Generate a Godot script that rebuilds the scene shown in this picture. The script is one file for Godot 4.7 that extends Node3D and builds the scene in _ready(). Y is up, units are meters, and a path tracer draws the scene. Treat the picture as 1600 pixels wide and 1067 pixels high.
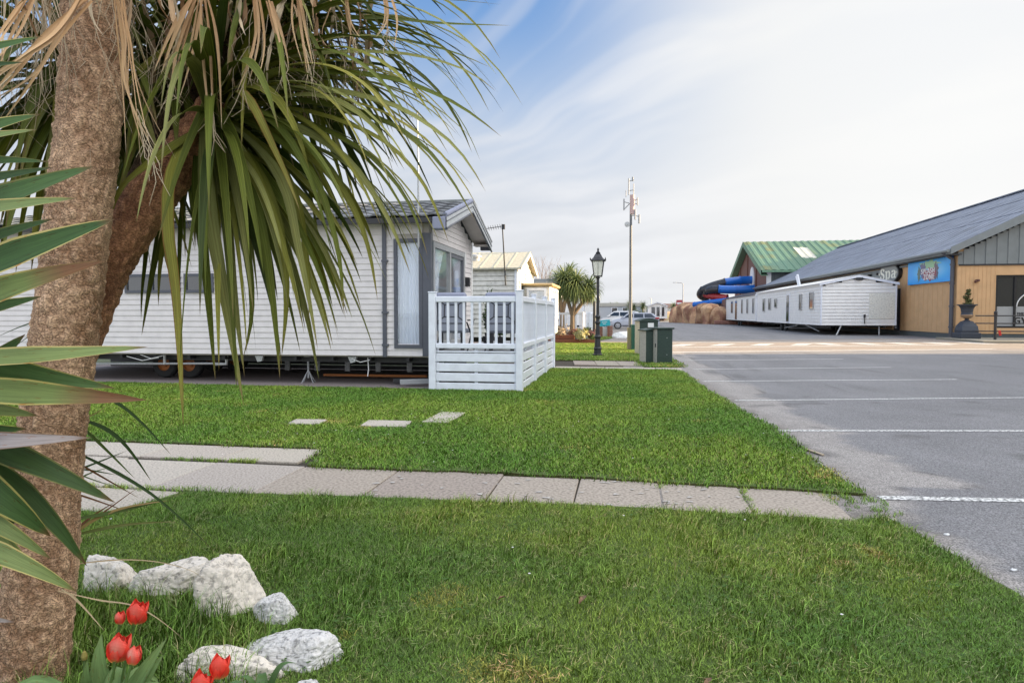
extends Node3D

# ---------------------------------------------------------------- mesh helpers
class MB:
	var v := PackedVector3Array()
	var n := PackedVector3Array()
	var u := PackedVector2Array()
	var c := PackedColorArray()
	var col := Color(1, 1, 1)

	func tri(a: Vector3, b: Vector3, d: Vector3, na: Vector3, nb: Vector3, nd: Vector3, ca := Color(-1, 0, 0), cb := Color(-1, 0, 0), cd := Color(-1, 0, 0)) -> void:
		if ca.r < 0:
			ca = col
			cb = col
			cd = col
		if (b - a).cross(d - a).dot(na + nb + nd) > 0:
			v.append_array([a, d, b])
			n.append_array([na, nd, nb])
			c.append_array([ca, cd, cb])
		else:
			v.append_array([a, b, d])
			n.append_array([na, nb, nd])
			c.append_array([ca, cb, cd])

	func tuv(p: Array, nn: Array, cc: Array, uu: Array) -> void:   # a triangle with its own place in the picture
		var o := [0, 1, 2]
		if (p[1] - p[0]).cross(p[2] - p[0]).dot(nn[0] + nn[1] + nn[2]) > 0:
			o = [0, 2, 1]
		for k in o:
			v.append(p[k])
			n.append(nn[k])
			c.append(cc[k])
			u.append(uu[k])

	func quad(a: Vector3, b: Vector3, d: Vector3, e: Vector3, out := Vector3.ZERO) -> void:
		var m := (b - a).cross(d - a)
		if m.length_squared() < 1e-14:
			m = (d - a).cross(e - a)
		m = m.normalized()
		if out != Vector3.ZERO and m.dot(out) < 0:
			m = -m
		tri(a, b, d, m, m, m)
		tri(a, d, e, m, m, m)

	func quv(a: Vector3, b: Vector3, d: Vector3, e: Vector3) -> void:   # a quad with a picture: a lower left, b lower right, d upper right, e upper left
		var m := (b - a).cross(d - a).normalized()
		v.append_array([a, d, b, a, e, d])
		for i in 6:
			n.append(m)
			c.append(col)
		u.append_array([Vector2(0, 1), Vector2(1, 0), Vector2(1, 1), Vector2(0, 1), Vector2(0, 0), Vector2(1, 0)])

	func box(at: Vector3, s: Vector3, b := Basis()) -> MB:
		var h := s / 2
		var p := []
		for i in 8:
			p.append(at + b * Vector3(h.x * (1 if i & 1 else -1), h.y * (1 if i & 2 else -1), h.z * (1 if i & 4 else -1)))
		quad(p[0], p[2], p[3], p[1], -b.z)
		quad(p[4], p[5], p[7], p[6], b.z)
		quad(p[0], p[4], p[6], p[2], -b.x)
		quad(p[1], p[3], p[7], p[5], b.x)
		quad(p[0], p[1], p[5], p[4], -b.y)
		quad(p[2], p[6], p[7], p[3], b.y)
		return self

	func span(lo: Vector3, hi: Vector3) -> MB:
		return box((lo + hi) / 2, hi - lo)

	func bevel(at: Vector3, s: Vector3, r: float, b := Basis()) -> MB:   # a box with chamfered edges
		var h := s / 2
		var q := h - Vector3(r, r, r)
		for ax in 3:
			var o1 := (ax + 1) % 3
			var o2 := (ax + 2) % 3
			for sg in [-1.0, 1.0]:
				var f := []
				for k in [[-1, -1], [1, -1], [1, 1], [-1, 1]]:
					var t := Vector3.ZERO
					t[ax] = h[ax] * sg
					t[o1] = q[o1] * k[0]
					t[o2] = q[o2] * k[1]
					f.append(at + b * t)
				var o := Vector3.ZERO
				o[ax] = sg
				quad(f[0], f[1], f[2], f[3], b * o)
			for s1 in [-1.0, 1.0]:
				for s2 in [-1.0, 1.0]:
					var e := []
					for k in [[0, -1], [0, 1], [1, 1], [1, -1]]:
						var t := Vector3.ZERO
						t[ax] = q[ax] * k[1]
						t[o1] = (h[o1] if k[0] == 0 else q[o1]) * s1
						t[o2] = (q[o2] if k[0] == 0 else h[o2]) * s2
						e.append(at + b * t)
					var o := Vector3.ZERO
					o[o1] = s1
					o[o2] = s2
					quad(e[0], e[1], e[2], e[3], b * o)
		for i in 8:
			var sg := Vector3(1 if i & 1 else -1, 1 if i & 2 else -1, 1 if i & 4 else -1)
			var m := (b * sg).normalized()
			tri(at + b * (Vector3(h.x, q.y, q.z) * sg), at + b * (Vector3(q.x, h.y, q.z) * sg), at + b * (Vector3(q.x, q.y, h.z) * sg), m, m, m)
		return self

	func tube(path: Array, radii: Array, sides := 8, caps := true) -> MB:
		var ref := Vector3(0.31, 0.05, 0.95)
		var prev := []
		var prevn := []
		for i in path.size():
			var p: Vector3 = path[i]
			var d: Vector3 = (path[mini(i + 1, path.size() - 1)] - path[maxi(i - 1, 0)]).normalized()
			if absf(d.dot(ref)) > 0.95:
				ref = Vector3(0.9, 0.3, 0.1)
			var x := d.cross(ref).normalized()
			var y := x.cross(d)
			ref = y
			var r: float = radii[mini(i, radii.size() - 1)]
			var ring := []
			var rn := []
			for k in sides:
				var a := TAU * k / sides
				var o := x * cos(a) + y * sin(a)
				ring.append(p + o * r)
				rn.append(o)
			if i > 0:
				for k in sides:
					var l := (k + 1) % sides
					tri(prev[k], prev[l], ring[l], prevn[k], prevn[l], rn[l])
					tri(prev[k], ring[l], ring[k], prevn[k], rn[l], rn[k])
			if caps and (i == 0 or i == path.size() - 1):
				var m := -d if i == 0 else d
				for k in sides:
					tri(p, ring[k], ring[(k + 1) % sides], m, m, m)
			prev = ring
			prevn = rn
		return self

	func lathe(prof: Array, sides := 16, at := Vector3.ZERO, b := Basis()) -> MB:   # prof: Vector2(radius, height)
		for i in prof.size() - 1:
			var p: Vector2 = prof[i]
			var q: Vector2 = prof[i + 1]
			var t := (q - p).normalized()
			for k in sides:
				var a0 := TAU * k / sides
				var a1 := TAU * (k + 1) / sides
				var d0 := Vector3(cos(a0), 0, sin(a0))
				var d1 := Vector3(cos(a1), 0, sin(a1))
				var n0 := b * (d0 * t.y + Vector3.UP * -t.x)
				var n1 := b * (d1 * t.y + Vector3.UP * -t.x)
				if sides <= 4:
					n0 = (n0 + n1).normalized()
					n1 = n0
				var A := at + b * (d0 * p.x + Vector3.UP * p.y)
				var B := at + b * (d1 * p.x + Vector3.UP * p.y)
				var C := at + b * (d1 * q.x + Vector3.UP * q.y)
				var D := at + b * (d0 * q.x + Vector3.UP * q.y)
				if p.x > 1e-5:
					tri(A, B, C, n0, n1, n1)
				if q.x > 1e-5:
					tri(A, C, D, n0, n1, n0)
		return self

	func prism(poly: Array, depth: float, b := Basis(), at := Vector3.ZERO) -> MB:   # a polygon in XY pushed along +Z
		var pp := PackedVector2Array(poly)
		var idx := Geometry2D.triangulate_polygon(pp)
		var fz := b * Vector3(0, 0, 1)
		for zz in [0.0, depth]:
			var m := fz * (1.0 if zz > 0 else -1.0)
			for i in range(0, idx.size(), 3):
				var q := []
				for k in 3:
					q.append(at + b * Vector3(pp[idx[i + k]].x, pp[idx[i + k]].y, zz))
				tri(q[0], q[1], q[2], m, m, m)
		var cw := 1.0 if Geometry2D.is_polygon_clockwise(pp) else -1.0
		for i in pp.size():
			var p := pp[i]
			var q := pp[(i + 1) % pp.size()]
			var o := Vector3(-(q.y - p.y), q.x - p.x, 0) * cw
			quad(at + b * Vector3(p.x, p.y, 0), at + b * Vector3(q.x, q.y, 0), at + b * Vector3(q.x, q.y, depth), at + b * Vector3(p.x, p.y, depth), b * o)
		return self

	func mesh() -> ArrayMesh:
		var a := []
		a.resize(Mesh.ARRAY_MAX)
		a[Mesh.ARRAY_VERTEX] = v
		a[Mesh.ARRAY_NORMAL] = n
		a[Mesh.ARRAY_COLOR] = c
		if u.size() == v.size():
			a[Mesh.ARRAY_TEX_UV] = u
		var m := ArrayMesh.new()
		m.add_surface_from_arrays(Mesh.PRIMITIVE_TRIANGLES, a)
		return m


var M := {}
var rng := RandomNumberGenerator.new()

func rr(a: float, b: float) -> float:
	return rng.randf_range(a, b)

func L(r: float, g: float, b: float) -> Color:
	return Color(r, g, b).linear_to_srgb()

func put(called: String, mesh: Mesh, mat: Material, parent: Node = self) -> MeshInstance3D:
	var o := MeshInstance3D.new()
	o.name = called
	o.mesh = mesh
	o.material_override = mat
	parent.add_child(o, true)
	return o

func part(called: String, mb: MB, mat: Material, parent: Node = self) -> MeshInstance3D:
	return put(called, mb.mesh(), mat, parent)

func tag(o: Node, label: String, category: String, group := "") -> Node:
	o.set_meta("label", label)
	o.set_meta("category", category)
	if group:
		o.set_meta("group", group)
	return o

func thing(called: String, label: String, category: String, at := Vector3.ZERO, turn := 0.0, group := "") -> Node3D:
	var o := Node3D.new()
	o.name = called
	add_child(o, true)
	o.position = at
	o.rotation.y = turn
	tag(o, label, category, group)
	return o

func ground(called: String, mb: MB, mat: Material) -> MeshInstance3D:
	var o := part(called, mb, mat)
	o.set_meta("kind", "structure")
	return o

func ntex(freq: float, octaves: int, stops: Array, size := 512, type := FastNoiseLite.TYPE_SIMPLEX_SMOOTH, sd := 1, ridged := false) -> NoiseTexture2D:
	var f := FastNoiseLite.new()
	f.seed = sd
	f.noise_type = type
	f.frequency = freq
	f.fractal_type = FastNoiseLite.FRACTAL_RIDGED if ridged else FastNoiseLite.FRACTAL_FBM
	f.fractal_octaves = octaves
	var g := Gradient.new()
	var offs := PackedFloat32Array()
	var cols := PackedColorArray()
	for s in stops:
		offs.append(s[0])
		cols.append(Color(s[1], s[1], s[1]) if s[1] is float else s[1])
	g.offsets = offs
	g.colors = cols
	var t := NoiseTexture2D.new()
	t.width = size
	t.height = size
	t.seamless = true
	t.noise = f
	t.color_ramp = g
	return t

func mat(c: Color, rough := 0.7, tex: Texture2D = null, per_metre := 1.0, bump := 0.0, bump_tex: Texture2D = null, vcol := false) -> StandardMaterial3D:
	var m := StandardMaterial3D.new()
	m.albedo_color = c
	m.roughness = rough
	if tex:
		m.albedo_texture = tex
	if tex or bump_tex:
		m.uv1_triplanar = true
		m.uv1_world_triplanar = true
		m.uv1_scale = Vector3.ONE * per_metre
	if bump > 0:
		m.heightmap_enabled = true
		m.heightmap_texture = bump_tex if bump_tex else tex
		m.heightmap_scale = bump
	m.vertex_color_use_as_albedo = vcol
	return m

func text(called: String, s: String, size: float, mat_: Material, parent: Node, at: Vector3, turn := 0.0, stretch := 1.0, bold := true, serif := false) -> void:
	var t := TextMesh.new()
	var f := SystemFont.new()
	f.font_names = PackedStringArray(["Droid Serif" if serif else "Droid Sans"])
	f.font_weight = 700 if bold else 400
	t.font = f
	t.text = s
	t.font_size = 64
	t.pixel_size = size / 48.0
	t.depth = 0.02
	var o := put(called, t, mat_, parent)
	o.transform = Transform3D(Basis(Vector3.UP, turn) * Basis.from_scale(Vector3(stretch, 1, 1)), at)

func leaf_print(sd: int, depth: float, spots: float) -> ImageTexture:
	# what a strap leaf's skin looks like: fine lengthwise veins, blotches and a few brown scars
	var r := RandomNumberGenerator.new()
	r.seed = sd
	var f := FastNoiseLite.new()
	f.seed = sd
	f.frequency = 0.02
	f.fractal_octaves = 4
	var w := 96
	var h := 512
	var im := Image.create(w, h, false, Image.FORMAT_RGB8)
	var line := PackedFloat32Array()
	for x in w:
		line.append(1.0 - depth * r.randf() * (0.4 + 0.6 * float(x % 7 == 0)))
	for y in h:
		for x in w:
			var k := line[x] * (0.90 + 0.16 * f.get_noise_2d(x * 3.0, y * 0.25))
			var c := Color(k, k, k * 0.98)
			var s := f.get_noise_2d(x * 2.2 + 300, y * 1.1)
			var q := smoothstep(0.50, 0.58, s) * spots
			c = c.lerp(Color(0.95, 0.60, 0.42) * k, q)
			var dots := smoothstep(0.55, 0.60, f.get_noise_2d(x * 9.0, y * 6.0 + 99))
			c = c.lerp(Color(1, 1, 0.92), dots * 0.6)
			im.set_pixel(x, y, c.clamp())
	return ImageTexture.create_from_image(im)

# ---------------------------------------------------------------- sky
func sky_image() -> ImageTexture:
	var w := 2048
	var h := 1024
	var a := PackedFloat32Array()
	a.resize(w * h * 3)
	var f := FastNoiseLite.new()
	f.seed = 11
	f.frequency = 1.0
	f.fractal_octaves = 5
	f.fractal_gain = 0.55
	var f2 := FastNoiseLite.new()
	f2.seed = 5
	f2.frequency = 0.45
	f2.fractal_octaves = 3
	var sun := Vector3(0.955, 0.23, -0.172).normalized()
	var e := 1.14 / EXPOSURE
	for y in h:
		var el := (0.5 - (y + 0.5) / h) * PI
		var ce := cos(el)
		var se := sin(el)
		for x in w:
			var i := (y * w + x) * 3
			if se < -0.02:
				a[i] = 0.26 * e
				a[i + 1] = 0.26 * e
				a[i + 2] = 0.25 * e
				continue
			var az := (x + 0.5) / w * TAU
			var d := Vector3(sin(az) * ce, se, -cos(az) * ce)
			var k := 1.0 / (maxf(se, 0.0) + 0.16)
			var q := Vector2(d.x, d.z) * k
			# streaks lie along one wind direction
			var s := Vector2(q.x * 0.85 + q.y * 0.5, q.y * 0.85 - q.x * 0.5)
			var wp := f2.get_noise_2d(q.x * 1.3 + 9, q.y * 1.3)
			var st := f.get_noise_2d(s.x * 0.6 + wp * 0.35, s.y * 1.9 + wp * 0.5)
			var big := f2.get_noise_2d(q.x * 0.8 + 40, q.y * 0.8 - 7)
			var toward := d.dot(sun)
			var haze := 1.0 - 0.96 * smoothstep(0.06, 0.46, el)
			var veil := 0.92 * smoothstep(0.10, 0.44, toward)
			var cloud := clampf(0.34 + st * 1.5 + big * 0.55, 0.0, 1.0)
			var white := 1.0 - (1.0 - haze) * (1.0 - veil) * (1.0 - cloud * 0.85)
			var blue := Color(0.10, 0.27, 0.60).lerp(Color(0.40, 0.56, 0.76), smoothstep(0.55, 0.0, el))
			var wl := (lerpf(0.70, 0.85, smoothstep(-0.1, 0.6, toward)) + 0.10 * st * (1.0 - veil) + 1.1 * smoothstep(0.72, 1.0, toward)) * lerpf(1.0, 2.35, smoothstep(0.46, 0.95, se)) * lerpf(1.0, 2.2, smoothstep(-0.35, 0.75, d.z))  # extra brightness added to unseen sky overhead and behind the camera, lighting shaded fronts
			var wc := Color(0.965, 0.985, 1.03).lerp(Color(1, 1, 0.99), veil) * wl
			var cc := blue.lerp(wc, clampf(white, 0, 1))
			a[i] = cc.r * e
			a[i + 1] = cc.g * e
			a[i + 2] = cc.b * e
	return ImageTexture.create_from_image(Image.create_from_data(w, h, false, Image.FORMAT_RGBF, a.to_byte_array()))

func make_view() -> void:
	var cam := Camera3D.new()
	cam.name = "camera"
	cam.position = Vector3(0, 1.35, 0)
	cam.rotation = Vector3(deg_to_rad(-2.372), deg_to_rad(9.454), 0)
	cam.fov = 53.87
	cam.near = 0.05
	cam.far = 2000
	cam.current = true
	add_child(cam)
	var we := WorldEnvironment.new()
	we.name = "environment"
	var en := Environment.new()
	en.background_mode = Environment.BG_SKY
	var sk := Sky.new()
	var pm := PanoramaSkyMaterial.new()
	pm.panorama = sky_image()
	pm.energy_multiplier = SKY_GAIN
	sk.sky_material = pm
	en.sky = sk
	en.tonemap_mode = Environment.TONE_MAPPER_LINEAR
	en.tonemap_exposure = EXPOSURE
	en.sdfgi_enabled = true
	en.ssao_enabled = true
	en.ssil_enabled = true
	we.environment = en
	add_child(we)
	var sun := DirectionalLight3D.new()
	sun.name = "sun"
	sun.light_energy = 1.6
	sun.light_color = Color(1.0, 0.88, 0.70)
	sun.light_angular_distance = 0.5
	sun.shadow_enabled = true
	add_child(sun)
	sun.look_at_from_position(Vector3.ZERO, -Vector3(0.955, 0.235, -0.172), Vector3.UP)

const SKY_GAIN := 1.0
const EXPOSURE := 2.9

# ---------------------------------------------------------------- materials
func make_materials() -> void:
	var speck := ntex(0.28, 3, [[0.0, 0.42], [0.45, 0.72], [0.6, 0.86], [1.0, 1.0]], 1024, FastNoiseLite.TYPE_VALUE, 3)
	var soft := ntex(0.012, 5, [[0.0, 0.93], [0.5, 0.97], [1.0, 1.0]], 512, FastNoiseLite.TYPE_SIMPLEX_SMOOTH, 4)
	var grime := ntex(0.02, 6, [[0.0, 0.78], [0.36, 0.92], [0.6, 0.97], [1.0, 1.0]], 512, FastNoiseLite.TYPE_SIMPLEX_SMOOTH, 8)
	M.asphalt = mat(L(1, 1, 1), 0.9, speck, 0.55, 0.4, speck, true)
	M.far_ground = mat(L(0.25, 0.24, 0.235), 0.9, soft, 0.05)
	M.paint = mat(L(0.80, 0.79, 0.76), 0.7, ntex(0.06, 5, [[0.0, 0.3], [0.40, 0.62], [0.50, 0.93], [1.0, 1.0]], 512, FastNoiseLite.TYPE_SIMPLEX_SMOOTH, 21), 0.8)
	var stone := ntex(0.05, 6, [[0.0, 0.6], [0.36, 0.84], [0.6, 0.95], [1.0, 1.0]], 1024, FastNoiseLite.TYPE_SIMPLEX_SMOOTH, 13)
	var lichen := ntex(0.02, 2, [[0.0, Color(1, 1, 1, 0)], [0.72, Color(1, 1, 1, 0)], [0.76, Color(0.86, 0.84, 0.80, 1)], [1.0, Color(0.9, 0.88, 0.86, 1)]], 1024, FastNoiseLite.TYPE_CELLULAR, 17)
	M.slab = mat(L(0.46, 0.39, 0.32), 0.85, stone, 0.6, 0.05, stone, true)
	M.slab.detail_enabled = false
	M.lichen = mat(L(0.62, 0.58, 0.53), 0.9, stone, 3.0)
	M.slab_pale = mat(L(0.58, 0.515, 0.435), 0.85, stone, 0.8, 0.05, stone, true)
	M.soil = mat(L(0.07, 0.055, 0.038), 0.95, stone, 3.0, 1.0, stone)
	M.lawn = mat(L(0.10, 0.15, 0.03), 0.95, stone, 2.0, 0.8, stone, true)
	M.grass = mat(L(1, 1, 1), 0.6, null, 1, 0, null, true)
	M.grass.backlight_enabled = true
	M.grass.backlight = Color(0.5, 0.5, 0.3)
	M.grass.metallic_specular = 0.25
	M.leaf = mat(L(1, 1, 1), 0.42, null, 1, 0, null, true)
	M.leaf.backlight_enabled = true
	M.leaf.backlight = Color(0.35, 0.4, 0.15)
	M.leaf.metallic_specular = 0.4
	M.strap = M.leaf.duplicate()
	M.strap.albedo_texture = leaf_print(5, 0.30, 0.25)
	M.strap.roughness = 0.5
	M.strap.metallic_specular = 0.25
	M.sword = M.leaf.duplicate()
	M.sword.albedo_texture = leaf_print(9, 0.16, 0.6)
	M.sword.roughness = 0.5
	M.sword.metallic_specular = 0.3
	M.dry = mat(L(1, 1, 1), 0.8, null, 1, 0, null, true)
	M.dry.backlight_enabled = true
	M.dry.backlight = Color(0.4, 0.35, 0.25)
	var bark := ntex(0.020, 4, [[0.0, 1.0], [0.5, 0.95], [0.72, 0.72], [0.88, 0.42], [1.0, 0.3]], 1024, FastNoiseLite.TYPE_SIMPLEX_SMOOTH, 31, true)
	bark.noise.domain_warp_enabled = true
	bark.noise.domain_warp_amplitude = 26.0
	bark.noise.domain_warp_frequency = 0.03
	M.bark = mat(L(1, 1, 1), 0.95, bark, 3.4, 0.6, bark, true)
	var rk := ntex(0.014, 7, [[0.0, 0.5], [0.27, 0.68], [0.35, 0.93], [0.6, 1.0], [1.0, 0.93]], 1024, FastNoiseLite.TYPE_SIMPLEX_SMOOTH, 41)
	M.rock = mat(L(0.74, 0.72, 0.70), 0.9, rk, 2.2, 0.5, rk)
	M.rock_warm = mat(L(0.83, 0.76, 0.67), 0.9, rk, 1.7, 0.5, rk)
	M.white_pvc = mat(L(0.84, 0.87, 0.94), 0.35, soft, 0.7)
	M.siding = mat(L(0.76, 0.715, 0.70), 0.45, soft, 0.6, 0, null, true)
	M.siding_cream = mat(L(0.74, 0.72, 0.66), 0.5, grime, 0.4, 0, null, true)
	M.siding_white = mat(L(0.88, 0.865, 0.835), 0.45, soft, 0.35, 0, null, true)
	M.anthracite = mat(L(0.085, 0.092, 0.115), 0.4, soft, 1.0)
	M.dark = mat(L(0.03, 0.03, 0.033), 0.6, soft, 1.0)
	M.black = mat(L(0.018, 0.018, 0.02), 0.45)
	M.grey_metal = mat(L(0.38, 0.39, 0.40), 0.5, soft, 1.0)
	M.galv = mat(L(0.50, 0.51, 0.51), 0.45, grime, 2.0)
	M.galv.metallic = 0.3
	M.tile = mat(L(0.15, 0.16, 0.155), 0.75, grime, 1.3, 0, null, true)
	M.moss_roof = mat(L(0.48, 0.455, 0.36), 0.85, grime, 0.8, 0, null, true)
	M.fascia = mat(L(0.52, 0.545, 0.57), 0.4, soft, 0.8)
	M.soffit = mat(L(0.62, 0.56, 0.52), 0.6, soft, 0.8)
	M.curtain = mat(L(0.80, 0.85, 0.96), 0.9, null, 1, 0, null, true)
	M.curtain.backlight_enabled = true
	M.curtain.backlight = Color(0.5, 0.5, 0.5)
	M.glass = StandardMaterial3D.new()
	M.glass.transparency = BaseMaterial3D.TRANSPARENCY_ALPHA
	M.glass.albedo_color = Color(0.85, 0.9, 0.92, 0.12)
	M.glass.roughness = 0.03
	M.dark_glass = mat(L(0.02, 0.024, 0.028), 0.06)
	M.dark_glass.metallic_specular = 0.8
	M.interior = mat(L(0.45, 0.42, 0.38), 0.9)
	M.grey_fabric = mat(L(0.36, 0.385, 0.45), 0.9, ntex(0.2, 2, [[0.0, 0.75], [1.0, 1.0]], 256), 6.0)
	M.pale_fabric = mat(L(0.34, 0.36, 0.47), 0.9, ntex(0.2, 2, [[0.0, 0.8], [1.0, 1.0]], 256), 6.0)
	M.rubber = mat(L(0.022, 0.022, 0.022), 0.85)
	M.orange = mat(L(0.42, 0.15, 0.04), 0.7, grime, 5.0)
	M.cab_green = mat(L(0.032, 0.058, 0.046), 0.45, grime, 1.2)
	M.cab_bright = mat(L(0.02, 0.11, 0.075), 0.45, grime, 1.2)
	M.cab_pale = mat(L(0.52, 0.50, 0.42), 0.6, grime, 1.5)
	M.timber = mat(L(0.26, 0.085, 0.040), 0.8, grime, 1.5)
	M.brick = mat(L(0.32, 0.155, 0.115), 0.9, grime, 2.0)
	M.brick_building = mat(L(0.30, 0.165, 0.135), 0.9, ntex(0.09, 4, [[0.0, 0.7], [1.0, 1.0]], 512), 0.6)
	M.tan = mat(L(0.66, 0.42, 0.22), 0.85, soft, 0.22)
	M.roof_grey = mat(L(0.30, 0.335, 0.41), 0.6, ntex(0.01, 5, [[0.0, 0.62], [0.5, 0.86], [1.0, 1.0]], 512, FastNoiseLite.TYPE_SIMPLEX_SMOOTH, 55), 0.12)
	M.roof_grey.metallic_specular = 0.35
	M.clad_grey = mat(L(0.22, 0.245, 0.25), 0.5, soft, 0.3)
	M.roof_green = mat(L(1, 1, 1), 0.6, grime, 0.2, 0, null, true)
	M.green_trim = mat(L(0.16, 0.30, 0.19), 0.6, grime, 0.3)
	M.dark_clad = mat(L(0.10, 0.12, 0.125), 0.6, soft, 0.2)
	M.slide_blue = mat(L(0.015, 0.15, 0.55), 0.25, soft, 0.2)
	M.slide_black = mat(L(0.03, 0.03, 0.035), 0.2, soft, 0.2)
	M.slide_red = mat(L(0.36, 0.03, 0.03), 0.3, soft, 0.2)
	M.fake_rock = mat(L(1, 1, 1), 0.9, grime, 0.5, 1.0, rk, true)
	M.black_iron = mat(L(0.03, 0.03, 0.033), 0.4, soft, 3.0)
	M.lantern_glass = StandardMaterial3D.new()
	M.lantern_glass.transparency = BaseMaterial3D.TRANSPARENCY_ALPHA
	M.lantern_glass.albedo_color = Color(0.92, 0.92, 0.84, 0.55)
	M.lantern_glass.roughness = 0.3
	M.urn = mat(L(0.045, 0.055, 0.075), 0.55, grime, 2.0)
	M.copper = mat(L(0.34, 0.22, 0.13), 0.6, grime, 2.0)
	M.silver = mat(L(0.42, 0.44, 0.50), 0.25, null)
	M.silver.clearcoat_enabled = true
	M.silver.clearcoat = 0.6
	M.car_white = mat(L(0.74, 0.75, 0.76), 0.25)
	M.red_light = mat(L(0.40, 0.02, 0.02), 0.2)
	M.alloy = mat(L(0.45, 0.45, 0.46), 0.35)
	M.teal = mat(L(0.02, 0.38, 0.46), 0.5)
	M.white = mat(L(0.80, 0.80, 0.79), 0.5)
	M.cream_wall = mat(L(0.62, 0.50, 0.34), 0.85, grime, 0.6)
	M.petal = mat(L(1, 1, 1), 0.45, null, 1, 0, null, true)
	M.petal.backlight_enabled = true
	M.petal.backlight = Color(0.6, 0.3, 0.25)
	M.sign_grey = mat(L(0.22, 0.23, 0.22), 0.5)
	M.cream = mat(L(0.75, 0.73, 0.62), 0.5)
	M.frosted = mat(L(0.36, 0.37, 0.37), 0.5)
	M.red = mat(L(0.55, 0.03, 0.025), 0.5)
	M.mast = mat(L(0.15, 0.155, 0.16), 0.5, soft, 1.0)
	M.plaster = mat(L(0.55, 0.55, 0.53), 0.85, soft, 0.3)

# ---------------------------------------------------------------- ground
const NEAR_LAWN := [Vector2(-6.0, -3.92), Vector2(-3.4, -3.97), Vector2(-3.25, -4.55), Vector2(-2.0, -4.62), Vector2(-0.3, -4.68), Vector2(1.47, -4.62), Vector2(1.72, -4.72), Vector2(1.79, -4.3), Vector2(1.83, -3.85), Vector2(1.89, -3.45), Vector2(2.0, -2.4), Vector2(2.2, 1.0), Vector2(-6.0, 1.0)]
const MID_LAWN := [Vector2(-14.0, -6.1), Vector2(-5.6, -6.22), Vector2(-2.93, -6.2), Vector2(-2.72, -5.46), Vector2(-1.0, -5.49), Vector2(0.28, -5.40), Vector2(1.5, -5.32), Vector2(1.78, -5.28), Vector2(1.72, -6.49), Vector2(1.73, -8.14), Vector2(1.58, -9.8), Vector2(1.44, -12.17), Vector2(1.3, -16.0), Vector2(1.1, -16.3), Vector2(-1.72, -16.25), Vector2(-1.74, -11.5), Vector2(-3.35, -11.35), Vector2(-6.9, -11.4), Vector2(-14.0, -11.6)]
const FAR_LAWN := [Vector2(-3.4, -19.2), Vector2(0.4, -19.2), Vector2(0.5, -17.2), Vector2(1.2, -16.95), Vector2(1.5, -17.6), Vector2(1.35, -19.6), Vector2(1.2, -22.5), Vector2(0.9, -26.5), Vector2(0.3, -30.5), Vector2(-1.4, -30.9), Vector2(-3.4, -30.4)]
const SIGN_LAWN := [Vector2(-3.4, -32.0), Vector2(-1.6, -32.2), Vector2(-0.75, -36.0), Vector2(-0.55, -40.0), Vector2(-1.0, -46.0), Vector2(-3.4, -47.0)]

func ragged(poly: Array, step: float, amount: float) -> PackedVector2Array:
	var out := PackedVector2Array()
	for i in poly.size():
		var a: Vector2 = poly[i]
		var b: Vector2 = poly[(i + 1) % poly.size()]
		var k := maxi(1, int(a.distance_to(b) / step))
		for j in k:
			out.append(a.lerp(b, float(j) / k) + Vector2(rr(-amount, amount), rr(-amount, amount)))
	return out

var patchy := FastNoiseLite.new()

func lawn(called: String, poly: PackedVector2Array, top: float) -> void:
	var mb := MB.new()
	var idx := Geometry2D.triangulate_polygon(poly)
	for i in range(0, idx.size(), 3):
		var q := []
		for k in 3:
			q.append(Vector3(poly[idx[i + k]].x, top, poly[idx[i + k]].y))
		mb.tri(q[0], q[1], q[2], Vector3.UP, Vector3.UP, Vector3.UP)
	mb.col = Color(0.75, 0.5, 0.7)
	for i in poly.size():
		var p := poly[i]
		var q := poly[(i + 1) % poly.size()]
		mb.quad(Vector3(p.x, top, p.y), Vector3(q.x, top, q.y), Vector3(q.x, -0.06, q.y), Vector3(p.x, -0.06, p.y))
	ground(called, mb, M.lawn)

func grass_patch(blades: int, radius: float, height: float, width: float) -> ArrayMesh:
	var mb := MB.new()
	for i in blades:
		var a := rr(0, TAU)
		var r := radius * sqrt(rr(0, 1))
		var p := Vector3(cos(a) * r, -0.012, sin(a) * r)
		var lean := Vector3(rr(-1, 1), 0, rr(-1, 1)) * rr(0.2, 1.05)
		var hgt := height * rr(0.45, 1.15)
		var fa := rr(0, TAU)
		var s := Vector3(cos(fa), 0, sin(fa)) * width * rr(0.6, 1.2)
		var m := p + Vector3(0, hgt * 0.6, 0) + lean * hgt * 0.3
		var t := p + Vector3(0, hgt * rr(0.75, 1.0), 0) + lean * hgt * 0.95
		var nn := (Vector3(0, 1.1, 0) + s.normalized().cross(Vector3.UP) * 0.6).normalized()
		var g := rr(0.55, 1.4)
		var dry := rr(0, 1) < 0.07
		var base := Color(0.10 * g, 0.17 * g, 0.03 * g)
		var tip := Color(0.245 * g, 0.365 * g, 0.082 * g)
		if dry:
			base = Color(0.20, 0.17, 0.08)
			tip = Color(0.52, 0.45, 0.25)
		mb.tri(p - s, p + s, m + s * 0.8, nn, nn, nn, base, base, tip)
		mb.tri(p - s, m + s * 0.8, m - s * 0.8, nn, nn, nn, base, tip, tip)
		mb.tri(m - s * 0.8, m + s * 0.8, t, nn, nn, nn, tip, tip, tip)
	return mb.mesh()

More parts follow.
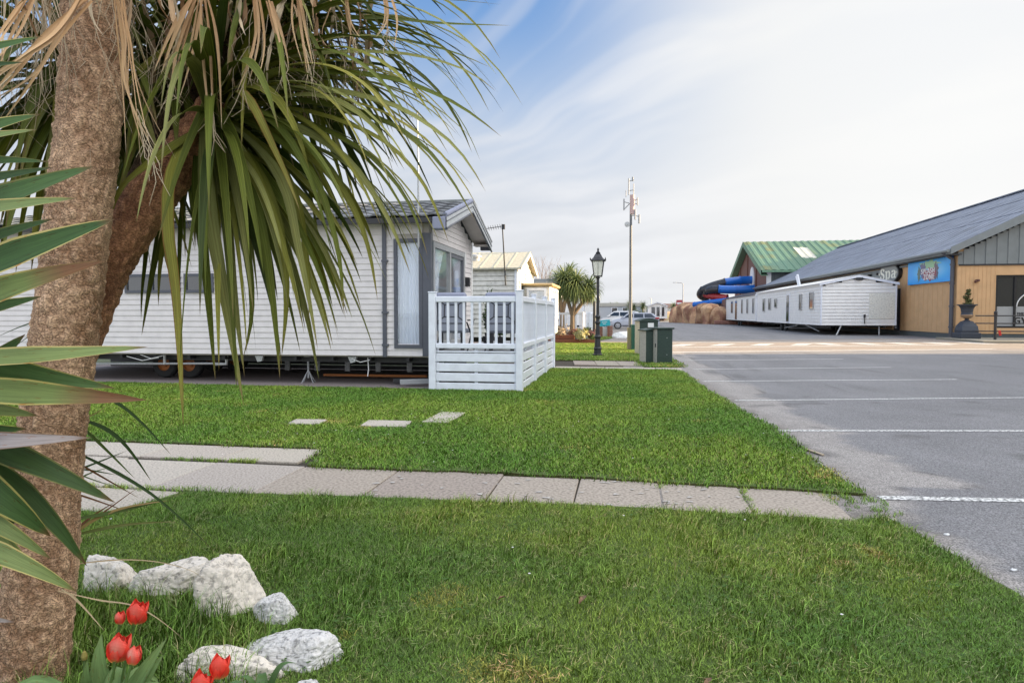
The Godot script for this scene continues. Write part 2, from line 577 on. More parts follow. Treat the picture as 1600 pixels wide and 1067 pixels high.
func straw_patch() -> ArrayMesh:
	var mb := MB.new()
	for i in 9:
		var p := Vector3(rr(-0.06, 0.06), rr(0.02, 0.045), rr(-0.06, 0.06))
		var a := rr(0, TAU)
		var d := Vector3(cos(a), rr(-0.15, 0.3), sin(a)) * rr(0.02, 0.045)
		var s := Vector3(-sin(a), 0, cos(a)) * 0.0013
		var g := rr(0.7, 1.2)
		mb.col = Color(0.46, 0.42, 0.22) * g if i % 3 else Color(0.10, 0.07, 0.03) * g
		mb.tri(p - s, p + s, p + d, Vector3.UP, Vector3.UP, Vector3.UP)
		mb.tri(p - s, p + s, p - d * 0.6, Vector3.UP, Vector3.UP, Vector3.UP)
	return mb.mesh()

var holes := []   # [centre, radius] where no grass grows

func sow(called: String, label: String, poly: PackedVector2Array, mesh: Mesh, step: float, inset: float, y: float, tall := 1.0, keep := 1.0, gate := -9.0, tint := Color(1, 1, 1)) -> void:
	var buf := PackedFloat32Array()
	var lo := Vector2(1e9, 1e9)
	var hi := -lo
	for p in poly:
		lo = lo.min(p)
		hi = hi.max(p)
	var inner := poly
	if inset > 0:
		var off := Geometry2D.offset_polygon(poly, -inset)
		if off.size():
			inner = off[0]
	var count := 0
	var x := lo.x
	while x < hi.x:
		var z := lo.y
		while z < hi.y:
			var p := Vector2(x + rr(-0.5, 0.5) * step, z + rr(-0.5, 0.5) * step)
			z += step
			var fwd := -p.y * 0.986 - p.x * 0.164
			var side := p.x * 0.986 - p.y * 0.164
			if fwd < 0.7 or absf(side) > fwd * 0.86 + 1.4:   # only what the photograph could show, with a margin
				continue
			if keep < 1 and rr(0, 1) > keep:
				continue
			if not Geometry2D.is_point_in_polygon(p, inner):
				continue
			var skip := false
			for h in holes:
				if p.distance_squared_to(h[0]) < h[1] * h[1]:
					skip = true
			if skip:
				continue
			if gate > -5 and patchy.get_noise_2d(p.x * 3.0 + 200, p.y * 3.0) + rr(-0.12, 0.12) < gate:
				continue
			var big := patchy.get_noise_2d(p.x * 1.0, p.y * 1.0)
			var fine := patchy.get_noise_2d(p.x * 4.0 + 50, p.y * 4.0)
			var yel := clampf(0.5 + big * 1.3 + fine * 0.7, 0, 1)
			var bare := patchy.get_noise_2d(p.x * 2.2 - 70, p.y * 2.2 + 30)
			var c := Color(0.80, 0.96, 0.86).lerp(Color(1.36, 1.24, 1.06), yel)
			c = c * tint
			var k := rr(0.82, 1.15)
			var sc := tall * rr(0.75, 1.2) * (1.0 + 0.35 * fine)
			if bare > 0.52:
				c = Color(1.9, 1.25, 1.3)
				sc *= 0.7
			var a := rr(0, TAU)
			var w := rr(0.85, 1.15)
			buf.append_array([cos(a) * w, 0, sin(a) * w, p.x, 0, sc, 0, y, -sin(a) * w, 0, cos(a) * w, p.y, c.r * k, c.g * k, c.b * k, 1])
			count += 1
		x += step
	var mm := MultiMesh.new()
	mm.transform_format = MultiMesh.TRANSFORM_3D
	mm.use_colors = true
	mm.mesh = mesh
	mm.instance_count = count
	mm.buffer = buf
	var o := MultiMeshInstance3D.new()
	o.name = called
	o.multimesh = mm
	o.material_override = M.grass
	add_child(o, true)
	tag(o, label, "grass")
	o.set_meta("kind", "stuff")

func asphalt_color(x: float, z: float) -> Color:
	# dusty worn margin beside the lawn, newer darker tarmac beyond it
	var edge := 1.7
	if z < -8:
		edge = lerpf(1.73, 1.3, clampf((-z - 8) / 8.0, 0, 1))
	var lim := edge + 0.78 + 0.35 * patchy.get_noise_2d(z * 1.7, 3.0) + 0.12 * patchy.get_noise_2d(z * 9.0, 8.0)
	if z > -5.6:
		lim -= 0.45
	var t := smoothstep(lim - 0.12, lim + 0.1, x)
	var worn := Color(0.56, 0.515, 0.48) * (0.96 + 0.14 * patchy.get_noise_2d(x * 5, z * 5))
	var fresh := Color(0.345, 0.335, 0.34) * (1.0 + 0.2 * patchy.get_noise_2d(x * 1.1, z * 1.1 + 9) + 0.06 * patchy.get_noise_2d(x * 6, z * 6))
	var stain := smoothstep(0.32, 0.55, patchy.get_noise_2d(x * 3.1 + 31, z * 3.1))
	var mud := smoothstep(0.38, 0.0, x - edge) * (0.5 + patchy.get_noise_2d(x * 6, z * 6 + 77))
	var c := worn.lerp(fresh, t)
	c = c.lerp(Color(0.24, 0.20, 0.165), clampf(mud, 0, 1) * 0.75)
	c = c.lerp(Color(0.17, 0.16, 0.155), stain * 0.5)
	var crack := smoothstep(0.07, 0.0, absf(x - lim + 0.02)) * smoothstep(0.05, 0.3, patchy.get_noise_2d(z * 4.0 + 5, 60.0))
	c = c.lerp(Color(0.13, 0.12, 0.115), crack * 0.7)
	# buff tint painting the warm sunlit band into the tarmac colour
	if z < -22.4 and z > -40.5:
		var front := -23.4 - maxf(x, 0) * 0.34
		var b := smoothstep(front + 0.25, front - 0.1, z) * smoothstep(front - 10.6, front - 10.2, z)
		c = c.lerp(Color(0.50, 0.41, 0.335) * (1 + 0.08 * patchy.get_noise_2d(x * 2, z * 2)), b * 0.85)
	return c

func grid_line(stops: Array) -> PackedFloat32Array:   # [start, end, step] runs
	var out := PackedFloat32Array()
	for s in stops:
		var k := int(round((s[1] - s[0]) / s[2]))
		for i in k:
			out.append(s[0] + (s[1] - s[0]) * i / k)
	out.append(stops[-1][1])
	return out

func make_ground() -> void:
	patchy.seed = 77
	patchy.frequency = 0.35
	patchy.fractal_octaves = 4
	var mb := MB.new()
	mb.quad(Vector3(-1500, -0.06, -1500), Vector3(1500, -0.06, -1500), Vector3(1500, -0.06, 1500), Vector3(-1500, -0.06, 1500), Vector3.UP)
	ground("ground", mb, M.far_ground)
	mb = MB.new()
	var xs := grid_line([[-60, -6, 9.0], [-6, 1.0, 1.0], [1.0, 4.0, 0.06], [4.0, 13.0, 0.25], [13.0, 40.0, 3.0]])
	var zs := grid_line([[-150, -60, 15.0], [-60, -40, 2.0], [-40, -22, 0.3], [-22, -12, 0.2], [-12, -2.0, 0.06], [-2, 12, 2.0]])
	for i in xs.size() - 1:
		for j in zs.size() - 1:
			if xs[i + 1] < 0.9 and zs[j] > -30:
				continue
			var q := []
			var cs := []
			for k in [[0, 0], [1, 0], [1, 1], [0, 1]]:
				var X := xs[i + k[0]]
				var Z := zs[j + k[1]]
				q.append(Vector3(X, 0, Z))
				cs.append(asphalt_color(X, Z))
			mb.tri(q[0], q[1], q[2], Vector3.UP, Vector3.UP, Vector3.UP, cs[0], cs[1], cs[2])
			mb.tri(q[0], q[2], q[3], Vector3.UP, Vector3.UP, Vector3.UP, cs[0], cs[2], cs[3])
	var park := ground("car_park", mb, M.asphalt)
	# bay lines
	for l in [[1.86, -5.25, 9.2, -5.93, 0.1], [1.78, -8.1, 10.0, -9.42, 0.09], [1.72, -10.82, 10.0, -12.85, 0.09], [1.56, -13.8, 6.76, -15.05, 0.10], [1.69, -16.77, 6.63, -18.18, 0.10], [1.5, -19.85, 6.45, -21.29, 0.11]]:
		mb = MB.new()
		var a := Vector3(l[0], 0.004, l[1])
		var b := Vector3(l[2], 0.004, l[3])
		var s: Vector3 = (b - a).normalized().cross(Vector3.UP) * (l[4] / 2)
		var k := 30
		for i in k:
			var p := a.lerp(b, float(i) / k)
			var q := a.lerp(b, float(i + 1) / k)
			var w0 := 1.0 + 0.10 * patchy.get_noise_2d(p.x * 20, p.z)
			var w1 := 1.0 + 0.10 * patchy.get_noise_2d(q.x * 20, q.z)
			mb.quad(p - s * w0, p + s * w0, q + s * w1, q - s * w1, Vector3.UP)
		part("painted_line", mb, M.paint, park)
	# white bars and edge lines of the crossing
	for i in 9:
		mb = MB.new()
		var x0 := 1.9 + i * 1.75
		var z0 := -28.6 - i * 0.52
		var sl := -1.0 if i < 4 else 1.0
		mb.quad(Vector3(x0 - 0.15, 0.004, z0), Vector3(x0 + 0.55, 0.004, z0 - 0.15), Vector3(x0 + 0.75 - sl * 0.55, 0.004, z0 - 2.0), Vector3(x0 + 0.05 - sl * 0.55, 0.004, z0 - 1.85), Vector3.UP)
		part("painted_bar", mb, M.paint, park)
	for l in [[1.4, -24.0, 14, -28.3], [1.4, -27.3, 14, -31.6], [1.4, -31.9, 14, -36.2]]:
		mb = MB.new()
		var s := Vector3(0.05, 0, 0.14)
		var a := Vector3(l[0], 0.004, l[1])
		var b := Vector3(l[2], 0.004, l[3])
		mb.quad(a - s, a + s, b + s, b - s, Vector3.UP)
		part("painted_line", mb, M.paint, park)
	var n1 := ragged(NEAR_LAWN, 0.12, 0.018)
	var n2 := ragged(MID_LAWN, 0.14, 0.02)
	var n3 := ragged(FAR_LAWN, 0.3, 0.05)
	var n4 := ragged(SIGN_LAWN, 0.5, 0.05)
	lawn("near_lawn", n1, 0.012)
	lawn("middle_lawn", n2, 0.022)
	lawn("far_lawn", n3, 0.025)
	lawn("corner_lawn", n4, 0.03)
	for r in ROCKS:
		holes.append([Vector2(r[0], r[1]), r[6]])
	var fine := grass_patch(64, 0.075, 0.041, 0.0015)
	var coarse := grass_patch(60, 0.14, 0.052, 0.0034)
	var wide := grass_patch(60, 0.26, 0.06, 0.007)
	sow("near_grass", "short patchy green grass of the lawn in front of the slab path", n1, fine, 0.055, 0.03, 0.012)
	var shag := grass_patch(24, 0.05, 0.072, 0.0017)
	sow("shaggy_grass", "longer shaggy tufts growing in clumps through the near lawn", n1, shag, 0.06, 0.0, 0.012, 1.0, 0.85, 0.06)
	var straw := straw_patch()
	sow("straw", "pale dry stalks lying in the near lawn", n1, straw, 0.11, 0.05, 0.012, 1.0, 0.6, -0.15)
	holes.clear()
	for s in STONES:
		holes.append([Vector2(s[0], s[1]), s[2] * 0.55])
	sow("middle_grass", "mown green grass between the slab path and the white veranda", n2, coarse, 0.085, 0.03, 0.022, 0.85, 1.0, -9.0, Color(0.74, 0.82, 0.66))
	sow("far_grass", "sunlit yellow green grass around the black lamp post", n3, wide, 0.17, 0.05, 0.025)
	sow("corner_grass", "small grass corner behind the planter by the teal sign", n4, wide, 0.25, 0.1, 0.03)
	# rough tufts: round the rocks and the tulips, along lawn edges and between the slabs
	holes.clear()
	var tuft := grass_patch(34, 0.055, 0.15, 0.0022)
	sow("rough_grass", "long uncut grass between the white rocks and the palm trunk", PackedVector2Array([Vector2(-2.6, -2.75), Vector2(-1.95, -2.72), Vector2(-1.6, -2.62), Vector2(-1.38, -2.42), Vector2(-1.25, -2.2), Vector2(-1.3, -1.6), Vector2(-2.6, -1.6)]), tuft, 0.075, 0, 0.01, 1.0, 0.8)
	var joint := grass_patch(20, 0.035, 0.045, 0.002)
	for w in [["moss_joint", "grass growing in the joint behind the pale patio slabs", [Vector2(-4.2, -5.62), Vector2(-3.3, -5.66), Vector2(-3.3, -5.56), Vector2(-4.2, -5.52)]], ["patio_weeds", "grass growing in the joint between the two nearest patio slab rows", [Vector2(-4.2, -4.62), Vector2(-3.25, -4.66), Vector2(-3.25, -4.52), Vector2(-4.2, -4.48)]], ["path_weeds", "weeds in the cracked joint near the car park end of the path", [Vector2(0.88, -5.3), Vector2(0.93, -5.3), Vector2(0.90, -4.7), Vector2(0.85, -4.7)]], ["joint_weeds", "small weeds in the joint at the middle of the slab path", [Vector2(0.26, -5.38), Vector2(0.31, -5.38), Vector2(0.29, -5.12), Vector2(0.26, -5.12)]], ["corner_weeds", "scrubby weeds and soil at the car park end of the path", [Vector2(1.35, -5.3), Vector2(1.85, -5.25), Vector2(1.85, -4.75), Vector2(1.6, -4.7)]]]:
		sow(w[0], w[1], PackedVector2Array(w[2]), joint, 0.035, 0, 0.005, 0.9, 0.55 if w[0] != "corner_weeds" else 0.22)
	# clover leaves in the near lawn
	mb = MB.new()
	for i in 2600:
		var p := Vector3(rr(-2.6, 1.9), 0, rr(-4.75, -1.9))
		if patchy.get_noise_2d(p.x * 2.0 + 11, p.z * 2.0) < 0.02 or not Geometry2D.is_point_in_polygon(Vector2(p.x, p.z), n1):
			continue
		p.y = 0.012 + rr(0.02, 0.045)
		var r := rr(0.006, 0.011)
		var g := rr(0.7, 1.2)
		mb.col = Color(0.075 * g, 0.15 * g, 0.035 * g)
		var a0 := rr(0, TAU)
		for k in 3:
			var a := a0 + TAU * k / 3
			var d := Vector3(cos(a), rr(-0.1, 0.35), sin(a)) * r
			var s := Vector3(-sin(a), 0, cos(a)) * r * 0.55
			mb.quad(p, p + d * 0.7 + s, p + d * 1.25, p + d * 0.7 - s, Vector3.UP)
	var cl := part("clover", mb, M.grass)
	tag(cl, "small clover leaves scattered through the near lawn", "clover")
	cl.set_meta("kind", "stuff")
	make_path()

const STONES := [[-3.81, -7.64, 0.4, 0.34, 0.1], [-2.81, -7.68, 0.56, 0.4, 0.05], [-2.25, -8.27, 0.34, 0.84, 0.02]]

func slab(called: String, x0: float, x1: float, z0: float, z1: float, y: float, m: Material, parent: Node, skew := 0.0) -> void:
	var mb := MB.new()
	var k := rr(0.86, 1.1)
	mb.col = Color(k, k * rr(0.97, 1.02), k * rr(0.95, 1.03))
	var t := Basis(Vector3(1, 0, 0), rr(-0.006, 0.006)) * Basis(Vector3(0, 0, 1), rr(-0.006, 0.006)) * Basis(Vector3.UP, rr(-0.006, 0.006))
	t.z += Vector3(skew, 0, 0)
	mb.bevel(Vector3((x0 + x1) / 2, y - 0.03, (z0 + z1) / 2), Vector3(x1 - x0 - 0.012, 0.06, z1 - z0 - 0.012), 0.006, t)
	part(called, mb, m, parent)

func make_path() -> void:
	var mb := MB.new()
	mb.quad(Vector3(-8, -0.012, -6.3), Vector3(2.0, -0.012, -6.3), Vector3(2.0, -0.012, -3.9), Vector3(-8, -0.012, -3.9), Vector3.UP)
	var bed := ground("path", mb, M.soil)
	var edges := [-4.6, -3.62, -2.76, -1.9, -0.98, -0.345, 0.28, 0.88, 1.50]
	for i in edges.size() - 1:
		slab("slab", edges[i], edges[i + 1], -5.50 if i < 4 else -5.44, -4.60, 0.006, M.slab_pale if i < 2 else M.slab, bed)
	for i in 5:
		slab("slab", -6.9 + i * 0.8, -6.9 + (i + 1) * 0.8 + (0.0), -6.2, -5.62, 0.008, M.slab_pale, bed)
		slab("slab", -8.3 + i * 0.75, -8.3 + (i + 1) * 0.75, -5.56, -4.66, 0.008, M.slab_pale, bed)
		slab("slab", -6.9 + i * 0.72, -6.9 + (i + 1) * 0.72, -4.55, -3.98, 0.008, M.slab_pale, bed)
	slab("broken_slab", 1.51, 1.78, -5.0, -4.68, -0.002, M.slab, bed)
	# pale lichen spots on the slabs
	for k in 46:
		var x := rr(-1.95, 0.85)
		var z := rr(-5.4, -4.68)
		var r := rr(0.008, 0.028)
		mb = MB.new()
		for j in 7:
			var a0 := TAU * j / 7
			var a1 := TAU * (j + 1) / 7
			var r0 := r * (0.8 + 0.35 * sin(j * 2.3 + k))
			var r1 := r * (0.8 + 0.35 * sin(((j + 1) % 7) * 2.3 + k))
			mb.tri(Vector3(x, 0.0125, z), Vector3(x + cos(a0) * r0 * 1.3, 0.0125, z + sin(a0) * r0), Vector3(x + cos(a1) * r1 * 1.3, 0.0125, z + sin(a1) * r1), Vector3.UP, Vector3.UP, Vector3.UP)
		part("lichen_spot", mb, M.lichen, bed)
	# three single slabs let into the lawn
	var names := ["small sunken paving slab half covered by grass, left of three", "bare paving slab in the lawn, middle of three", "long narrow paving slab in the lawn nearest the veranda"]
	for i in 3:
		var s: Array = STONES[i]
		mb = MB.new()
		var b := Basis(Vector3.UP, [0.1, 0.02, -0.02][i])
		b.z += Vector3([0.1, 0.12, 0.0][i], 0, 0)
		mb.bevel(Vector3(s[0], 0.012, s[1]), Vector3(s[2], 0.05, s[3]), 0.008, b)
		tag(part("paving_slab", mb, M.slab_pale), names[i], "paving slab", "single slabs in the lawn")
	# second path in front of the green cabinets
	mb = MB.new()
	mb.quad(Vector3(-3.4, -0.01, -19.3), Vector3(1.3, -0.01, -19.3), Vector3(1.3, -0.01, -16.1), Vector3(-3.4, -0.01, -16.1), Vector3.UP)
	var bed2 := ground("cross_path", mb, M.soil)
	for i in 5:
		slab("slab", -1.7 + i * 0.62, -1.7 + (i + 1) * 0.62, -17.0, -16.32, 0.012, M.slab_pale, bed2)
	for i in 3:
		slab("slab", -1.35 + i * 0.6, -1.35 + (i + 1) * 0.6, -19.1, -17.6, 0.015, M.slab, bed2, 0.1)
	# concrete standing under the near caravan
	mb = MB.new()
	mb.span(Vector3(-14, -0.05, -16.2), Vector3(-3.42, 0.012, -11.52))
	ground("caravan_standing", mb, mat(L(0.30, 0.25, 0.235), 0.9, M.slab.albedo_texture, 0.6))
	mb = MB.new()
	mb.quad(Vector3(-30, -0.004, -33.5), Vector3(0.9, -0.004, -33.5), Vector3(0.9, -0.004, -30.5), Vector3(-30, -0.004, -30.5), Vector3.UP)
	ground("side_pavement", mb, mat(L(0.42, 0.41, 0.41), 0.9, M.slab.albedo_texture, 0.4))
	mb = MB.new()
	mb.quad(Vector3(-40, -0.008, -150), Vector3(-3.4, -0.008, -150), Vector3(-3.4, -0.008, -11), Vector3(-40, -0.008, -11), Vector3.UP)
	ground("caravan_ground", mb, mat(L(0.10, 0.12, 0.06), 0.95, M.slab.albedo_texture, 0.3))
	# kerbside strip in front of the leisure building
	mb = MB.new()
	mb.span(Vector3(16.3, -0.05, -38.72), Vector3(60, 0.1, -33.9))
	ground("pavement", mb, mat(L(0.36, 0.33, 0.26), 0.9, M.slab.albedo_texture, 0.5))

# ---------------------------------------------------------------- rocks, flowers, debris
# x, z, width, height, depth, seed, grass-free radius, label, warm
const ROCKS := [
	[-2.50, -2.90, 0.25, 0.19, 0.22, 6, 0.10, "pitted white rock beside the palm trunk, leftmost of the row", 1],
	[-2.17, -2.92, 0.40, 0.175, 0.24, 9, 0.13, "broad cream rock with dark pits, second from the palm trunk", 1],
	[-1.77, -2.78, 0.31, 0.26, 0.25, 14, 0.12, "tallest cream rock with a pointed top and a grey left side", 1],
	[-1.50, -2.71, 0.22, 0.13, 0.18, 25, 0.08, "small grey veined rock right of the pointed rock", 0],
	[-1.255, -2.40, 0.40, 0.125, 0.27, 31, 0.14, "large flat grey white rock, farthest right in the row", 0],
	[-1.41, -2.22, 0.42, 0.125, 0.18, 43, 0.12, "low long rock behind the red tulips at the bottom", 1],
	[-1.07, -2.13, 0.14, 0.07, 0.12, 52, 0.05, "top of a rock just showing at the bottom edge of the photo", 0]]

func rock_mesh(s: Vector3, sd: int) -> ArrayMesh:
	var r := RandomNumberGenerator.new()
	r.seed = sd
	var planes := []
	for i in 10:
		var d := Vector3(r.randf_range(-1, 1), r.randf_range(-0.2, 1.3), r.randf_range(-1, 1)).normalized()
		if d.y < 0.75:
			planes.append([d, r.randf_range(0.62, 0.95)])
	planes.append([Vector3(r.randf_range(-0.4, 0.4), 1, r.randf_range(-0.3, 0.5)).normalized(), r.randf_range(0.60, 0.72)])
	planes.append([Vector3(r.randf_range(-0.3, 0.3), 0.35, 1).normalized(), r.randf_range(0.62, 0.78)])
	var f := FastNoiseLite.new()
	f.seed = sd
	f.frequency = 1.6
	f.fractal_octaves = 6
	f.fractal_gain = 0.48
	var rows := 60
	var cols := 90
	var g := []
	for i in rows + 1:
		var line := PackedVector3Array()
		for j in cols + 1:
			var th := PI * i / rows
			var ph := TAU * (j % cols) / cols
			var d := Vector3(sin(th) * cos(ph), cos(th), sin(th) * sin(ph))
			var soft := exp(-26.0 * (1.10 + 0.16 * f.get_noise_3dv(d * 0.7 + Vector3(9, 2, 4))))
			for p in planes:
				var q: float = d.dot(p[0]) + 0.045 * f.get_noise_3dv(d * 2.0)
				if q > 0.05:
					soft += exp(-26.0 * p[1] / q)
			var rad := -log(soft) / 26.0
			var pit := smoothstep(0.25, 0.5, f.get_noise_3dv(d * 5.0 + Vector3(1, 7, 3)))
			rad *= 1.0 + 0.07 * f.get_noise_3dv(d * 2.4 + Vector3(5, 5, 5)) - 0.04 * pit
			line.append(d * rad * s / 2)
		g.append(line)
	var st := SurfaceTool.new()
	st.begin(Mesh.PRIMITIVE_TRIANGLES)
	st.set_smooth_group(-1)
	for i in rows:
		for j in cols:
			for v in [g[i][j], g[i][j + 1], g[i + 1][j + 1], g[i][j], g[i + 1][j + 1], g[i + 1][j]]:
				st.add_vertex(v)
	st.generate_normals()
	return st.commit()

func make_rocks() -> void:
	for r in ROCKS:
		var o := put("rock", rock_mesh(Vector3(r[2] * 0.97, r[3] * 1.5, r[4]), r[5]), M.rock_warm if r[8] else M.rock)
		o.position = Vector3(r[0], r[3] * 0.22, r[1])
		o.rotation.y = (r[5] % 5 - 2) * 0.16
		tag(o, r[7], "rock", "white rocks edging the palm bed")

func petal(at: Vector3, az: float, len_: float, wid: float, open: float, b: Basis, pale: float) -> MB:
	var mb := MB.new()
	var rows := 9
	var g := []
	var out := Vector3(cos(az), 0, sin(az))
	var tan_ := Vector3(-sin(az), 0, cos(az))
	for i in rows + 1:
		var t := float(i) / rows
		var bulge := sin(t * PI * 0.85) * 0.36 + open * t * t * 0.5
		var y := len_ * t
		var w := wid * pow(maxf(sin(PI * (0.07 + 0.91 * pow(t, 0.9))), 0.0), 0.52)
		var line := []
		for j in 7:
			var s := (j - 3) / 3.0
			var curl := -absf(s) * absf(s) * w * 0.55
			line.append(at + b * (out * (bulge * len_ * 0.75 + curl + 0.004) + tan_ * w * s + Vector3.UP * (y - s * s * 0.17 * len_ * t * t)))
		g.append(line)
	for i in rows:
		for j in 6:
			var c := []
			for k in [[i, j], [i, j + 1], [i + 1, j + 1], [i + 1, j]]:
				var t: float = float(k[0]) / rows
				var s := absf((k[1] - 3) / 3.0)
				var mid := pale * (1.0 - s) * sin(PI * clampf(t, 0, 1))
				c.append(Color(0.85, 0.06, 0.035).lerp(Color(0.88, 0.46, 0.36), clampf(mid, 0, 1)).lerp(Color(0.62, 0.50, 0.15), smoothstep(0.18, 0.0, t) * 0.8))
			var m := (b * (out + Vector3.UP * 0.15)).normalized()
			var q: Vector3 = (g[i][j + 1] - g[i][j]).cross(g[i + 1][j] - g[i][j]).normalized()
			if q.dot(m) < 0:
				q = -q
			mb.tri(g[i][j], g[i][j + 1], g[i + 1][j + 1], q, q, q, c[0], c[1], c[2])
			mb.tri(g[i][j], g[i + 1][j + 1], g[i + 1][j], q, q, q, c[0], c[2], c[3])
	return mb

func blade(pts: Array, width: float, fold: float, c0: Color, c1: Color, tipc: Color, edge := Color(-1, 0, 0), profile := 0, tip_from := 0.85, hint := Vector3.UP) -> ArrayMesh:
	# a leaf along a smooth line through pts: folded along its middle, drawn out to a point
	var cv := Curve3D.new()
	for i in pts.size():
		var a: Vector3 = pts[maxi(i - 1, 0)]
		var b: Vector3 = pts[mini(i + 1, pts.size() - 1)]
		var h := (b - a) / (3.0 if i > 0 and i < pts.size() - 1 else 6.0) * 0.62
		cv.add_point(pts[i], -h, h)
	cv.bake_interval = 0.02
	var tot := cv.get_baked_length()
	var n := 14
	var rim := 0.86
	var rim_u := 0.07
	var mb := MB.new()
	var prev := []
	var pn := []
	var pc := []
	for i in n + 1:
		var t := float(i) / n
		var p := cv.sample_baked(t * tot, true)
		var d := (cv.sample_baked(minf(t * tot + 0.01, tot), true) - cv.sample_baked(maxf(t * tot - 0.01, 0), true)).normalized()
		var s := d.cross(hint)
		if s.length() < 0.25:
			s = s + Vector3(0.95, 0, 0.2) * 0.35
		s = s.normalized()
		var nn := s.cross(d).normalized()
		var w := width * 0.5
		if profile == 0:
			w *= lerpf(0.55, 1.0, smoothstep(0.0, 0.35, t)) * pow(clampf((1.0 - t) / 0.72, 0, 1), 0.75)
		elif profile == 1:
			w *= lerpf(0.8, 1.12, smoothstep(0.0, 0.6, t)) * pow(clampf((1.0 - t) / 0.36, 0, 1), 0.75)
		else:
			w *= sin(PI * clampf(t * 0.9 + 0.1, 0, 1))
		var c := c0.lerp(c1, t)
		if t > tip_from:
			c = c.lerp(tipc, smoothstep(tip_from, minf(tip_from + 0.12, 1.0), t))
		var e := edge if edge.r >= 0 else c
		if t > tip_from:
			e = e.lerp(tipc, 0.8)
		var ring := [p - s * w + nn * w * fold, p - s * w * rim + nn * w * fold * rim, p, p + s * w * rim + nn * w * fold * rim, p + s * w + nn * w * fold]
		var nr := [(nn + s * fold).normalized(), (nn + s * fold).normalized(), nn, (nn - s * fold).normalized(), (nn - s * fold).normalized()]
		var cr := [e, c, c * 1.06, c, e]
		if i > 0:
			var uk := [0.0, rim_u, 0.5, 1.0 - rim_u, 1.0]
			var t0 := float(i - 1) / n
			for k in 4:
				var ca: Color = pc[k]
				var cb: Color = pc[k + 1]
				var cc: Color = cr[k + 1]
				var cd: Color = cr[k]
				if k == 0 or k == 3:
					ca = pc[0]
					cb = pc[0]
					cc = cr[0]
					cd = cr[0]
				mb.tuv([prev[k], prev[k + 1], ring[k + 1]], [pn[k], pn[k + 1], nr[k + 1]], [ca, cb, cc], [Vector2(uk[k], t0), Vector2(uk[k + 1], t0), Vector2(uk[k + 1], t)])
				mb.tuv([prev[k], ring[k + 1], ring[k]], [pn[k], nr[k + 1], nr[k]], [ca, cc, cd], [Vector2(uk[k], t0), Vector2(uk[k + 1], t), Vector2(uk[k], t)])
		prev = ring
		pn = nr
		pc = cr
	return mb.mesh()

func tulip(label: String, head: Vector3, size: float, open: float, lean: Vector3, pale: float, leaves: Array, n_petals := 6) -> void:
	var foot := Vector3(head.x + lean.x, 0.0, head.z + lean.z)
	var o := thing("tulip", label, "tulip", foot, 0, "red tulips in the palm bed")
	var h := head - foot
	var mid := Vector3(h.x * 0.25, h.y * 0.5, h.z * 0.25)
	var mb := MB.new()
	mb.col = Color(0.10, 0.17, 0.05)
	mb.tube([Vector3.ZERO, mid * 0.5, mid, (mid + h) * 0.52, h], [0.0042], 8)
	part("stem", mb, M.grass, o)
	var up := (h - mid).normalized()
	var b := Basis(up.cross(Vector3(0.1, 0, 1)).normalized(), up, Vector3(0, 0, 1)).orthonormalized()
	for k in n_petals:
		part("petal", petal(h, TAU * k / n_petals + 0.4 + rr(-0.1, 0.1), size * (1.0 if k % 2 else 0.86) * rr(0.95, 1.05), size * (0.46 if k % 2 else 0.36), open * (1.1 if k % 2 else 0.45), b, pale * rr(0.6, 1.1)), M.petal, o)
	for l in leaves:
		var pts := [Vector3(0, 0.0, 0)]
		for q in l[0]:
			pts.append(q)
		for j in range(1, pts.size()):
			pts[j] = Vector3(pts[j].x * 1.25, pts[j].y * 1.25 + 0.02, pts[j].z * 1.25)
		put("leaf", blade(pts, l[1] * 1.5, 0.35, Color(0.17, 0.29, 0.09), Color(0.27, 0.41, 0.16), Color(0.28, 0.40, 0.16), Color(-1, 0, 0), 2, 0.85, Vector3(0.3, 0.7, 0.6)), M.sword, o)

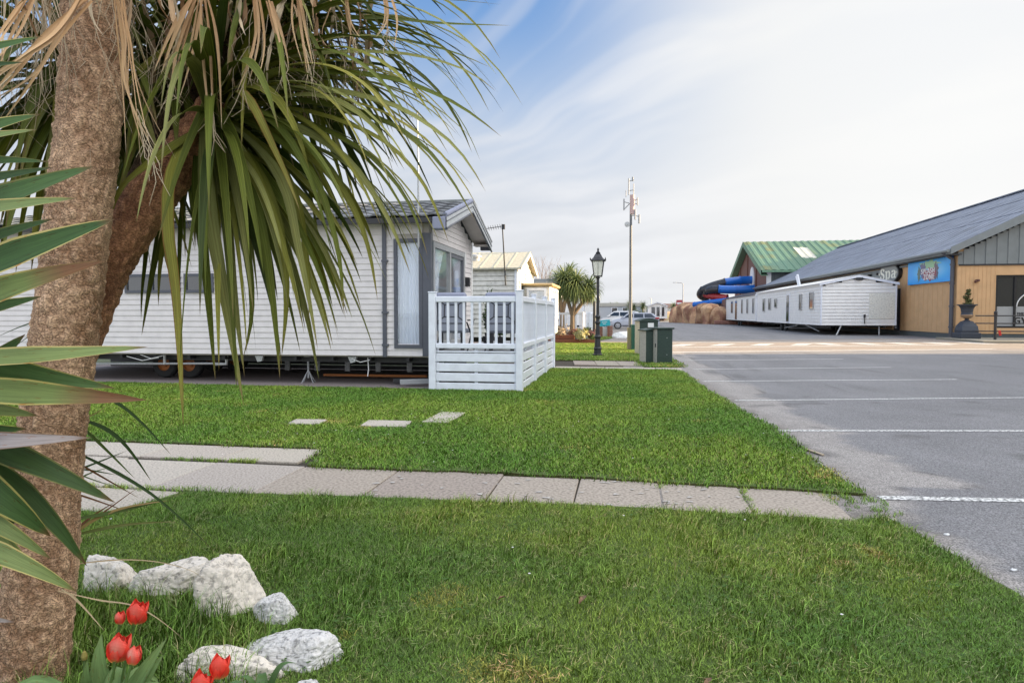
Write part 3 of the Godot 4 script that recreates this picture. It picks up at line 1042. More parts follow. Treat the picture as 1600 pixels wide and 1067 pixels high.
func make_flowers() -> void:
	tulip("open red tulip on the tallest stem, uppermost", Vector3(-1.575, 0.335, -1.93), 0.078, 0.35, Vector3(-0.045, 0, 0.03), 0.35, [[[Vector3(0.06, 0.10, 0.02), Vector3(0.14, 0.23, -0.01)], 0.035], [[Vector3(-0.05, 0.12, 0.0), Vector3(-0.06, 0.22, -0.02)], 0.04]])
	tulip("slim half opened red tulip bud beside the uppermost flower", Vector3(-1.625, 0.335, -1.92), 0.044, 0.0, Vector3(-0.02, 0, 0.02), 0.5, [[[Vector3(-0.03, 0.10, 0.04), Vector3(-0.02, 0.19, 0.05)], 0.03]], 4)
	tulip("largest red tulip with a pale pink flush, at the left", Vector3(-1.563, 0.262, -1.83), 0.084, 0.25, Vector3(-0.03, 0, 0.03), 0.8, [[[Vector3(-0.06, 0.12, 0.05), Vector3(-0.15, 0.16, 0.06), Vector3(-0.2, 0.09, 0.08)], 0.05], [[Vector3(0.09, 0.1, 0.06), Vector3(0.2, 0.13, 0.08), Vector3(0.27, 0.1, 0.1)], 0.06], [[Vector3(-0.02, 0.12, 0.10), Vector3(-0.06, 0.17, 0.14)], 0.06], [[Vector3(0.05, 0.1, -0.06), Vector3(0.10, 0.18, -0.1)], 0.045]])
	tulip("closed red and yellow tulip bud right of the largest flower", Vector3(-1.502, 0.262, -1.82), 0.058, 0.0, Vector3(-0.03, 0, 0.05), 1.0, [[[Vector3(0.05, 0.1, 0.02), Vector3(0.09, 0.17, 0.0)], 0.05], [[Vector3(0.0, 0.08, 0.1), Vector3(0.08, 0.12, 0.17)], 0.05]], 4)
	tulip("bright red tulip in front of the low rock", Vector3(-1.186, 0.262, -1.79), 0.066, 0.4, Vector3(0.0, 0, 0.05), 0.1, [[[Vector3(0.06, 0.12, 0.0), Vector3(0.1, 0.2, 0.0)], 0.04]])
	tulip("red tulip cut by the bottom edge of the photo", Vector3(-1.225, 0.225, -1.75), 0.07, 0.5, Vector3(-0.02, 0, 0.05), 0.15, [[[Vector3(-0.08, 0.1, 0.0), Vector3(-0.12, 0.17, 0.02)], 0.05]])
	# broad leaf clumps at the foot of the tulips
	for q in [[Vector3(-1.60, 0, -1.83), "broad green tulip leaves at the foot of the largest red tulip", 9], [Vector3(-1.47, 0, -1.80), "broad pale green leaves lying right of the closed tulip bud", 7], [Vector3(-1.24, 0, -1.78), "green tulip leaves under the two bright red tulips at the bottom", 5]]:
		var lc := thing("tulip_leaves", q[1], "plant", q[0])
		for k in q[2]:
			var a: float = TAU * k / q[2] + rr(-0.3, 0.3)
			var dd := Vector3(cos(a), 0, sin(a))
			var hh := rr(0.11, 0.18)
			put("leaf", blade([Vector3.ZERO, dd * 0.05 + Vector3(0, hh * 0.6, 0), dd * rr(0.10, 0.15) + Vector3(0, hh, 0), dd * rr(0.14, 0.2) + Vector3(0, hh * rr(0.6, 1.05), 0)], rr(0.05, 0.08), 0.35, Color(0.17, 0.29, 0.09), Color(0.27, 0.41, 0.16), Color(0.28, 0.40, 0.16), Color(-1, 0, 0), 2, 0.95, Vector3(0.3, 0.7, 0.6)), M.sword, lc)
	# green bud with no colour yet
	var o := thing("tulip_bud", "small green tulip bud at the foot of the trunk", "tulip", Vector3(-1.70, 0, -1.84))
	var mb := MB.new()
	mb.col = Color(0.11, 0.18, 0.06)
	mb.tube([Vector3.ZERO, Vector3(0.005, 0.24, -0.01)], [0.004], 6)
	part("stem", mb, M.grass, o)
	mb = MB.new()
	mb.col = Color(0.32, 0.27, 0.08)
	mb.lathe([Vector2(0, 0), Vector2(0.008, 0.006), Vector2(0.010, 0.016), Vector2(0.006, 0.03), Vector2(0, 0.036)], 8, Vector3(0.005, 0.24, -0.01))
	part("bud", mb, M.grass, o)
	put("leaf", blade([Vector3.ZERO, Vector3(0.02, 0.1, 0.02), Vector3(0.05, 0.2, 0.02)], 0.03, 0.35, Color(0.07, 0.135, 0.045), Color(0.10, 0.18, 0.06), Color(0.12, 0.19, 0.06), Color(-1, 0, 0), 2), M.leaf, o)
	# leafy weed in front of the low rock
	var wd := thing("leafy_weed", "leafy green weed growing against the low rock", "weed", Vector3(-1.17, 0, -2.0))
	for i in 16:
		var a := rr(0, TAU)
		var r := rr(0.03, 0.13)
		var h := rr(0.06, 0.16)
		put("leaf", blade([Vector3.ZERO, Vector3(cos(a) * r * 0.6, h, sin(a) * r * 0.6), Vector3(cos(a) * r * 1.3, h * rr(0.8, 1.1), sin(a) * r * 1.3)], rr(0.025, 0.045), 0.2, Color(0.05, 0.10, 0.03), Color(0.09, 0.17, 0.05), Color(0.09, 0.17, 0.05), Color(-1, 0, 0), 2), M.leaf, wd)
	# debris
	mb = MB.new()
	mb.bevel(Vector3.ZERO, Vector3(0.03, 0.014, 0.30), 0.004)
	var st := part("stick", mb, mat(L(0.42, 0.34, 0.24), 0.8))
	st.position = Vector3(1.83, 0.012, -6.86)
	st.rotation.y = 0.3
	tag(st, "bare wooden stick lying on the asphalt at the lawn edge", "stick")
	for q in [[Vector3(-0.18, 0.04, -3.02), "brown curled dead leaf lying in the near lawn, centre", 0.032], [Vector3(-0.55, 0.035, -3.0), "small tan dead leaf in the near lawn, left of the curled one", 0.02], [Vector3(0.30, 0.035, -2.42), "pale dead leaf in the near lawn by the bottom edge", 0.025]]:
		var lf := put("dead_leaf", blade([Vector3(-q[2], 0, 0), Vector3(-q[2] * 0.3, q[2] * 0.5, 0.012), Vector3(q[2] * 0.4, -0.002, -0.008), Vector3(q[2], q[2] * 0.6, 0.01)], q[2] * 0.9, 1.1, Color(0.22, 0.13, 0.07), Color(0.30, 0.20, 0.12), Color(0.25, 0.15, 0.1), Color(-1, 0, 0), 2), M.dry)
		lf.position = q[0]
		lf.rotation.y = q[2] * 40
		tag(lf, q[1], "dead leaf")
	mb = MB.new()
	mb.col = Color(0.8, 0.8, 0.76)
	for i in 46:
		var p := Vector3(rr(-5, 1.6), 0.055, rr(-10, -2.4))
		if p.z < -4.6 and p.z > -5.6:
			p.z -= 1.2
		for k in 5:
			var a := TAU * k / 5
			mb.tri(p + Vector3(0, 0.004, 0), p + Vector3(cos(a), 0, sin(a)) * 0.008, p + Vector3(cos(a + 1.25), 0, sin(a + 1.25)) * 0.008, Vector3.UP, Vector3.UP, Vector3.UP)
	var dz := part("daisies", mb, M.petal)
	tag(dz, "tiny white daisies scattered over both lawns", "daisies")
	dz.set_meta("kind", "stuff")
	for q in [[Vector3(2.03, 0.008, -3.86), "crumpled white scrap of paper on the asphalt edge"], [Vector3(1.98, 0.008, -3.32), "white scrap on the asphalt nearest the right edge"], [Vector3(1.95, 0.008, -4.42), "tiny white scrap on the asphalt below the first bay line"]]:
		var sc := put("paper_scrap", rock_mesh(Vector3(0.03, 0.014, 0.022), int(q[0].z * -100)), M.white)
		sc.position = q[0]
		tag(sc, q[1], "litter")

# ---------------------------------------------------------------- palm and yucca
func limb(path: Array, radii: Array, sd: int, c0: Color, c1: Color) -> MB:
	var cv := Curve3D.new()
	for i in path.size():
		var h: Vector3 = (path[mini(i + 1, path.size() - 1)] - path[maxi(i - 1, 0)]) / 6.0
		cv.add_point(path[i], -h, h)
	var tot := cv.get_baked_length()
	var f := FastNoiseLite.new()
	f.seed = sd
	f.frequency = 1.0
	f.fractal_octaves = 4
	var rows := int(tot / 0.008)
	var sides := 90
	var g := []
	var cg := []
	var mid := []
	for i in rows + 1:
		var t := float(i) / rows
		var p := cv.sample_baked(t * tot, true)
		var d := (cv.sample_baked(minf(t * tot + 0.03, tot), true) - cv.sample_baked(maxf(t * tot - 0.03, 0), true)).normalized()
		var x := d.cross(Vector3(0.1, 0.1, 1)).normalized()
		var y := x.cross(d)
		var fi := t * (radii.size() - 1)
		var k0 := mini(int(fi), radii.size() - 2)
		var r: float = lerpf(radii[k0], radii[k0 + 1], fi - k0)
		var ring := PackedVector3Array()
		var cr := PackedColorArray()
		for k in sides:
			var a := TAU * k / sides
			var o := x * cos(a) + y * sin(a)
			var q := p + o * r
			var big := f.get_noise_3d(q.x * 4, q.y * 4, q.z * 4)
			var up := f.get_noise_3d(q.x * 22 + 9, q.y * 11, q.z * 22)
			var ac := f.get_noise_3d(q.x * 22, q.y * 48, q.z * 22 + 7)
			var rough := absf(up) * 0.015 + maxf(ac, 0.0) * 0.008
			ring.append(p + o * (r * (1.0 + 0.03 * big) - 0.006 + rough))
			cr.append(c0.lerp(c1, clampf(0.12 + big * 0.7 + rough * 76.0, 0, 1)))
		g.append(ring)
		cg.append(cr)
		mid.append(p)
	var ng := []
	for i in rows + 1:
		var line := PackedVector3Array()
		for k in sides:
			var dn: Vector3 = g[mini(i + 1, rows)][k] - g[maxi(i - 1, 0)][k]
			var da: Vector3 = g[i][(k + 1) % sides] - g[i][(k + sides - 1) % sides]
			var m := dn.cross(da).normalized()
			line.append(m if m.dot(g[i][k] - mid[i]) > 0 else -m)
		ng.append(line)
	var mb := MB.new()
	for i in rows:
		for k in sides:
			var l := (k + 1) % sides
			mb.tri(g[i][k], g[i][l], g[i + 1][l], ng[i][k], ng[i][l], ng[i + 1][l], cg[i][k], cg[i][l], cg[i + 1][l])
			mb.tri(g[i][k], g[i + 1][l], g[i + 1][k], ng[i][k], ng[i + 1][l], ng[i + 1][k], cg[i][k], cg[i + 1][l], cg[i + 1][k])
	return mb

var host: Node3D
const PALM_COLS := [[Color(0.098, 0.131, 0.022), Color(0.189, 0.219, 0.041)], [Color(0.234, 0.256, 0.084), Color(0.364, 0.362, 0.120)], [Color(0.176, 0.194, 0.031), Color(0.351, 0.338, 0.072)], [Color(0.052, 0.081, 0.026), Color(0.104, 0.138, 0.042)], [Color(0.312, 0.325, 0.060), Color(0.468, 0.413, 0.108)]]

func hero(called: String, pts: Array, w: float, k: int) -> void:
	var c: Array = PALM_COLS[k]
	var g := rr(0.9, 1.15)
	put(called, blade(pts, w * 0.86, 0.28, c[0] * g, c[1] * g, Color(0.30, 0.20, 0.10), Color(0.42, 0.22, 0.07) if k == 4 else Color(-1, 0, 0), 0, 0.9, (Vector3(0.4, 0.3, 0.6) + Vector3(rr(-0.4, 0.4), rr(0, 0.6), rr(-0.3, 0.3))).normalized()), M.strap, host)

var inner: SurfaceTool   # while set, a crown's leaves are joined into one mesh

func crown(at: Vector3, count: int, len_lo: float, len_hi: float, width: float, droop: float, el_lo: float, el_hi: float, clear := false) -> void:
	for i in count:
		var az := TAU * (i * 0.618034 + rr(-0.05, 0.05))
		var el := lerpf(el_hi, el_lo, pow((i + 0.5) / count, 0.8)) + rr(-0.1, 0.1)
		var d := Vector3(cos(az) * cos(el), sin(el), sin(az) * cos(el))
		if clear and el < 0.75 and d.dot(Vector3(-0.95, 0, 0.3)) > -0.05:
			d = d - 2.0 * d.dot(Vector3(-0.95, 0, 0.3)) * Vector3(-0.95, 0, 0.3)
		var len_ := rr(len_lo, len_hi)
		var p := at + d * 0.03 + Vector3(0, rr(-0.12, 0.1), 0)
		var pts := [p]
		var q := d
		var dr := droop * rr(0.7, 1.35)
		for s in 6:
			p += q * len_ / 6
			q = (q + Vector3.DOWN * dr * (s + 1.5) / 6.0 * (1.0 - 0.4 * absf(q.y))).normalized()
			pts.append(p)
		var k := 0 if rr(0, 1) < 0.42 else (2 if rr(0, 1) < 0.55 else (1 if rr(0, 1) < 0.7 else 3))
		var c: Array = PALM_COLS[k]
		var g := rr(0.75, 1.2)
		if inner:
			inner.append_from(blade(pts, width * rr(0.75, 1.15), 0.3, c[0] * g, c[1] * g, Color(0.26, 0.18, 0.09)), 0, Transform3D())
			continue
		put("leaf", blade(pts, width * rr(0.75, 1.15), 0.3, c[0] * g, c[1] * g, Color(0.26, 0.18, 0.09), c[1] * 1.5 if i % 2 else Color(-1, 0, 0), 0, 0.9 if rr(0, 1) < 0.6 else 1.1, (Vector3.UP + Vector3(rr(-0.7, 0.7), 0, rr(-0.2, 0.9))).normalized()), M.strap, host)

func spray(count: int) -> void:
	# long narrow leaves arching out over the lawn from both crowns
	for i in count:
		var t := (i + 0.5) / count
		var at := Vector3(-1.70, 2.22, -2.62) if i % 3 else Vector3(-1.60, 2.6, -2.8)
		var az := rr(-0.75, 0.55)
		var el := rr(-0.15, 0.95)
		var d := Vector3(cos(az) * cos(el), sin(el), sin(az) * cos(el))
		var p := at + d * 0.04 + Vector3(0, rr(-0.06, 0.1), 0)
		var pts := [p]
		var l := rr(0.95, 1.3)
		var dr := rr(0.35, 0.65)
		for k in 6:
			p += d * l / 6
			d = (d + Vector3.DOWN * dr * (k + 1.2) / 6.0).normalized()
			pts.append(p)
		var c: Array = PALM_COLS[[0, 1, 2, 2, 0, 4][i % 6]]
		var g := rr(0.8, 1.25)
		put("leaf", blade(pts, rr(0.026, 0.042), 0.35, c[0] * g, c[1] * g, Color(0.30, 0.21, 0.10), c[1] * 1.6 if i % 2 else Color(-1, 0, 0), 0, 0.92, (Vector3.UP + Vector3(rr(-0.3, 0.6), 0, rr(-0.1, 0.9))).normalized()), M.strap, host)

func hang(at: Vector3, spread: float, count: int, len_lo: float, len_hi: float, width: float, called: String, mb_all: MB = null) -> void:
	for i in count:
		var a := rr(0, TAU)
		var out := Vector3(cos(a), 0, sin(a))
		var p := at + out * spread * sqrt(rr(0.05, 1)) + Vector3(0, rr(-0.15, 0.1), 0)
		var l := rr(len_lo, len_hi)
		var pts := [p, p + out * l * 0.16 + Vector3(rr(-0.03, 0.03), -l * 0.35, rr(-0.03, 0.03)), p + out * l * rr(0.1, 0.22) + Vector3(rr(-0.05, 0.05), -l * 0.75, rr(-0.05, 0.05)), p + out * l * rr(0.05, 0.25) + Vector3(rr(-0.1, 0.1), -l, rr(-0.1, 0.1))]
		var g := rr(0.75, 1.2)
		var cols := [Color(0.50, 0.34, 0.20), Color(0.36, 0.21, 0.11), Color(0.60, 0.48, 0.32)]
		var c: Color = cols[rng.randi() % 3] * g
		if mb_all == null:
			put(called, blade(pts, width * rr(0.5, 1.2), 0.5, c, c * 1.1, Color(0.5, 0.42, 0.3)), M.dry, host)
		else:
			mb_all.col = Color(0.52, 0.42, 0.29) * g
			mb_all.tube(pts, [width, width * 0.8, width * 0.6, width * 0.3], 4, false)

func make_palm() -> void:
	host = thing("palm_tree", "tall leaning palm with rough tan trunk and drooping strap leaves at left", "palm tree")
	part("trunk", limb([Vector3(-2.13, -0.15, -2.035), Vector3(-2.105, 0.021, -2.049), Vector3(-2.078, 0.402, -2.08), Vector3(-2.053, 0.862, -2.113), Vector3(-2.005, 1.327, -2.151), Vector3(-1.965, 1.795, -2.187), Vector3(-1.938, 2.149, -2.217), Vector3(-1.935, 2.506, -2.243), Vector3(-1.924, 2.95, -2.28)], [0.124, 0.119, 0.112, 0.110, 0.108, 0.106, 0.106, 0.110, 0.114], 5, Color(0.40, 0.22, 0.12), Color(0.95, 0.63, 0.40)), M.bark, host)
	part("branch", limb([Vector3(-2.171, 0.976, -2.281), Vector3(-2.141, 1.223, -2.337), Vector3(-2.093, 1.478, -2.396), Vector3(-2.023, 1.663, -2.456), Vector3(-1.936, 1.839, -2.519), Vector3(-1.819, 2.003, -2.565), Vector3(-1.741, 2.155, -2.605), Vector3(-1.70, 2.26, -2.63)], [0.075, 0.085, 0.095, 0.10, 0.10, 0.095, 0.085, 0.06], 8, Color(0.28, 0.115, 0.06), Color(0.82, 0.42, 0.22)), M.bark, host)
	part("branch", limb([Vector3(-2.171, 1.45, -2.486), Vector3(-2.1, 1.9, -2.676), Vector3(-1.9, 2.35, -2.787), Vector3(-1.66, 2.69, -2.829), Vector3(-1.6, 2.8, -2.83)], [0.07, 0.075, 0.075, 0.07, 0.05], 12, Color(0.10, 0.055, 0.03), Color(0.30, 0.2, 0.12)), M.bark, host)
	hero("leaf",[Vector3(-1.72,2.11,-2.54),Vector3(-1.73,1.96,-2.40),Vector3(-1.74,1.72,-2.36),Vector3(-1.71,1.40,-2.36),Vector3(-1.68,0.91,-2.34)],0.068,4)
	hero("leaf",[Vector3(-1.68,2.13,-2.51),Vector3(-1.61,1.82,-2.41),Vector3(-1.54,1.47,-2.39),Vector3(-1.45,1.00,-2.38)],0.075,1)
	hero("leaf",[Vector3(-1.67,2.10,-2.54),Vector3(-1.56,1.75,-2.46),Vector3(-1.52,1.40,-2.45),Vector3(-1.48,1.10,-2.44)],0.060,1)
	hero("leaf",[Vector3(-1.75,2.11,-2.58),Vector3(-1.71,1.84,-2.50),Vector3(-1.66,1.50,-2.47),Vector3(-1.62,1.08,-2.46)],0.062,0)
	hero("leaf",[Vector3(-1.68,2.12,-2.59),Vector3(-1.53,1.76,-2.50),Vector3(-1.48,1.40,-2.50),Vector3(-1.51,1.17,-2.48)],0.060,0)
	hero("leaf",[Vector3(-1.63,2.10,-2.55),Vector3(-1.45,1.78,-2.48),Vector3(-1.38,1.45,-2.47),Vector3(-1.34,1.09,-2.46)],0.066,0)
	hero("leaf",[Vector3(-1.62,2.11,-2.55),Vector3(-1.42,1.84,-2.52),Vector3(-1.34,1.50,-2.52),Vector3(-1.36,1.17,-2.51)],0.066,2)
	hero("leaf",[Vector3(-1.58,2.12,-2.51),Vector3(-1.33,1.89,-2.44),Vector3(-1.23,1.57,-2.42),Vector3(-1.16,1.21,-2.42)],0.062,1)
	hero("leaf",[Vector3(-1.59,2.14,-2.56),Vector3(-1.34,1.89,-2.54),Vector3(-1.26,1.58,-2.54),Vector3(-1.25,1.32,-2.53)],0.050,2)
	hero("leaf",[Vector3(-1.57,2.15,-2.51),Vector3(-1.25,1.95,-2.48),Vector3(-1.11,1.65,-2.47),Vector3(-1.07,1.35,-2.46)],0.050,0)
	hero("leaf",[Vector3(-1.58,2.17,-2.56),Vector3(-1.26,1.99,-2.56),Vector3(-1.05,1.73,-2.56),Vector3(-0.97,1.40,-2.56)],0.050,2)
	hero("leaf",[Vector3(-1.54,2.17,-2.52),Vector3(-1.16,2.02,-2.47),Vector3(-0.94,1.79,-2.48),Vector3(-0.81,1.50,-2.49)],0.050,1)
	hero("leaf",[Vector3(-1.56,2.20,-2.57),Vector3(-1.16,2.07,-2.58),Vector3(-0.90,1.86,-2.61),Vector3(-0.78,1.58,-2.62)],0.055,0)
	hero("leaf",[Vector3(-1.53,2.20,-2.52),Vector3(-1.10,2.10,-2.51),Vector3(-0.82,1.92,-2.53),Vector3(-0.67,1.62,-2.54)],0.050,2)
	hero("leaf",[Vector3(-1.54,2.24,-2.57),Vector3(-1.11,2.17,-2.59),Vector3(-0.80,2.02,-2.63),Vector3(-0.59,1.72,-2.66)],0.055,0)
	hero("leaf",[Vector3(-1.52,2.25,-2.52),Vector3(-1.03,2.20,-2.52),Vector3(-0.70,2.04,-2.55),Vector3(-0.53,1.82,-2.57)],0.050,1)
	hero("leaf",[Vector3(-1.57,2.32,-2.57),Vector3(-1.06,2.31,-2.60),Vector3(-0.73,2.22,-2.65),Vector3(-0.49,2.06,-2.69)],0.055,0)
	hero("leaf",[Vector3(-1.57,2.37,-2.57),Vector3(-1.06,2.40,-2.61),Vector3(-0.70,2.35,-2.66),Vector3(-0.51,2.24,-2.69)],0.055,1)
	hero("leaf",[Vector3(-1.57,2.56,-2.73),Vector3(-1.12,2.60,-2.76),Vector3(-0.77,2.58,-2.82),Vector3(-0.48,2.57,-2.86)],0.060,0)
	hero("leaf",[Vector3(-1.58,2.62,-2.73),Vector3(-1.12,2.68,-2.76),Vector3(-0.80,2.68,-2.81),Vector3(-0.52,2.66,-2.86)],0.060,2)
	hero("leaf",[Vector3(-1.57,2.51,-2.73),Vector3(-1.12,2.52,-2.75),Vector3(-0.80,2.48,-2.81),Vector3(-0.56,2.39,-2.84)],0.055,0)
	hero("leaf",[Vector3(-1.84,2.11,-2.67),Vector3(-1.98,1.83,-2.68),Vector3(-2.04,1.55,-2.66),Vector3(-2.09,1.25,-2.64)],0.050,0)
	hero("leaf",[Vector3(-1.84,2.11,-2.67),Vector3(-1.96,1.86,-2.69),Vector3(-2.01,1.60,-2.67),Vector3(-2.02,1.38,-2.66)],0.050,2)
	hero("leaf",[Vector3(-1.84,2.08,-2.67),Vector3(-2.07,1.81,-2.72),Vector3(-2.12,1.52,-2.70),Vector3(-2.13,1.32,-2.69)],0.040,0)
	hero("leaf",[Vector3(-1.88,2.12,-2.76),Vector3(-2.01,1.85,-2.83),Vector3(-2.03,1.56,-2.82),Vector3(-2.03,1.20,-2.80)],0.030,0)
	hero("leaf",[Vector3(-1.67,2.10,-2.49),Vector3(-1.80,1.94,-2.36),Vector3(-1.94,1.80,-2.33),Vector3(-1.99,1.61,-2.32)],0.050,2)
	hero("leaf",[Vector3(-1.58,2.11,-2.47),Vector3(-1.44,2.19,-2.38),Vector3(-1.28,1.94,-2.35),Vector3(-1.19,1.73,-2.35)],0.050,4)
	var a := Vector3(-1.71, 2.20, -2.62)
	crown(a, 104, 0.85, 1.2, 0.046, 0.62, -1.15, 1.15, true)
	spray(60)
	crown(Vector3(-1.62, 2.74, -2.84), 58, 0.85, 1.25, 0.046, 0.5, -0.9, 1.2)
	inner = SurfaceTool.new()
	inner.begin(Mesh.PRIMITIVE_TRIANGLES)
	crown(Vector3(-2.45, 2.45, -2.75), 150, 0.7, 1.1, 0.055, 0.6, -1.1, 1.0)
	crown(Vector3(-2.15, 2.55, -3.0), 130, 0.7, 1.0, 0.055, 0.6, -1.0, 1.0)
	crown(Vector3(-1.7, 2.75, -3.1), 110, 0.7, 1.0, 0.05, 0.6, -1.0, 1.0)
	var il := put("inner_leaves", inner.commit(), M.strap, host)
	il.set_meta("kind", "stuff")
	inner = null
	crown(Vector3(-1.92, 3.0, -2.3), 14, 0.8, 1.05, 0.055, 0.4, 0.0, 1.3)
	hang(Vector3(-1.62, 2.72, -2.80), 0.34, 36, 0.25, 0.5, 0.03, "dead_leaf")
	hang(Vector3(-1.35, 2.78, -2.65), 0.30, 26, 0.28, 0.5, 0.026, "dead_leaf")
	hang(Vector3(-1.95, 2.86, -2.26), 0.22, 30, 0.35, 0.75, 0.026, "dead_leaf")
	hang(Vector3(-2.15, 2.8, -2.15), 0.2, 22, 0.35, 0.7, 0.02, "dead_leaf")
	# broad split dead fronds: across the top left corner and hanging in front of the crowns
	var mb := MB.new()
	for q in [
		[[Vector3(-1.75, 2.40, -1.98), Vector3(-1.78, 2.25, -1.92), Vector3(-1.85, 2.13, -1.86), Vector3(-1.99, 2.03, -1.83)], 0.045],
		[[Vector3(-1.78, 2.40, -2.03), Vector3(-1.86, 2.25, -1.96), Vector3(-1.93, 2.11, -1.89), Vector3(-2.05, 1.96, -1.87)], 0.05],
		[[Vector3(-1.90, 2.42, -1.96), Vector3(-1.94, 2.25, -1.90), Vector3(-1.97, 2.11, -1.83)], 0.035],
		[[Vector3(-1.69, 2.44, -2.05), Vector3(-1.68, 2.28, -2.07), Vector3(-1.67, 2.14, -2.09), Vector3(-1.64, 1.92, -2.11)], 0.026],
		[[Vector3(-1.71, 2.47, -2.10), Vector3(-1.69, 2.29, -2.09), Vector3(-1.66, 2.09, -2.09), Vector3(-1.61, 1.88, -2.11)], 0.018],
		[[Vector3(-1.59, 2.52, -2.32), Vector3(-1.64, 2.40, -2.31), Vector3(-1.72, 2.26, -2.31)], 0.05],
		[[Vector3(-1.57, 2.54, -2.33), Vector3(-1.62, 2.33, -2.31), Vector3(-1.69, 2.17, -2.31)], 0.04],
		[[Vector3(-1.55, 2.52, -2.33), Vector3(-1.53, 2.35, -2.32), Vector3(-1.51, 2.02, -2.31)], 0.036],
		[[Vector3(-1.34, 2.54, -2.31), Vector3(-1.33, 2.35, -2.31), Vector3(-1.38, 2.17, -2.29)], 0.04],
		[[Vector3(-1.29, 2.49, -2.32), Vector3(-1.24, 2.33, -2.32), Vector3(-1.23, 2.22, -2.32)], 0.036],
		[[Vector3(-1.21, 2.56, -2.39), Vector3(-1.19, 2.40, -2.38), Vector3(-1.15, 2.23, -2.38)], 0.04],
		[[Vector3(-1.07, 2.61, -2.51), Vector3(-1.05, 2.46, -2.51), Vector3(-1.02, 2.35, -2.51)], 0.035],
		[[Vector3(-0.92, 2.61, -2.54), Vector3(-0.90, 2.49, -2.54), Vector3(-0.92, 2.39, -2.53)], 0.03]]:
		for k in 4:
			var pts := []
			var off := Vector3(rr(-0.012, 0.012), 0, rr(-0.012, 0.012))
			for j in q[0].size():
				pts.append(q[0][j] + off * (1.0 + j) + Vector3(rr(-0.012, 0.012), rr(-0.012, 0.012), rr(-0.01, 0.01)) * j)
			var g := rr(0.8, 1.15)
			put("dead_leaf", blade(pts, q[1] * rr(0.2, 0.42), 0.6, Color(0.50, 0.29, 0.14) * g, Color(0.64, 0.46, 0.26) * g, Color(0.68, 0.56, 0.36), Color(-1, 0, 0), 0, 0.85, Vector3(0.4, 0.2, 0.8) + Vector3(rr(-0.4, 0.4), rr(-0.3, 0.3), 0)), M.dry, host)
		var e: Vector3 = q[0][-1]
		var f: Vector3 = q[0][-2]
		mb.col = Color(0.62, 0.51, 0.35)
		for k in 5:
			var st := f.lerp(e, rr(0.3, 0.95))
			var dr := (e - f) * rr(0.3, 0.7)
			mb.tube([st, st + dr * 0.6 + Vector3(rr(-0.02, 0.02), -0.01, rr(-0.02, 0.02)), st + dr + Vector3(rr(-0.06, 0.06), rr(-0.05, 0.02), rr(-0.03, 0.03))], [0.0018, 0.0014, 0.0008], 4, false)
	hang(Vector3(-1.93, 2.62, -2.23), 0.16, 60, 0.2, 0.6, 0.0015, "", mb)
	hang(Vector3(-2.12, 2.55, -2.1), 0.2, 80, 0.25, 0.6, 0.0015, "", mb)
	hang(Vector3(-1.55, 2.5, -2.7), 0.35, 50, 0.2, 0.4, 0.0014, "", mb)
	hang(Vector3(-1.3, 2.5, -2.6), 0.25, 40, 0.15, 0.35, 0.0014, "", mb)
	var fb := part("fibres", mb, M.dry, host)
	fb.set_meta("kind", "stuff")

const YUCCA := [[Color(0.055, 0.11, 0.035), Color(0.085, 0.155, 0.05)], [Color(0.19, 0.25, 0.09), Color(0.21, 0.27, 0.10)], [Color(0.04, 0.075, 0.022), Color(0.06, 0.11, 0.035)], [Color(0.065, 0.125, 0.04), Color(0.055, 0.11, 0.035)], [Color(0.15, 0.21, 0.065), Color(0.17, 0.22, 0.07)], [Color(0.42, 0.38, 0.42), Color(0.36, 0.31, 0.30)]]

func yucca_leaf(called: String, pts: Array, w: float, k: int) -> void:
	var c: Array = YUCCA[k]
	var g := rr(0.9, 1.15)
	var tip := Color(0.20, 0.10, 0.05)
	put(called, blade(pts, w, 0.34, c[0] * g, c[1] * g, tip, ([Color(0.66, 0.56, 0.22), Color(0.52, 0.46, 0.15), Color(0.20, 0.21, 0.07)][rng.randi() % 3]) if k != 5 else Color(0.3, 0.2, 0.14), 1, 0.72 if k == 4 else 0.93, Vector3(rr(0.2, 0.5), rr(0.35, 0.9), 0.8).normalized()), M.sword, host)

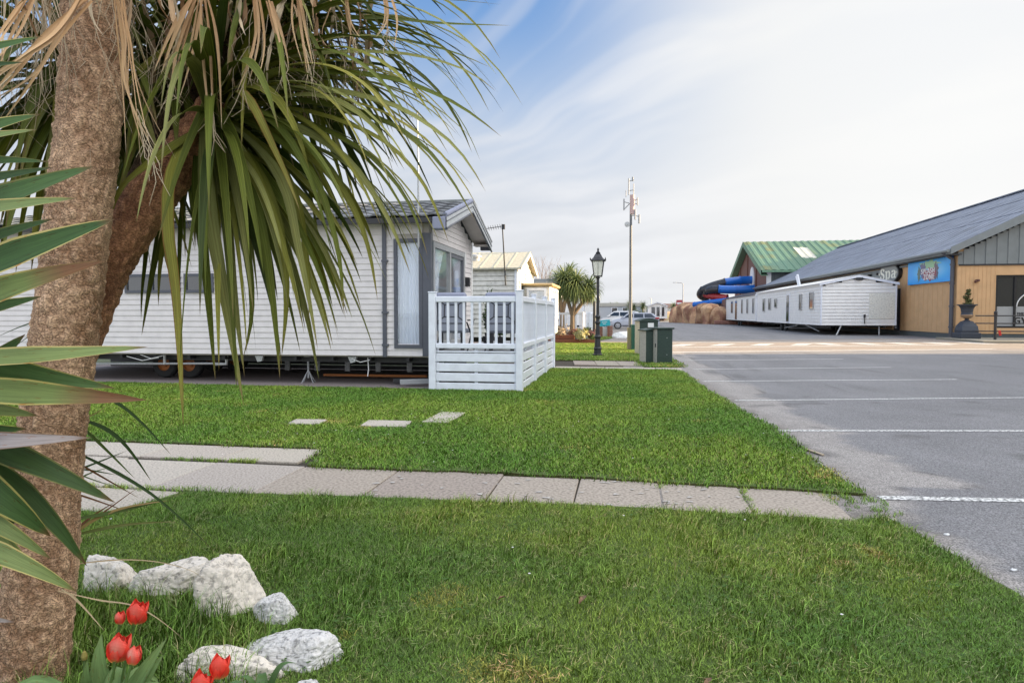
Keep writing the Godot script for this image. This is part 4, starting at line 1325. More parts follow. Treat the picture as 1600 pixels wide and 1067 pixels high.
func make_yucca() -> void:
	host = thing("variegated_yucca", "yellow edged sword leaved yucca at the left edge, before the trunk", "yucca")
	var mb := MB.new()
	mb.col = Color(0.2, 0.15, 0.1)
	mb.tube([Vector3(-1.80, -0.05, -1.28), Vector3(-1.81, 1.0, -1.31), Vector3(-1.815, 1.95, -1.35)], [0.05, 0.045, 0.03], 14)
	part("stem", mb, M.bark, host)
	yucca_leaf("leaf",[Vector3(-1.65,1.88,-1.27),Vector3(-1.48,1.92,-1.30),Vector3(-1.33,1.99,-1.38)],0.034,0)
	yucca_leaf("leaf",[Vector3(-1.70,1.88,-1.31),Vector3(-1.54,1.91,-1.34),Vector3(-1.37,1.93,-1.37)],0.027,0)
	yucca_leaf("leaf",[Vector3(-1.64,1.65,-1.26),Vector3(-1.46,1.74,-1.29),Vector3(-1.33,1.81,-1.37)],0.043,0)
	yucca_leaf("leaf",[Vector3(-1.59,1.68,-1.22),Vector3(-1.41,1.72,-1.25),Vector3(-1.29,1.76,-1.32)],0.028,1)
	yucca_leaf("leaf",[Vector3(-1.64,1.62,-1.26),Vector3(-1.45,1.68,-1.29),Vector3(-1.31,1.70,-1.37)],0.037,2)
	yucca_leaf("leaf",[Vector3(-1.59,1.47,-1.21),Vector3(-1.32,1.57,-1.21),Vector3(-1.13,1.67,-1.30)],0.064,0)
	yucca_leaf("leaf",[Vector3(-1.59,1.52,-1.21),Vector3(-1.30,1.56,-1.19),Vector3(-1.12,1.59,-1.24)],0.039,1)
	yucca_leaf("leaf",[Vector3(-1.64,1.39,-1.25),Vector3(-1.43,1.50,-1.29),Vector3(-1.30,1.57,-1.37)],0.046,2)
	yucca_leaf("leaf",[Vector3(-1.53,1.34,-1.16),Vector3(-1.25,1.45,-1.17),Vector3(-1.06,1.55,-1.27)],0.064,3)
	yucca_leaf("leaf",[Vector3(-1.53,1.28,-1.16),Vector3(-1.23,1.39,-1.15),Vector3(-1.07,1.46,-1.25)],0.053,4)
	yucca_leaf("leaf",[Vector3(-1.64,1.31,-1.25),Vector3(-1.43,1.35,-1.28),Vector3(-1.32,1.39,-1.35)],0.046,0)
	yucca_leaf("leaf",[Vector3(-1.53,1.26,-1.16),Vector3(-1.22,1.26,-1.14),Vector3(-0.99,1.28,-1.27)],0.043,1)
	yucca_leaf("leaf",[Vector3(-1.55,1.31,-1.18),Vector3(-1.26,1.24,-1.17),Vector3(-1.08,1.19,-1.28)],0.049,0)
	yucca_leaf("leaf",[Vector3(-1.51,1.21,-1.14),Vector3(-1.19,1.20,-1.11),Vector3(-0.98,1.17,-1.25)],0.047,4)
	yucca_leaf("leaf",[Vector3(-1.59,1.14,-1.20),Vector3(-1.37,1.15,-1.21),Vector3(-1.24,1.13,-1.25)],0.038,1)
	yucca_leaf("leaf",[Vector3(-1.48,1.08,-1.11),Vector3(-1.19,1.10,-1.11),Vector3(-1.06,1.10,-1.19)],0.040,5)
	yucca_leaf("leaf",[Vector3(-1.53,1.15,-1.16),Vector3(-1.19,1.06,-1.15),Vector3(-1.06,0.95,-1.25)],0.048,2)
	yucca_leaf("leaf",[Vector3(-1.53,1.12,-1.16),Vector3(-1.27,1.00,-1.15),Vector3(-1.19,0.88,-1.22)],0.060,0)
	yucca_leaf("leaf",[Vector3(-1.59,1.14,-1.20),Vector3(-1.27,0.99,-1.21),Vector3(-1.15,0.80,-1.27)],0.041,2)
	yucca_leaf("leaf",[Vector3(-1.53,1.02,-1.15),Vector3(-1.28,0.94,-1.15),Vector3(-1.17,0.84,-1.20)],0.036,1)
	yucca_leaf("leaf",[Vector3(-1.51,0.94,-1.13),Vector3(-1.22,0.88,-1.12),Vector3(-1.12,0.77,-1.21)],0.038,1)
	yucca_leaf("leaf",[Vector3(-1.53,0.86,-1.15),Vector3(-1.34,0.88,-1.16),Vector3(-1.24,0.93,-1.22)],0.034,2)
	yucca_leaf("leaf",[Vector3(-1.53,0.74,-1.14),Vector3(-1.36,0.73,-1.15),Vector3(-1.26,0.70,-1.20)],0.024,5)
	yucca_leaf("leaf",[Vector3(-1.75,1.24,-1.33),Vector3(-1.55,1.21,-1.36),Vector3(-1.46,1.30,-1.44)],0.052,2)
	yucca_leaf("leaf",[Vector3(-1.75,1.46,-1.34),Vector3(-1.56,1.46,-1.37),Vector3(-1.44,1.54,-1.45)],0.052,2)
	yucca_leaf("leaf",[Vector3(-1.81,1.60,-1.38),Vector3(-1.61,1.66,-1.42),Vector3(-1.42,1.72,-1.50)],0.041,2)
	yucca_leaf("leaf",[Vector3(-1.75,1.15,-1.32),Vector3(-1.57,1.08,-1.35),Vector3(-1.43,1.07,-1.41)],0.040,2)
	yucca_leaf("leaf",[Vector3(-1.75,1.03,-1.32),Vector3(-1.55,0.89,-1.35),Vector3(-1.42,0.69,-1.42)],0.046,1)

const YOUNG := [[Color(0.035, 0.065, 0.025), Color(0.05, 0.085, 0.03)], [Color(0.07, 0.11, 0.03), Color(0.10, 0.14, 0.045)], [Color(0.09, 0.12, 0.03), Color(0.14, 0.14, 0.05)], [Color(0.16, 0.075, 0.035), Color(0.13, 0.06, 0.03)], [Color(0.22, 0.17, 0.05), Color(0.36, 0.26, 0.13)], [Color(0.42, 0.32, 0.20), Color(0.48, 0.38, 0.25)]]

func young_leaf(called: String, pts: Array, w: float, k: int) -> void:
	var c: Array = YOUNG[k]
	put(called, blade(pts, w * 0.55, 0.3, c[0] * 1.5, c[1] * 1.5, Color(0.34, 0.25, 0.14), Color(-1, 0, 0), 0, 0.88, Vector3(0.3, rr(0.3, 0.8), 0.6).normalized()), M.strap, host)

func make_young() -> void:
	host = thing("young_palm", "thin arching blades of a young palm shooting out behind the trunk", "young palm")
	var mb := MB.new()
	mb.col = Color(0.25, 0.18, 0.12)
	mb.tube([Vector3(-2.3, -0.02, -2.3), Vector3(-2.28, 0.55, -2.33), Vector3(-2.26, 1.1, -2.4)], [0.03, 0.028, 0.015], 10)
	part("stem", mb, M.bark, host)
	young_leaf("leaf",[Vector3(-2.14,1.08,-2.27),Vector3(-1.99,0.98,-2.39),Vector3(-1.86,0.76,-2.51)],0.031,0)
	young_leaf("leaf",[Vector3(-2.11,0.95,-2.27),Vector3(-2.01,0.86,-2.38),Vector3(-1.94,0.65,-2.49)],0.033,0)
	young_leaf("leaf",[Vector3(-2.11,0.94,-2.27),Vector3(-2.09,0.84,-2.37),Vector3(-2.04,0.65,-2.52)],0.028,1)
	young_leaf("leaf",[Vector3(-2.13,0.55,-2.25),Vector3(-2.00,0.55,-2.42),Vector3(-1.86,0.58,-2.60)],0.031,1)
	young_leaf("leaf",[Vector3(-2.14,0.46,-2.24),Vector3(-2.11,0.53,-2.35),Vector3(-2.05,0.58,-2.42)],0.026,3)
	young_leaf("leaf",[Vector3(-2.14,0.46,-2.24),Vector3(-2.06,0.55,-2.36),Vector3(-1.99,0.63,-2.48)],0.018,3)
	young_leaf("leaf",[Vector3(-2.14,0.46,-2.24),Vector3(-2.04,0.55,-2.37),Vector3(-1.89,0.56,-2.54)],0.026,4)
	young_leaf("leaf",[Vector3(-2.14,0.48,-2.24),Vector3(-1.99,0.50,-2.37),Vector3(-1.86,0.47,-2.54)],0.026,2)
	young_leaf("leaf",[Vector3(-2.12,0.83,-2.26),Vector3(-1.88,0.63,-2.40),Vector3(-1.68,0.36,-2.52)],0.026,0)
	young_leaf("leaf",[Vector3(-2.12,0.73,-2.26),Vector3(-2.09,0.75,-2.37),Vector3(-2.04,0.78,-2.48)],0.021,0)
	young_leaf("leaf",[Vector3(-2.12,0.75,-2.26),Vector3(-2.11,0.72,-2.36),Vector3(-2.04,0.69,-2.42)],0.021,0)
	young_leaf("leaf",[Vector3(-2.13,0.68,-2.25),Vector3(-2.11,0.71,-2.36),Vector3(-2.07,0.72,-2.42)],0.018,1)
	young_leaf("leaf",[Vector3(-2.11,0.79,-2.26),Vector3(-2.06,0.69,-2.37),Vector3(-1.99,0.58,-2.48)],0.015,3)
	young_leaf("leaf",[Vector3(-2.11,0.74,-2.26),Vector3(-2.09,0.68,-2.36),Vector3(-2.06,0.62,-2.47)],0.015,1)
	young_leaf("leaf",[Vector3(-2.14,0.67,-2.25),Vector3(-2.09,0.60,-2.36),Vector3(-1.98,0.53,-2.43)],0.015,3)
	young_leaf("leaf",[Vector3(-2.09,0.93,-2.27),Vector3(-2.09,0.95,-2.37),Vector3(-2.07,0.99,-2.43)],0.015,4)
	young_leaf("leaf",[Vector3(-1.91,0.40,-1.98),Vector3(-1.81,0.35,-2.04),Vector3(-1.62,0.34,-2.02),Vector3(-1.44,0.25,-2.00)],0.011,5)
	young_leaf("leaf",[Vector3(-2.07,0.41,-2.15),Vector3(-1.89,0.40,-2.28),Vector3(-1.71,0.35,-2.36),Vector3(-1.64,0.27,-2.42)],0.010,5)
	young_leaf("leaf",[Vector3(-1.81,0.45,-1.89),Vector3(-1.76,0.41,-1.90),Vector3(-1.67,0.31,-1.91)],0.013,5)
	young_leaf("leaf",[Vector3(-2.25,1.16,-2.46),Vector3(-2.47,1.27,-2.53),Vector3(-2.70,1.19,-2.59)],0.019,0)
	young_leaf("leaf",[Vector3(-2.25,1.32,-2.47),Vector3(-2.49,1.32,-2.53),Vector3(-2.78,1.24,-2.58)],0.022,0)
	young_leaf("leaf",[Vector3(-2.29,1.38,-2.46),Vector3(-2.47,1.29,-2.53),Vector3(-2.69,1.09,-2.59)],0.028,0)

# ---------------------------------------------------------------- near caravan and its veranda
func window(parent: Node, at: Vector3, w: float, h: float, b: Basis, frame_m: Material, t := 0.05, curtain := false, bars := 0) -> void:
	# at: centre of the window on the wall face; b.x along the wall, b.z out of it
	var fr := MB.new()
	for s in [-1.0, 1.0]:
		fr.box(at + b * Vector3(s * (w - t) / 2, 0, 0.018), Vector3(t, h, 0.05), b)
		fr.box(at + b * Vector3(0, s * (h - t) / 2, 0.018), Vector3(w - 2 * t, t, 0.05), b)
	for i in bars:
		fr.box(at + b * Vector3(-w / 2 + w * (i + 1) / (bars + 1), 0, 0.018), Vector3(t * 0.8, h - 2 * t, 0.045), b)
	var f := part("window", fr, frame_m, parent)
	if curtain:
		var cm := MB.new()
		cm.col = Color(0.9, 0.9, 0.92)
		cm.box(at + b * Vector3(0, 0, 0.006), Vector3(w - 2 * t, h - 2 * t, 0.006), b)
		part("blind", cm, M.curtain, f)
		var g := MB.new()
		g.box(at + b * Vector3(0, 0, 0.02), Vector3(w - 2 * t, h - 2 * t, 0.006), b)
		part("pane", g, M.glass, f)
	else:
		var g := MB.new()
		g.box(at + b * Vector3(0, 0, 0.012), Vector3(w - 2 * t, h - 2 * t, 0.012), b)
		part("pane", g, M.dark_glass, f)

func board(parent: Node, a: Vector3, b: Vector3, h: float, out: Vector3, m: Material, called := "siding_board") -> void:
	# one lapped board from a to b (its lower edge), leaning in at the top
	var mb := MB.new()
	var k := rr(0.96, 1.03)
	mb.col = Color(k, k, k)
	var lo := out * 0.022
	var hi := out * 0.006 + Vector3.UP * (h + 0.008)
	mb.quad(a + lo, b + lo, b + hi, a + hi, out)
	mb.quad(a + lo, b + lo, b - out * 0.004, a - out * 0.004, Vector3.DOWN)
	mb.quad(a + hi, b + hi, b + hi - out * 0.01, a + hi - out * 0.01, Vector3.UP)
	mb.quad(a + lo, a + hi, a + hi - out * 0.01, a - out * 0.004, (a - b).normalized())
	mb.quad(b + lo, b + hi, b + hi - out * 0.01, b - out * 0.004, (b - a).normalized())
	part(called, mb, m, parent)

func curtain(parent: Node, a: Vector3, b: Vector3, h: float, out: Vector3, waves: int, amp: float, gather := 0.0) -> void:
	var mb := MB.new()
	var n := waves * 8
	var rows := 8
	var g := []
	for r in rows + 1:
		var t := float(r) / rows
		var line := []
		for i in n + 1:
			var s := float(i) / n
			var pinch := 1.0 - gather * smoothstep(0.0, 0.6, 1.0 - absf(t - 0.35) * 1.4)
			line.append(a.lerp(b, s * pinch) + Vector3.UP * h * t + out * amp * sin(s * waves * TAU + 0.6 * sin(t * 3.0)))
		g.append(line)
	for r in rows:
		for i in n:
			mb.quad(g[r][i], g[r][i + 1], g[r + 1][i + 1], g[r + 1][i], out)
	part("curtain", mb, M.curtain, parent)

func make_near_caravan() -> void:
	var X := -3.5
	var Z := -11.9
	var y0 := 0.57
	var zb := -15.25
	var far := -12.9
	var o := thing("static_caravan", "long pale static caravan with grey roof tiles behind the palm, nearest", "static caravan", Vector3(X, 0, Z))
	var w := Vector3(-X, 0, -Z)   # world to local
	# inner shell
	var mb := MB.new()
	mb.span(Vector3(far - X, y0, -0.05), Vector3(-0.66, 3.04, -0.012))
	mb.span(Vector3(far - X, y0, zb - Z), Vector3(far - X + 0.05, 3.04, -0.06))
	mb.span(Vector3(far - X, y0, zb - Z - 0.06), Vector3(-0.02, 3.04, zb - Z - 0.002))
	mb.span(Vector3(far - X + 0.06, y0 - 0.03, zb - Z), Vector3(-0.02, y0 + 0.06, -0.06))
	mb.span(Vector3(-0.66, y0, -0.05), Vector3(-0.02, 0.72, -0.012))
	mb.span(Vector3(-0.66, 2.72, -0.05), Vector3(-0.02, 3.04, -0.012))
	mb.span(Vector3(-0.05, 2.70, zb - Z), Vector3(-0.012, 3.04, -0.06))
	mb.span(Vector3(-0.05, y0, zb - Z), Vector3(-0.012, 2.70, -2.52))
	part("wall", mb, M.interior, o)
	# front boards
	var step := 0.1065
	for i in 23:
		var y := y0 + i * step
		var right := -0.66 if y > 0.70 and y < 2.70 else -0.14
		board(o, Vector3(far - X, y, 0), Vector3(right, y, 0), step, Vector3(0, 0, 1), M.siding)
	# gable boards, right of and above the sliding doors
	for i in 30:
		var y := y0 + i * step
		var zf := -0.12 if y > 2.68 else -2.56
		var zr := zb - Z + 0.08
		if y + step > 3.0:
			var inset: float = (y + step - 3.0) / 0.56 * 1.72
			zf = minf(zf, -0.02 - inset)
			zr = maxf(zr, zb - Z + inset)
		if zf - zr > 0.1:
			board(o, Vector3(0, y, zf), Vector3(0, y, zr), step, Vector3(1, 0, 0), M.siding, "gable_board")
	# corner posts, trims and rainwater pipe
	mb = MB.new()
	mb.span(Vector3(-0.14, y0, -0.10), Vector3(0.026, 2.82, 0.034))
	part("corner_post", mb, M.anthracite, o)
	mb = MB.new()
	mb.span(Vector3(-0.02, y0, zb - Z - 0.03), Vector3(0.03, 2.98, zb - Z + 0.075))
	part("corner_post", mb, M.siding_white, o)
	mb = MB.new()
	mb.span(Vector3(-0.90, y0 - 0.02, 0.016), Vector3(-0.825, 3.0, 0.05))
	for y in [0.75, 1.35, 2.3]:
		mb.span(Vector3(-0.915, y, 0.016), Vector3(-0.79, y + 0.04, 0.058))
	part("drainpipe", mb, M.anthracite, o)
	# tall window beside the corner, with net curtain
	mb = MB.new()
	for q in [[-0.68, -0.625, 0.71, 2.72], [-0.20, -0.14, 0.71, 2.72], [-0.625, -0.20, 0.71, 0.78], [-0.625, -0.20, 2.65, 2.72]]:
		mb.span(Vector3(q[0], q[2], -0.04), Vector3(q[1], q[3], 0.045))
	var tw := part("tall_window", mb, M.anthracite, o)
	mb = MB.new()
	mb.span(Vector3(-0.625, 0.78, 0.0), Vector3(-0.20, 2.65, 0.006))
	part("pane", mb, M.glass, tw)
	curtain(tw, Vector3(-0.42, 0.76, -0.035), Vector3(-0.18, 0.76, -0.035), 1.92, Vector3(0, 0, 1), 4, 0.018)
	curtain(tw, Vector3(-0.64, 0.76, -0.06), Vector3(-0.35, 0.76, -0.06), 1.92, Vector3(0, 0, 1), 9, 0.006)
	# sliding doors in the gable
	mb = MB.new()
	for q in [[-0.18, -0.10, 0.7, 2.68], [-2.56, -2.47, 0.7, 2.68], [-2.47, -0.18, 2.58, 2.68], [-2.47, -0.18, 0.7, 0.80], [-1.36, -1.27, 0.8, 2.58]]:
		mb.span(Vector3(-0.03, q[2], q[0]), Vector3(0.045, q[3], q[1]))
	var sd := part("sliding_door", mb, M.grey_metal, o)
	mb = MB.new()
	mb.span(Vector3(-0.02, 0.8, -2.47), Vector3(0.03, 2.5, -2.40))
	mb.span(Vector3(-0.02, 0.8, -1.44), Vector3(0.03, 2.5, -1.37))
	mb.span(Vector3(-0.02, 2.50, -2.47), Vector3(0.03, 2.57, -1.37))
	part("sash", mb, M.anthracite, sd)
	for q in [[-2.40, -1.44], [-1.27, -0.18]]:
		mb = MB.new()
		mb.span(Vector3(0.0, 0.8, q[0]), Vector3(0.006, 2.58, q[1]))
		part("pane", mb, M.glass, sd)
	curtain(sd, Vector3(-0.05, 0.76, -0.14), Vector3(-0.05, 0.76, -1.15), 1.85, Vector3(1, 0, 0), 9, 0.02, 0.45)
	curtain(sd, Vector3(-0.05, 0.76, -2.5), Vector3(-0.05, 0.76, -1.75), 1.85, Vector3(1, 0, 0), 7, 0.02, 0.4)
	# wall lamp and number plate right of the doors
	mb = MB.new()
	mb.bevel(Vector3(0.075, 2.05, -2.68), Vector3(0.10, 0.2, 0.13), 0.01)
	part("wall_lamp", mb, M.black, o)
	mb = MB.new()
	mb.span(Vector3(0.024, 2.42, -2.72), Vector3(0.034, 2.70, -2.62))
	part("number_plate", mb, M.white, o)
	# small high windows behind the palm
	for q in [[-9.13, 1.94, 1.2], [-8.13, 1.94, 0.62]]:
		window(o, Vector3(q[0] - X, q[1], 0.012), q[2], 0.37, Basis(), M.anthracite, 0.055, false, 1 if q[2] > 1 else 0)
	# roof: front slope of single tiles, the rest joined
	var ridge := Vector3(0, 3.64, -1.78)
	var eave := Vector3(0, 3.06, 0.30)
	var slope := eave - ridge
	var len_ := slope.length()
	var down := slope.normalized()
	var nrm := Vector3(1, 0, 0).cross(down)
	if nrm.y < 0:
		nrm = -nrm
	var tb := Basis(Vector3(1, 0, 0), nrm, Vector3(1, 0, 0).cross(nrm)).orthonormalized()
	if tb.z.dot(down) < 0:
		tb.z = -tb.z
	var tile := MB.new()
	var wv := [[-0.175, 0.0], [-0.11, 0.02], [-0.03, 0.026], [0.05, 0.012], [0.11, 0.0], [0.185, 0.004]]
	for i in wv.size() - 1:
		var a: Array = wv[i]
		var b: Array = wv[i + 1]
		var h0 := Vector3(a[0], a[1], 0)
		var h1 := Vector3(b[0], b[1], 0)
		tile.quad(h0, h1, h1 + Vector3(0, 0.028, 0.40), h0 + Vector3(0, 0.028, 0.40), Vector3.UP)
		tile.quad(h0 + Vector3(0, 0.028, 0.40), h1 + Vector3(0, 0.028, 0.40), h1 + Vector3(0, 0.004, 0.40), h0 + Vector3(0, 0.004, 0.40), Vector3(0, 0, 1))
	var tm := tile.mesh()
	var shades := []
	for k in [0.8, 0.95, 1.1, 1.3]:
		var sm: StandardMaterial3D = M.tile.duplicate()
		sm.albedo_color = L(0.17 * k, 0.175 * k, 0.18 * k * rr(0.97, 1.03))
		shades.append(sm)
	var rows := int(len_ / 0.345)
	var rest := SurfaceTool.new()
	rest.begin(Mesh.PRIMITIVE_TRIANGLES)
	for r in rows + 1:
		var k := 0
		var x := 0.20
		while x > far - X - 0.2:
			var p := ridge + down * (minf(r * 0.345, len_ - 0.38)) + Vector3(x, 0, 0) + nrm * (0.02 + 0.002 * rr(0, 1))
			if k < 16:
				var t := put("roof_tile", tm, shades[rng.randi() % 4], o)
				t.transform = Transform3D(tb, p)
			else:
				rest.append_from(tm, 0, Transform3D(tb, p))
			x -= 0.355
			k += 1
	var rs := put("roof_tiles", rest.commit(), M.tile, o)
	rs.set_meta("kind", "stuff")
	mb = MB.new()
	var r2 := Vector3(0, 3.64, -1.78)
	var hw := far - X - 0.1
	mb.quad(r2 + Vector3(0.38, 0, 0), r2 + Vector3(hw, 0, 0), eave + Vector3(hw, 0, 0), eave + Vector3(0.38, 0, 0), Vector3.UP)
	var be := Vector3(0, 3.03, zb - Z - 0.42)
	mb.quad(r2 + Vector3(0.38, 0, 0), r2 + Vector3(hw, 0, 0), be + Vector3(hw, 0, 0), be + Vector3(0.38, 0, 0), Vector3.UP)
	part("roof", mb, M.tile, o)
	mb = MB.new()
	mb.tube([r2 + Vector3(0.38, 0.01, 0), r2 + Vector3(hw, 0.01, 0)], [0.07], 8)
	part("ridge_tile", mb, M.tile, o)
	mb = MB.new()
	mb.quad(Vector3(0.37, 2.97, 0.22), Vector3(0.0, 2.97, 0.22), Vector3(0, 3.57, -1.78), Vector3(0.37, 3.57, -1.78), Vector3.DOWN)
	mb.quad(Vector3(0.37, 2.95, zb - Z - 0.36), Vector3(0.0, 2.95, zb - Z - 0.36), Vector3(0, 3.57, -1.78), Vector3(0.37, 3.57, -1.78), Vector3.DOWN)
	mb.span(Vector3(0.035, 2.92, zb - Z - 0.36), Vector3(0.365, 2.945, zb - Z - 0.05))
	part("soffit", mb, M.soffit, o)
	# bargeboards with a dark bead
	for s in [0, 1]:
		var a := Vector3(0.37, 3.66, -1.78)
		var e := Vector3(0.37, 3.07, 0.32) if s == 0 else Vector3(0.37, 3.03, zb - Z - 0.44)
		mb = MB.new()
		var d := Vector3(0, -0.21, 0)
		mb.quad(a + Vector3(0.03, 0, 0), e + Vector3(0.03, 0, 0), e + d + Vector3(0.03, 0, 0), a + d + Vector3(0.03, 0, 0), Vector3(1, 0, 0))
		mb.quad(a, e, e + d, a + d, Vector3(-1, 0, 0))
		mb.quad(a, e, e + Vector3(0.03, 0, 0), a + Vector3(0.03, 0, 0), Vector3.UP)
		mb.quad(a + d, e + d, e + d + Vector3(0.03, 0, 0), a + d + Vector3(0.03, 0, 0), Vector3.DOWN)
		var bb := part("bargeboard", mb, M.fascia, o)
		mb = MB.new()
		mb.tube([a + Vector3(0.035, -0.09, 0), e + Vector3(0.035, -0.09, 0)], [0.009], 6)
		mb.tube([a + Vector3(0.03, -0.215, 0), e + Vector3(0.03, -0.215, 0)], [0.02], 6)
		part("bead", mb, M.anthracite, bb)
		mb = MB.new()
		mb.tube([a + Vector3(0.0, 0.02, 0), e + Vector3(0.0, 0.02, 0)], [0.05], 8)
		part("verge", mb, M.pale_fabric if s == 0 else M.grey_metal, bb)
	mb = MB.new()
	mb.bevel(Vector3(0.26, 2.955, 0.24), Vector3(0.24, 0.22, 0.22), 0.015)
	part("gutter_box", mb, M.pale_fabric, o)
	mb = MB.new()
	mb.bevel(Vector3(0.26, 2.90, zb - Z - 0.40), Vector3(0.24, 0.12, 0.12), 0.015)
	part("gutter_box", mb, M.anthracite, o)
	mb = MB.new()
	mb.span(Vector3(hw, 2.97, 0.23), Vector3(0.14, 3.06, 0.35))
	part("gutter", mb, M.black, o)
	mb = MB.new()
	mb.span(Vector3(hw, 3.02, 0.02), Vector3(0.1, 3.05, 0.23))
	part("soffit", mb, M.soffit, o)
	# underside: chassis, wheels, pipes, jacks
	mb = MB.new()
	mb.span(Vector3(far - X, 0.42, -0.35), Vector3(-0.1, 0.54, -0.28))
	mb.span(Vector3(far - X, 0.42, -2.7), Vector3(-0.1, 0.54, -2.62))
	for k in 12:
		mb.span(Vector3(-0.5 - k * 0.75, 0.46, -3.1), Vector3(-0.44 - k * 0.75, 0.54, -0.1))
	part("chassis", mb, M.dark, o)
	for x in [-9.45, -8.87]:
		for zz in [-0.75, -2.4]:
			var wh := MB.new()
			var b := Basis(Vector3(1, 0, 0), PI / 2)
			wh.lathe([Vector2(0.14, -0.08), Vector2(0.25, -0.08), Vector2(0.28, -0.05), Vector2(0.28, 0.05), Vector2(0.25, 0.08), Vector2(0.14, 0.08)], 28, Vector3(x - X, 0.30, zz), b)
			var tyre := part("wheel", wh, M.rubber, o)
			wh = MB.new()
			wh.lathe([Vector2(0.0, 0.05), Vector2(0.05, 0.06), Vector2(0.06, 0.03), Vector2(0.12, 0.03), Vector2(0.145, 0.075), Vector2(0.145, -0.06), Vector2(0, -0.06)], 24, Vector3(x - X, 0.30, zz), b)
			part("rim", wh, M.orange, tyre)
	mb = MB.new()
	mb.tube([Vector3(-10.6 - X, 0.33, -0.18), Vector3(-9.2 - X, 0.35, -0.17), Vector3(-7.9 - X, 0.37, -0.16)], [0.022], 10)
	mb.tube([Vector3(-9.05 - X, 0.60, -0.17), Vector3(-9.05 - X, 0.34, -0.17)], [0.03], 10)
	mb.tube([Vector3(-7.72 - X, 0.56, -0.2), Vector3(-7.72 - X, 0.36, -0.2), Vector3(-7.95 - X, 0.36, -0.17)], [0.035], 10)
	part("waste_pipe", mb, M.galv, o)
	for q in [[-9.8, -9.1, 0.50, 0.42], [-9.5, -9.0, 0.54, 0.46], [-5.05, -4.7, 0.5, 0.44]]:
		mb = MB.new()
		mb.tube([Vector3(q[0] - X, q[2], -0.05), Vector3((q[0] + q[1]) / 2 - X, q[3], -0.04), Vector3(q[1] - X, q[2] - 0.02, -0.06)], [0.008], 6)
		part("cable", mb, M.white, o)
	mb = MB.new()
	mb.tube([Vector3(-4.75 - X, 0.52, -0.1), Vector3(-4.74 - X, 0.3, -0.1), Vector3(-4.75 - X, 0.17, -0.08)], [0.009], 6)
	part("cable", mb, M.white, o)
	for q in [[-6.05, 0.0], [-11.2, 0.2], [-3.9, -1.6]]:
		mb = MB.new()
		var c := Vector3(q[0] - X, 0, -0.30 + q[1])
		mb.tube([c + Vector3(0, 0.1, 0), c + Vector3(0, 0.52, 0)], [0.02], 8)
		for k in 4:
			var a := TAU * k / 4 + 0.5
			mb.tube([c + Vector3(cos(a) * 0.16, 0.0, sin(a) * 0.16), c + Vector3(0, 0.26, 0)], [0.01], 6)
		mb.box(c + Vector3(0, 0.53, 0), Vector3(0.14, 0.03, 0.1))
		part("jack_stand", mb, M.grey_metal, o)
	for q in [[-6.95, 0.2], [-5.05, 0.1]]:
		mb = MB.new()
		mb.prism([Vector2(-0.09, 0.0), Vector2(0.09, 0.0), Vector2(0.06, -0.11), Vector2(-0.03, -0.13)], 0.06, Basis(), Vector3(q[0] - X, 0.55, -0.12))
		part("underfloor_vent", mb, M.galv, o)
	mb = MB.new()
	mb.span(Vector3(-4.6, 0.26, -2.9), Vector3(-0.3, 0.30, -2.86))
	mb.span(Vector3(-4.6, 0.44, -2.9), Vector3(-0.3, 0.47, -2.86))
	for k in 6:
		mb.span(Vector3(-4.4 + k * 0.75, 0.0, -2.88), Vector3(-4.28 + k * 0.75, 0.54, -2.84))
	part("skirting_frame", mb, M.galv, o)
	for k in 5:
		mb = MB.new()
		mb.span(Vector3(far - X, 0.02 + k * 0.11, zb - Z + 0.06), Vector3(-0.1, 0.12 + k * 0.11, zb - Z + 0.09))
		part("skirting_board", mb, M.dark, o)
	# things stored underneath
	for q in [["red_pole", "rust red pole stored on the ground under the caravan", Vector3(-5.0, 0.09, -13.0), Vector3(2.2, 0.05, 0.05), "orange", 0.02, "pole"], ["grey_beam", "grey beam lying under the caravan by the veranda, the front one", Vector3(-3.72, 0.10, -11.9), Vector3(0.7, 0.09, 0.10), "grey_metal", 0.45, "beam"], ["grey_beam", "grey beam lying under the caravan, behind the front one", Vector3(-3.85, 0.09, -12.2), Vector3(0.9, 0.08, 0.09), "dark", 0.3, "beam"]]:
		mb = MB.new()
		mb.bevel(Vector3.ZERO, q[3], 0.008)
		var bm := part(q[0], mb, M[q[4]], self)
		bm.position = q[2]
		bm.rotation.y = q[5]
		tag(bm, q[1], q[6])
	# tv aerial mast at the front corner
	var an := thing("aerial_mast", "thin aerial mast strapped to the front corner of the near caravan", "aerial", Vector3(-3.66, 0, -11.72))
	mb = MB.new()
	mb.tube([Vector3(0, 2.55, 0), Vector3(0, 4.2, 0), Vector3(-0.01, 4.95, 0)], [0.018, 0.016, 0.012], 8)
	part("pole", mb, M.galv, an)
	mb = MB.new()
	mb.tube([Vector3(-0.16, 4.86, 0), Vector3(0.05, 4.92, 0)], [0.006], 6)
	for k in 5:
		mb.tube([Vector3(-0.15 + k * 0.045, 4.80 + k * 0.013, -0.05), Vector3(-0.15 + k * 0.045, 4.92 + k * 0.013, 0.05)], [0.004], 5)
	part("aerial", mb, M.galv, an)

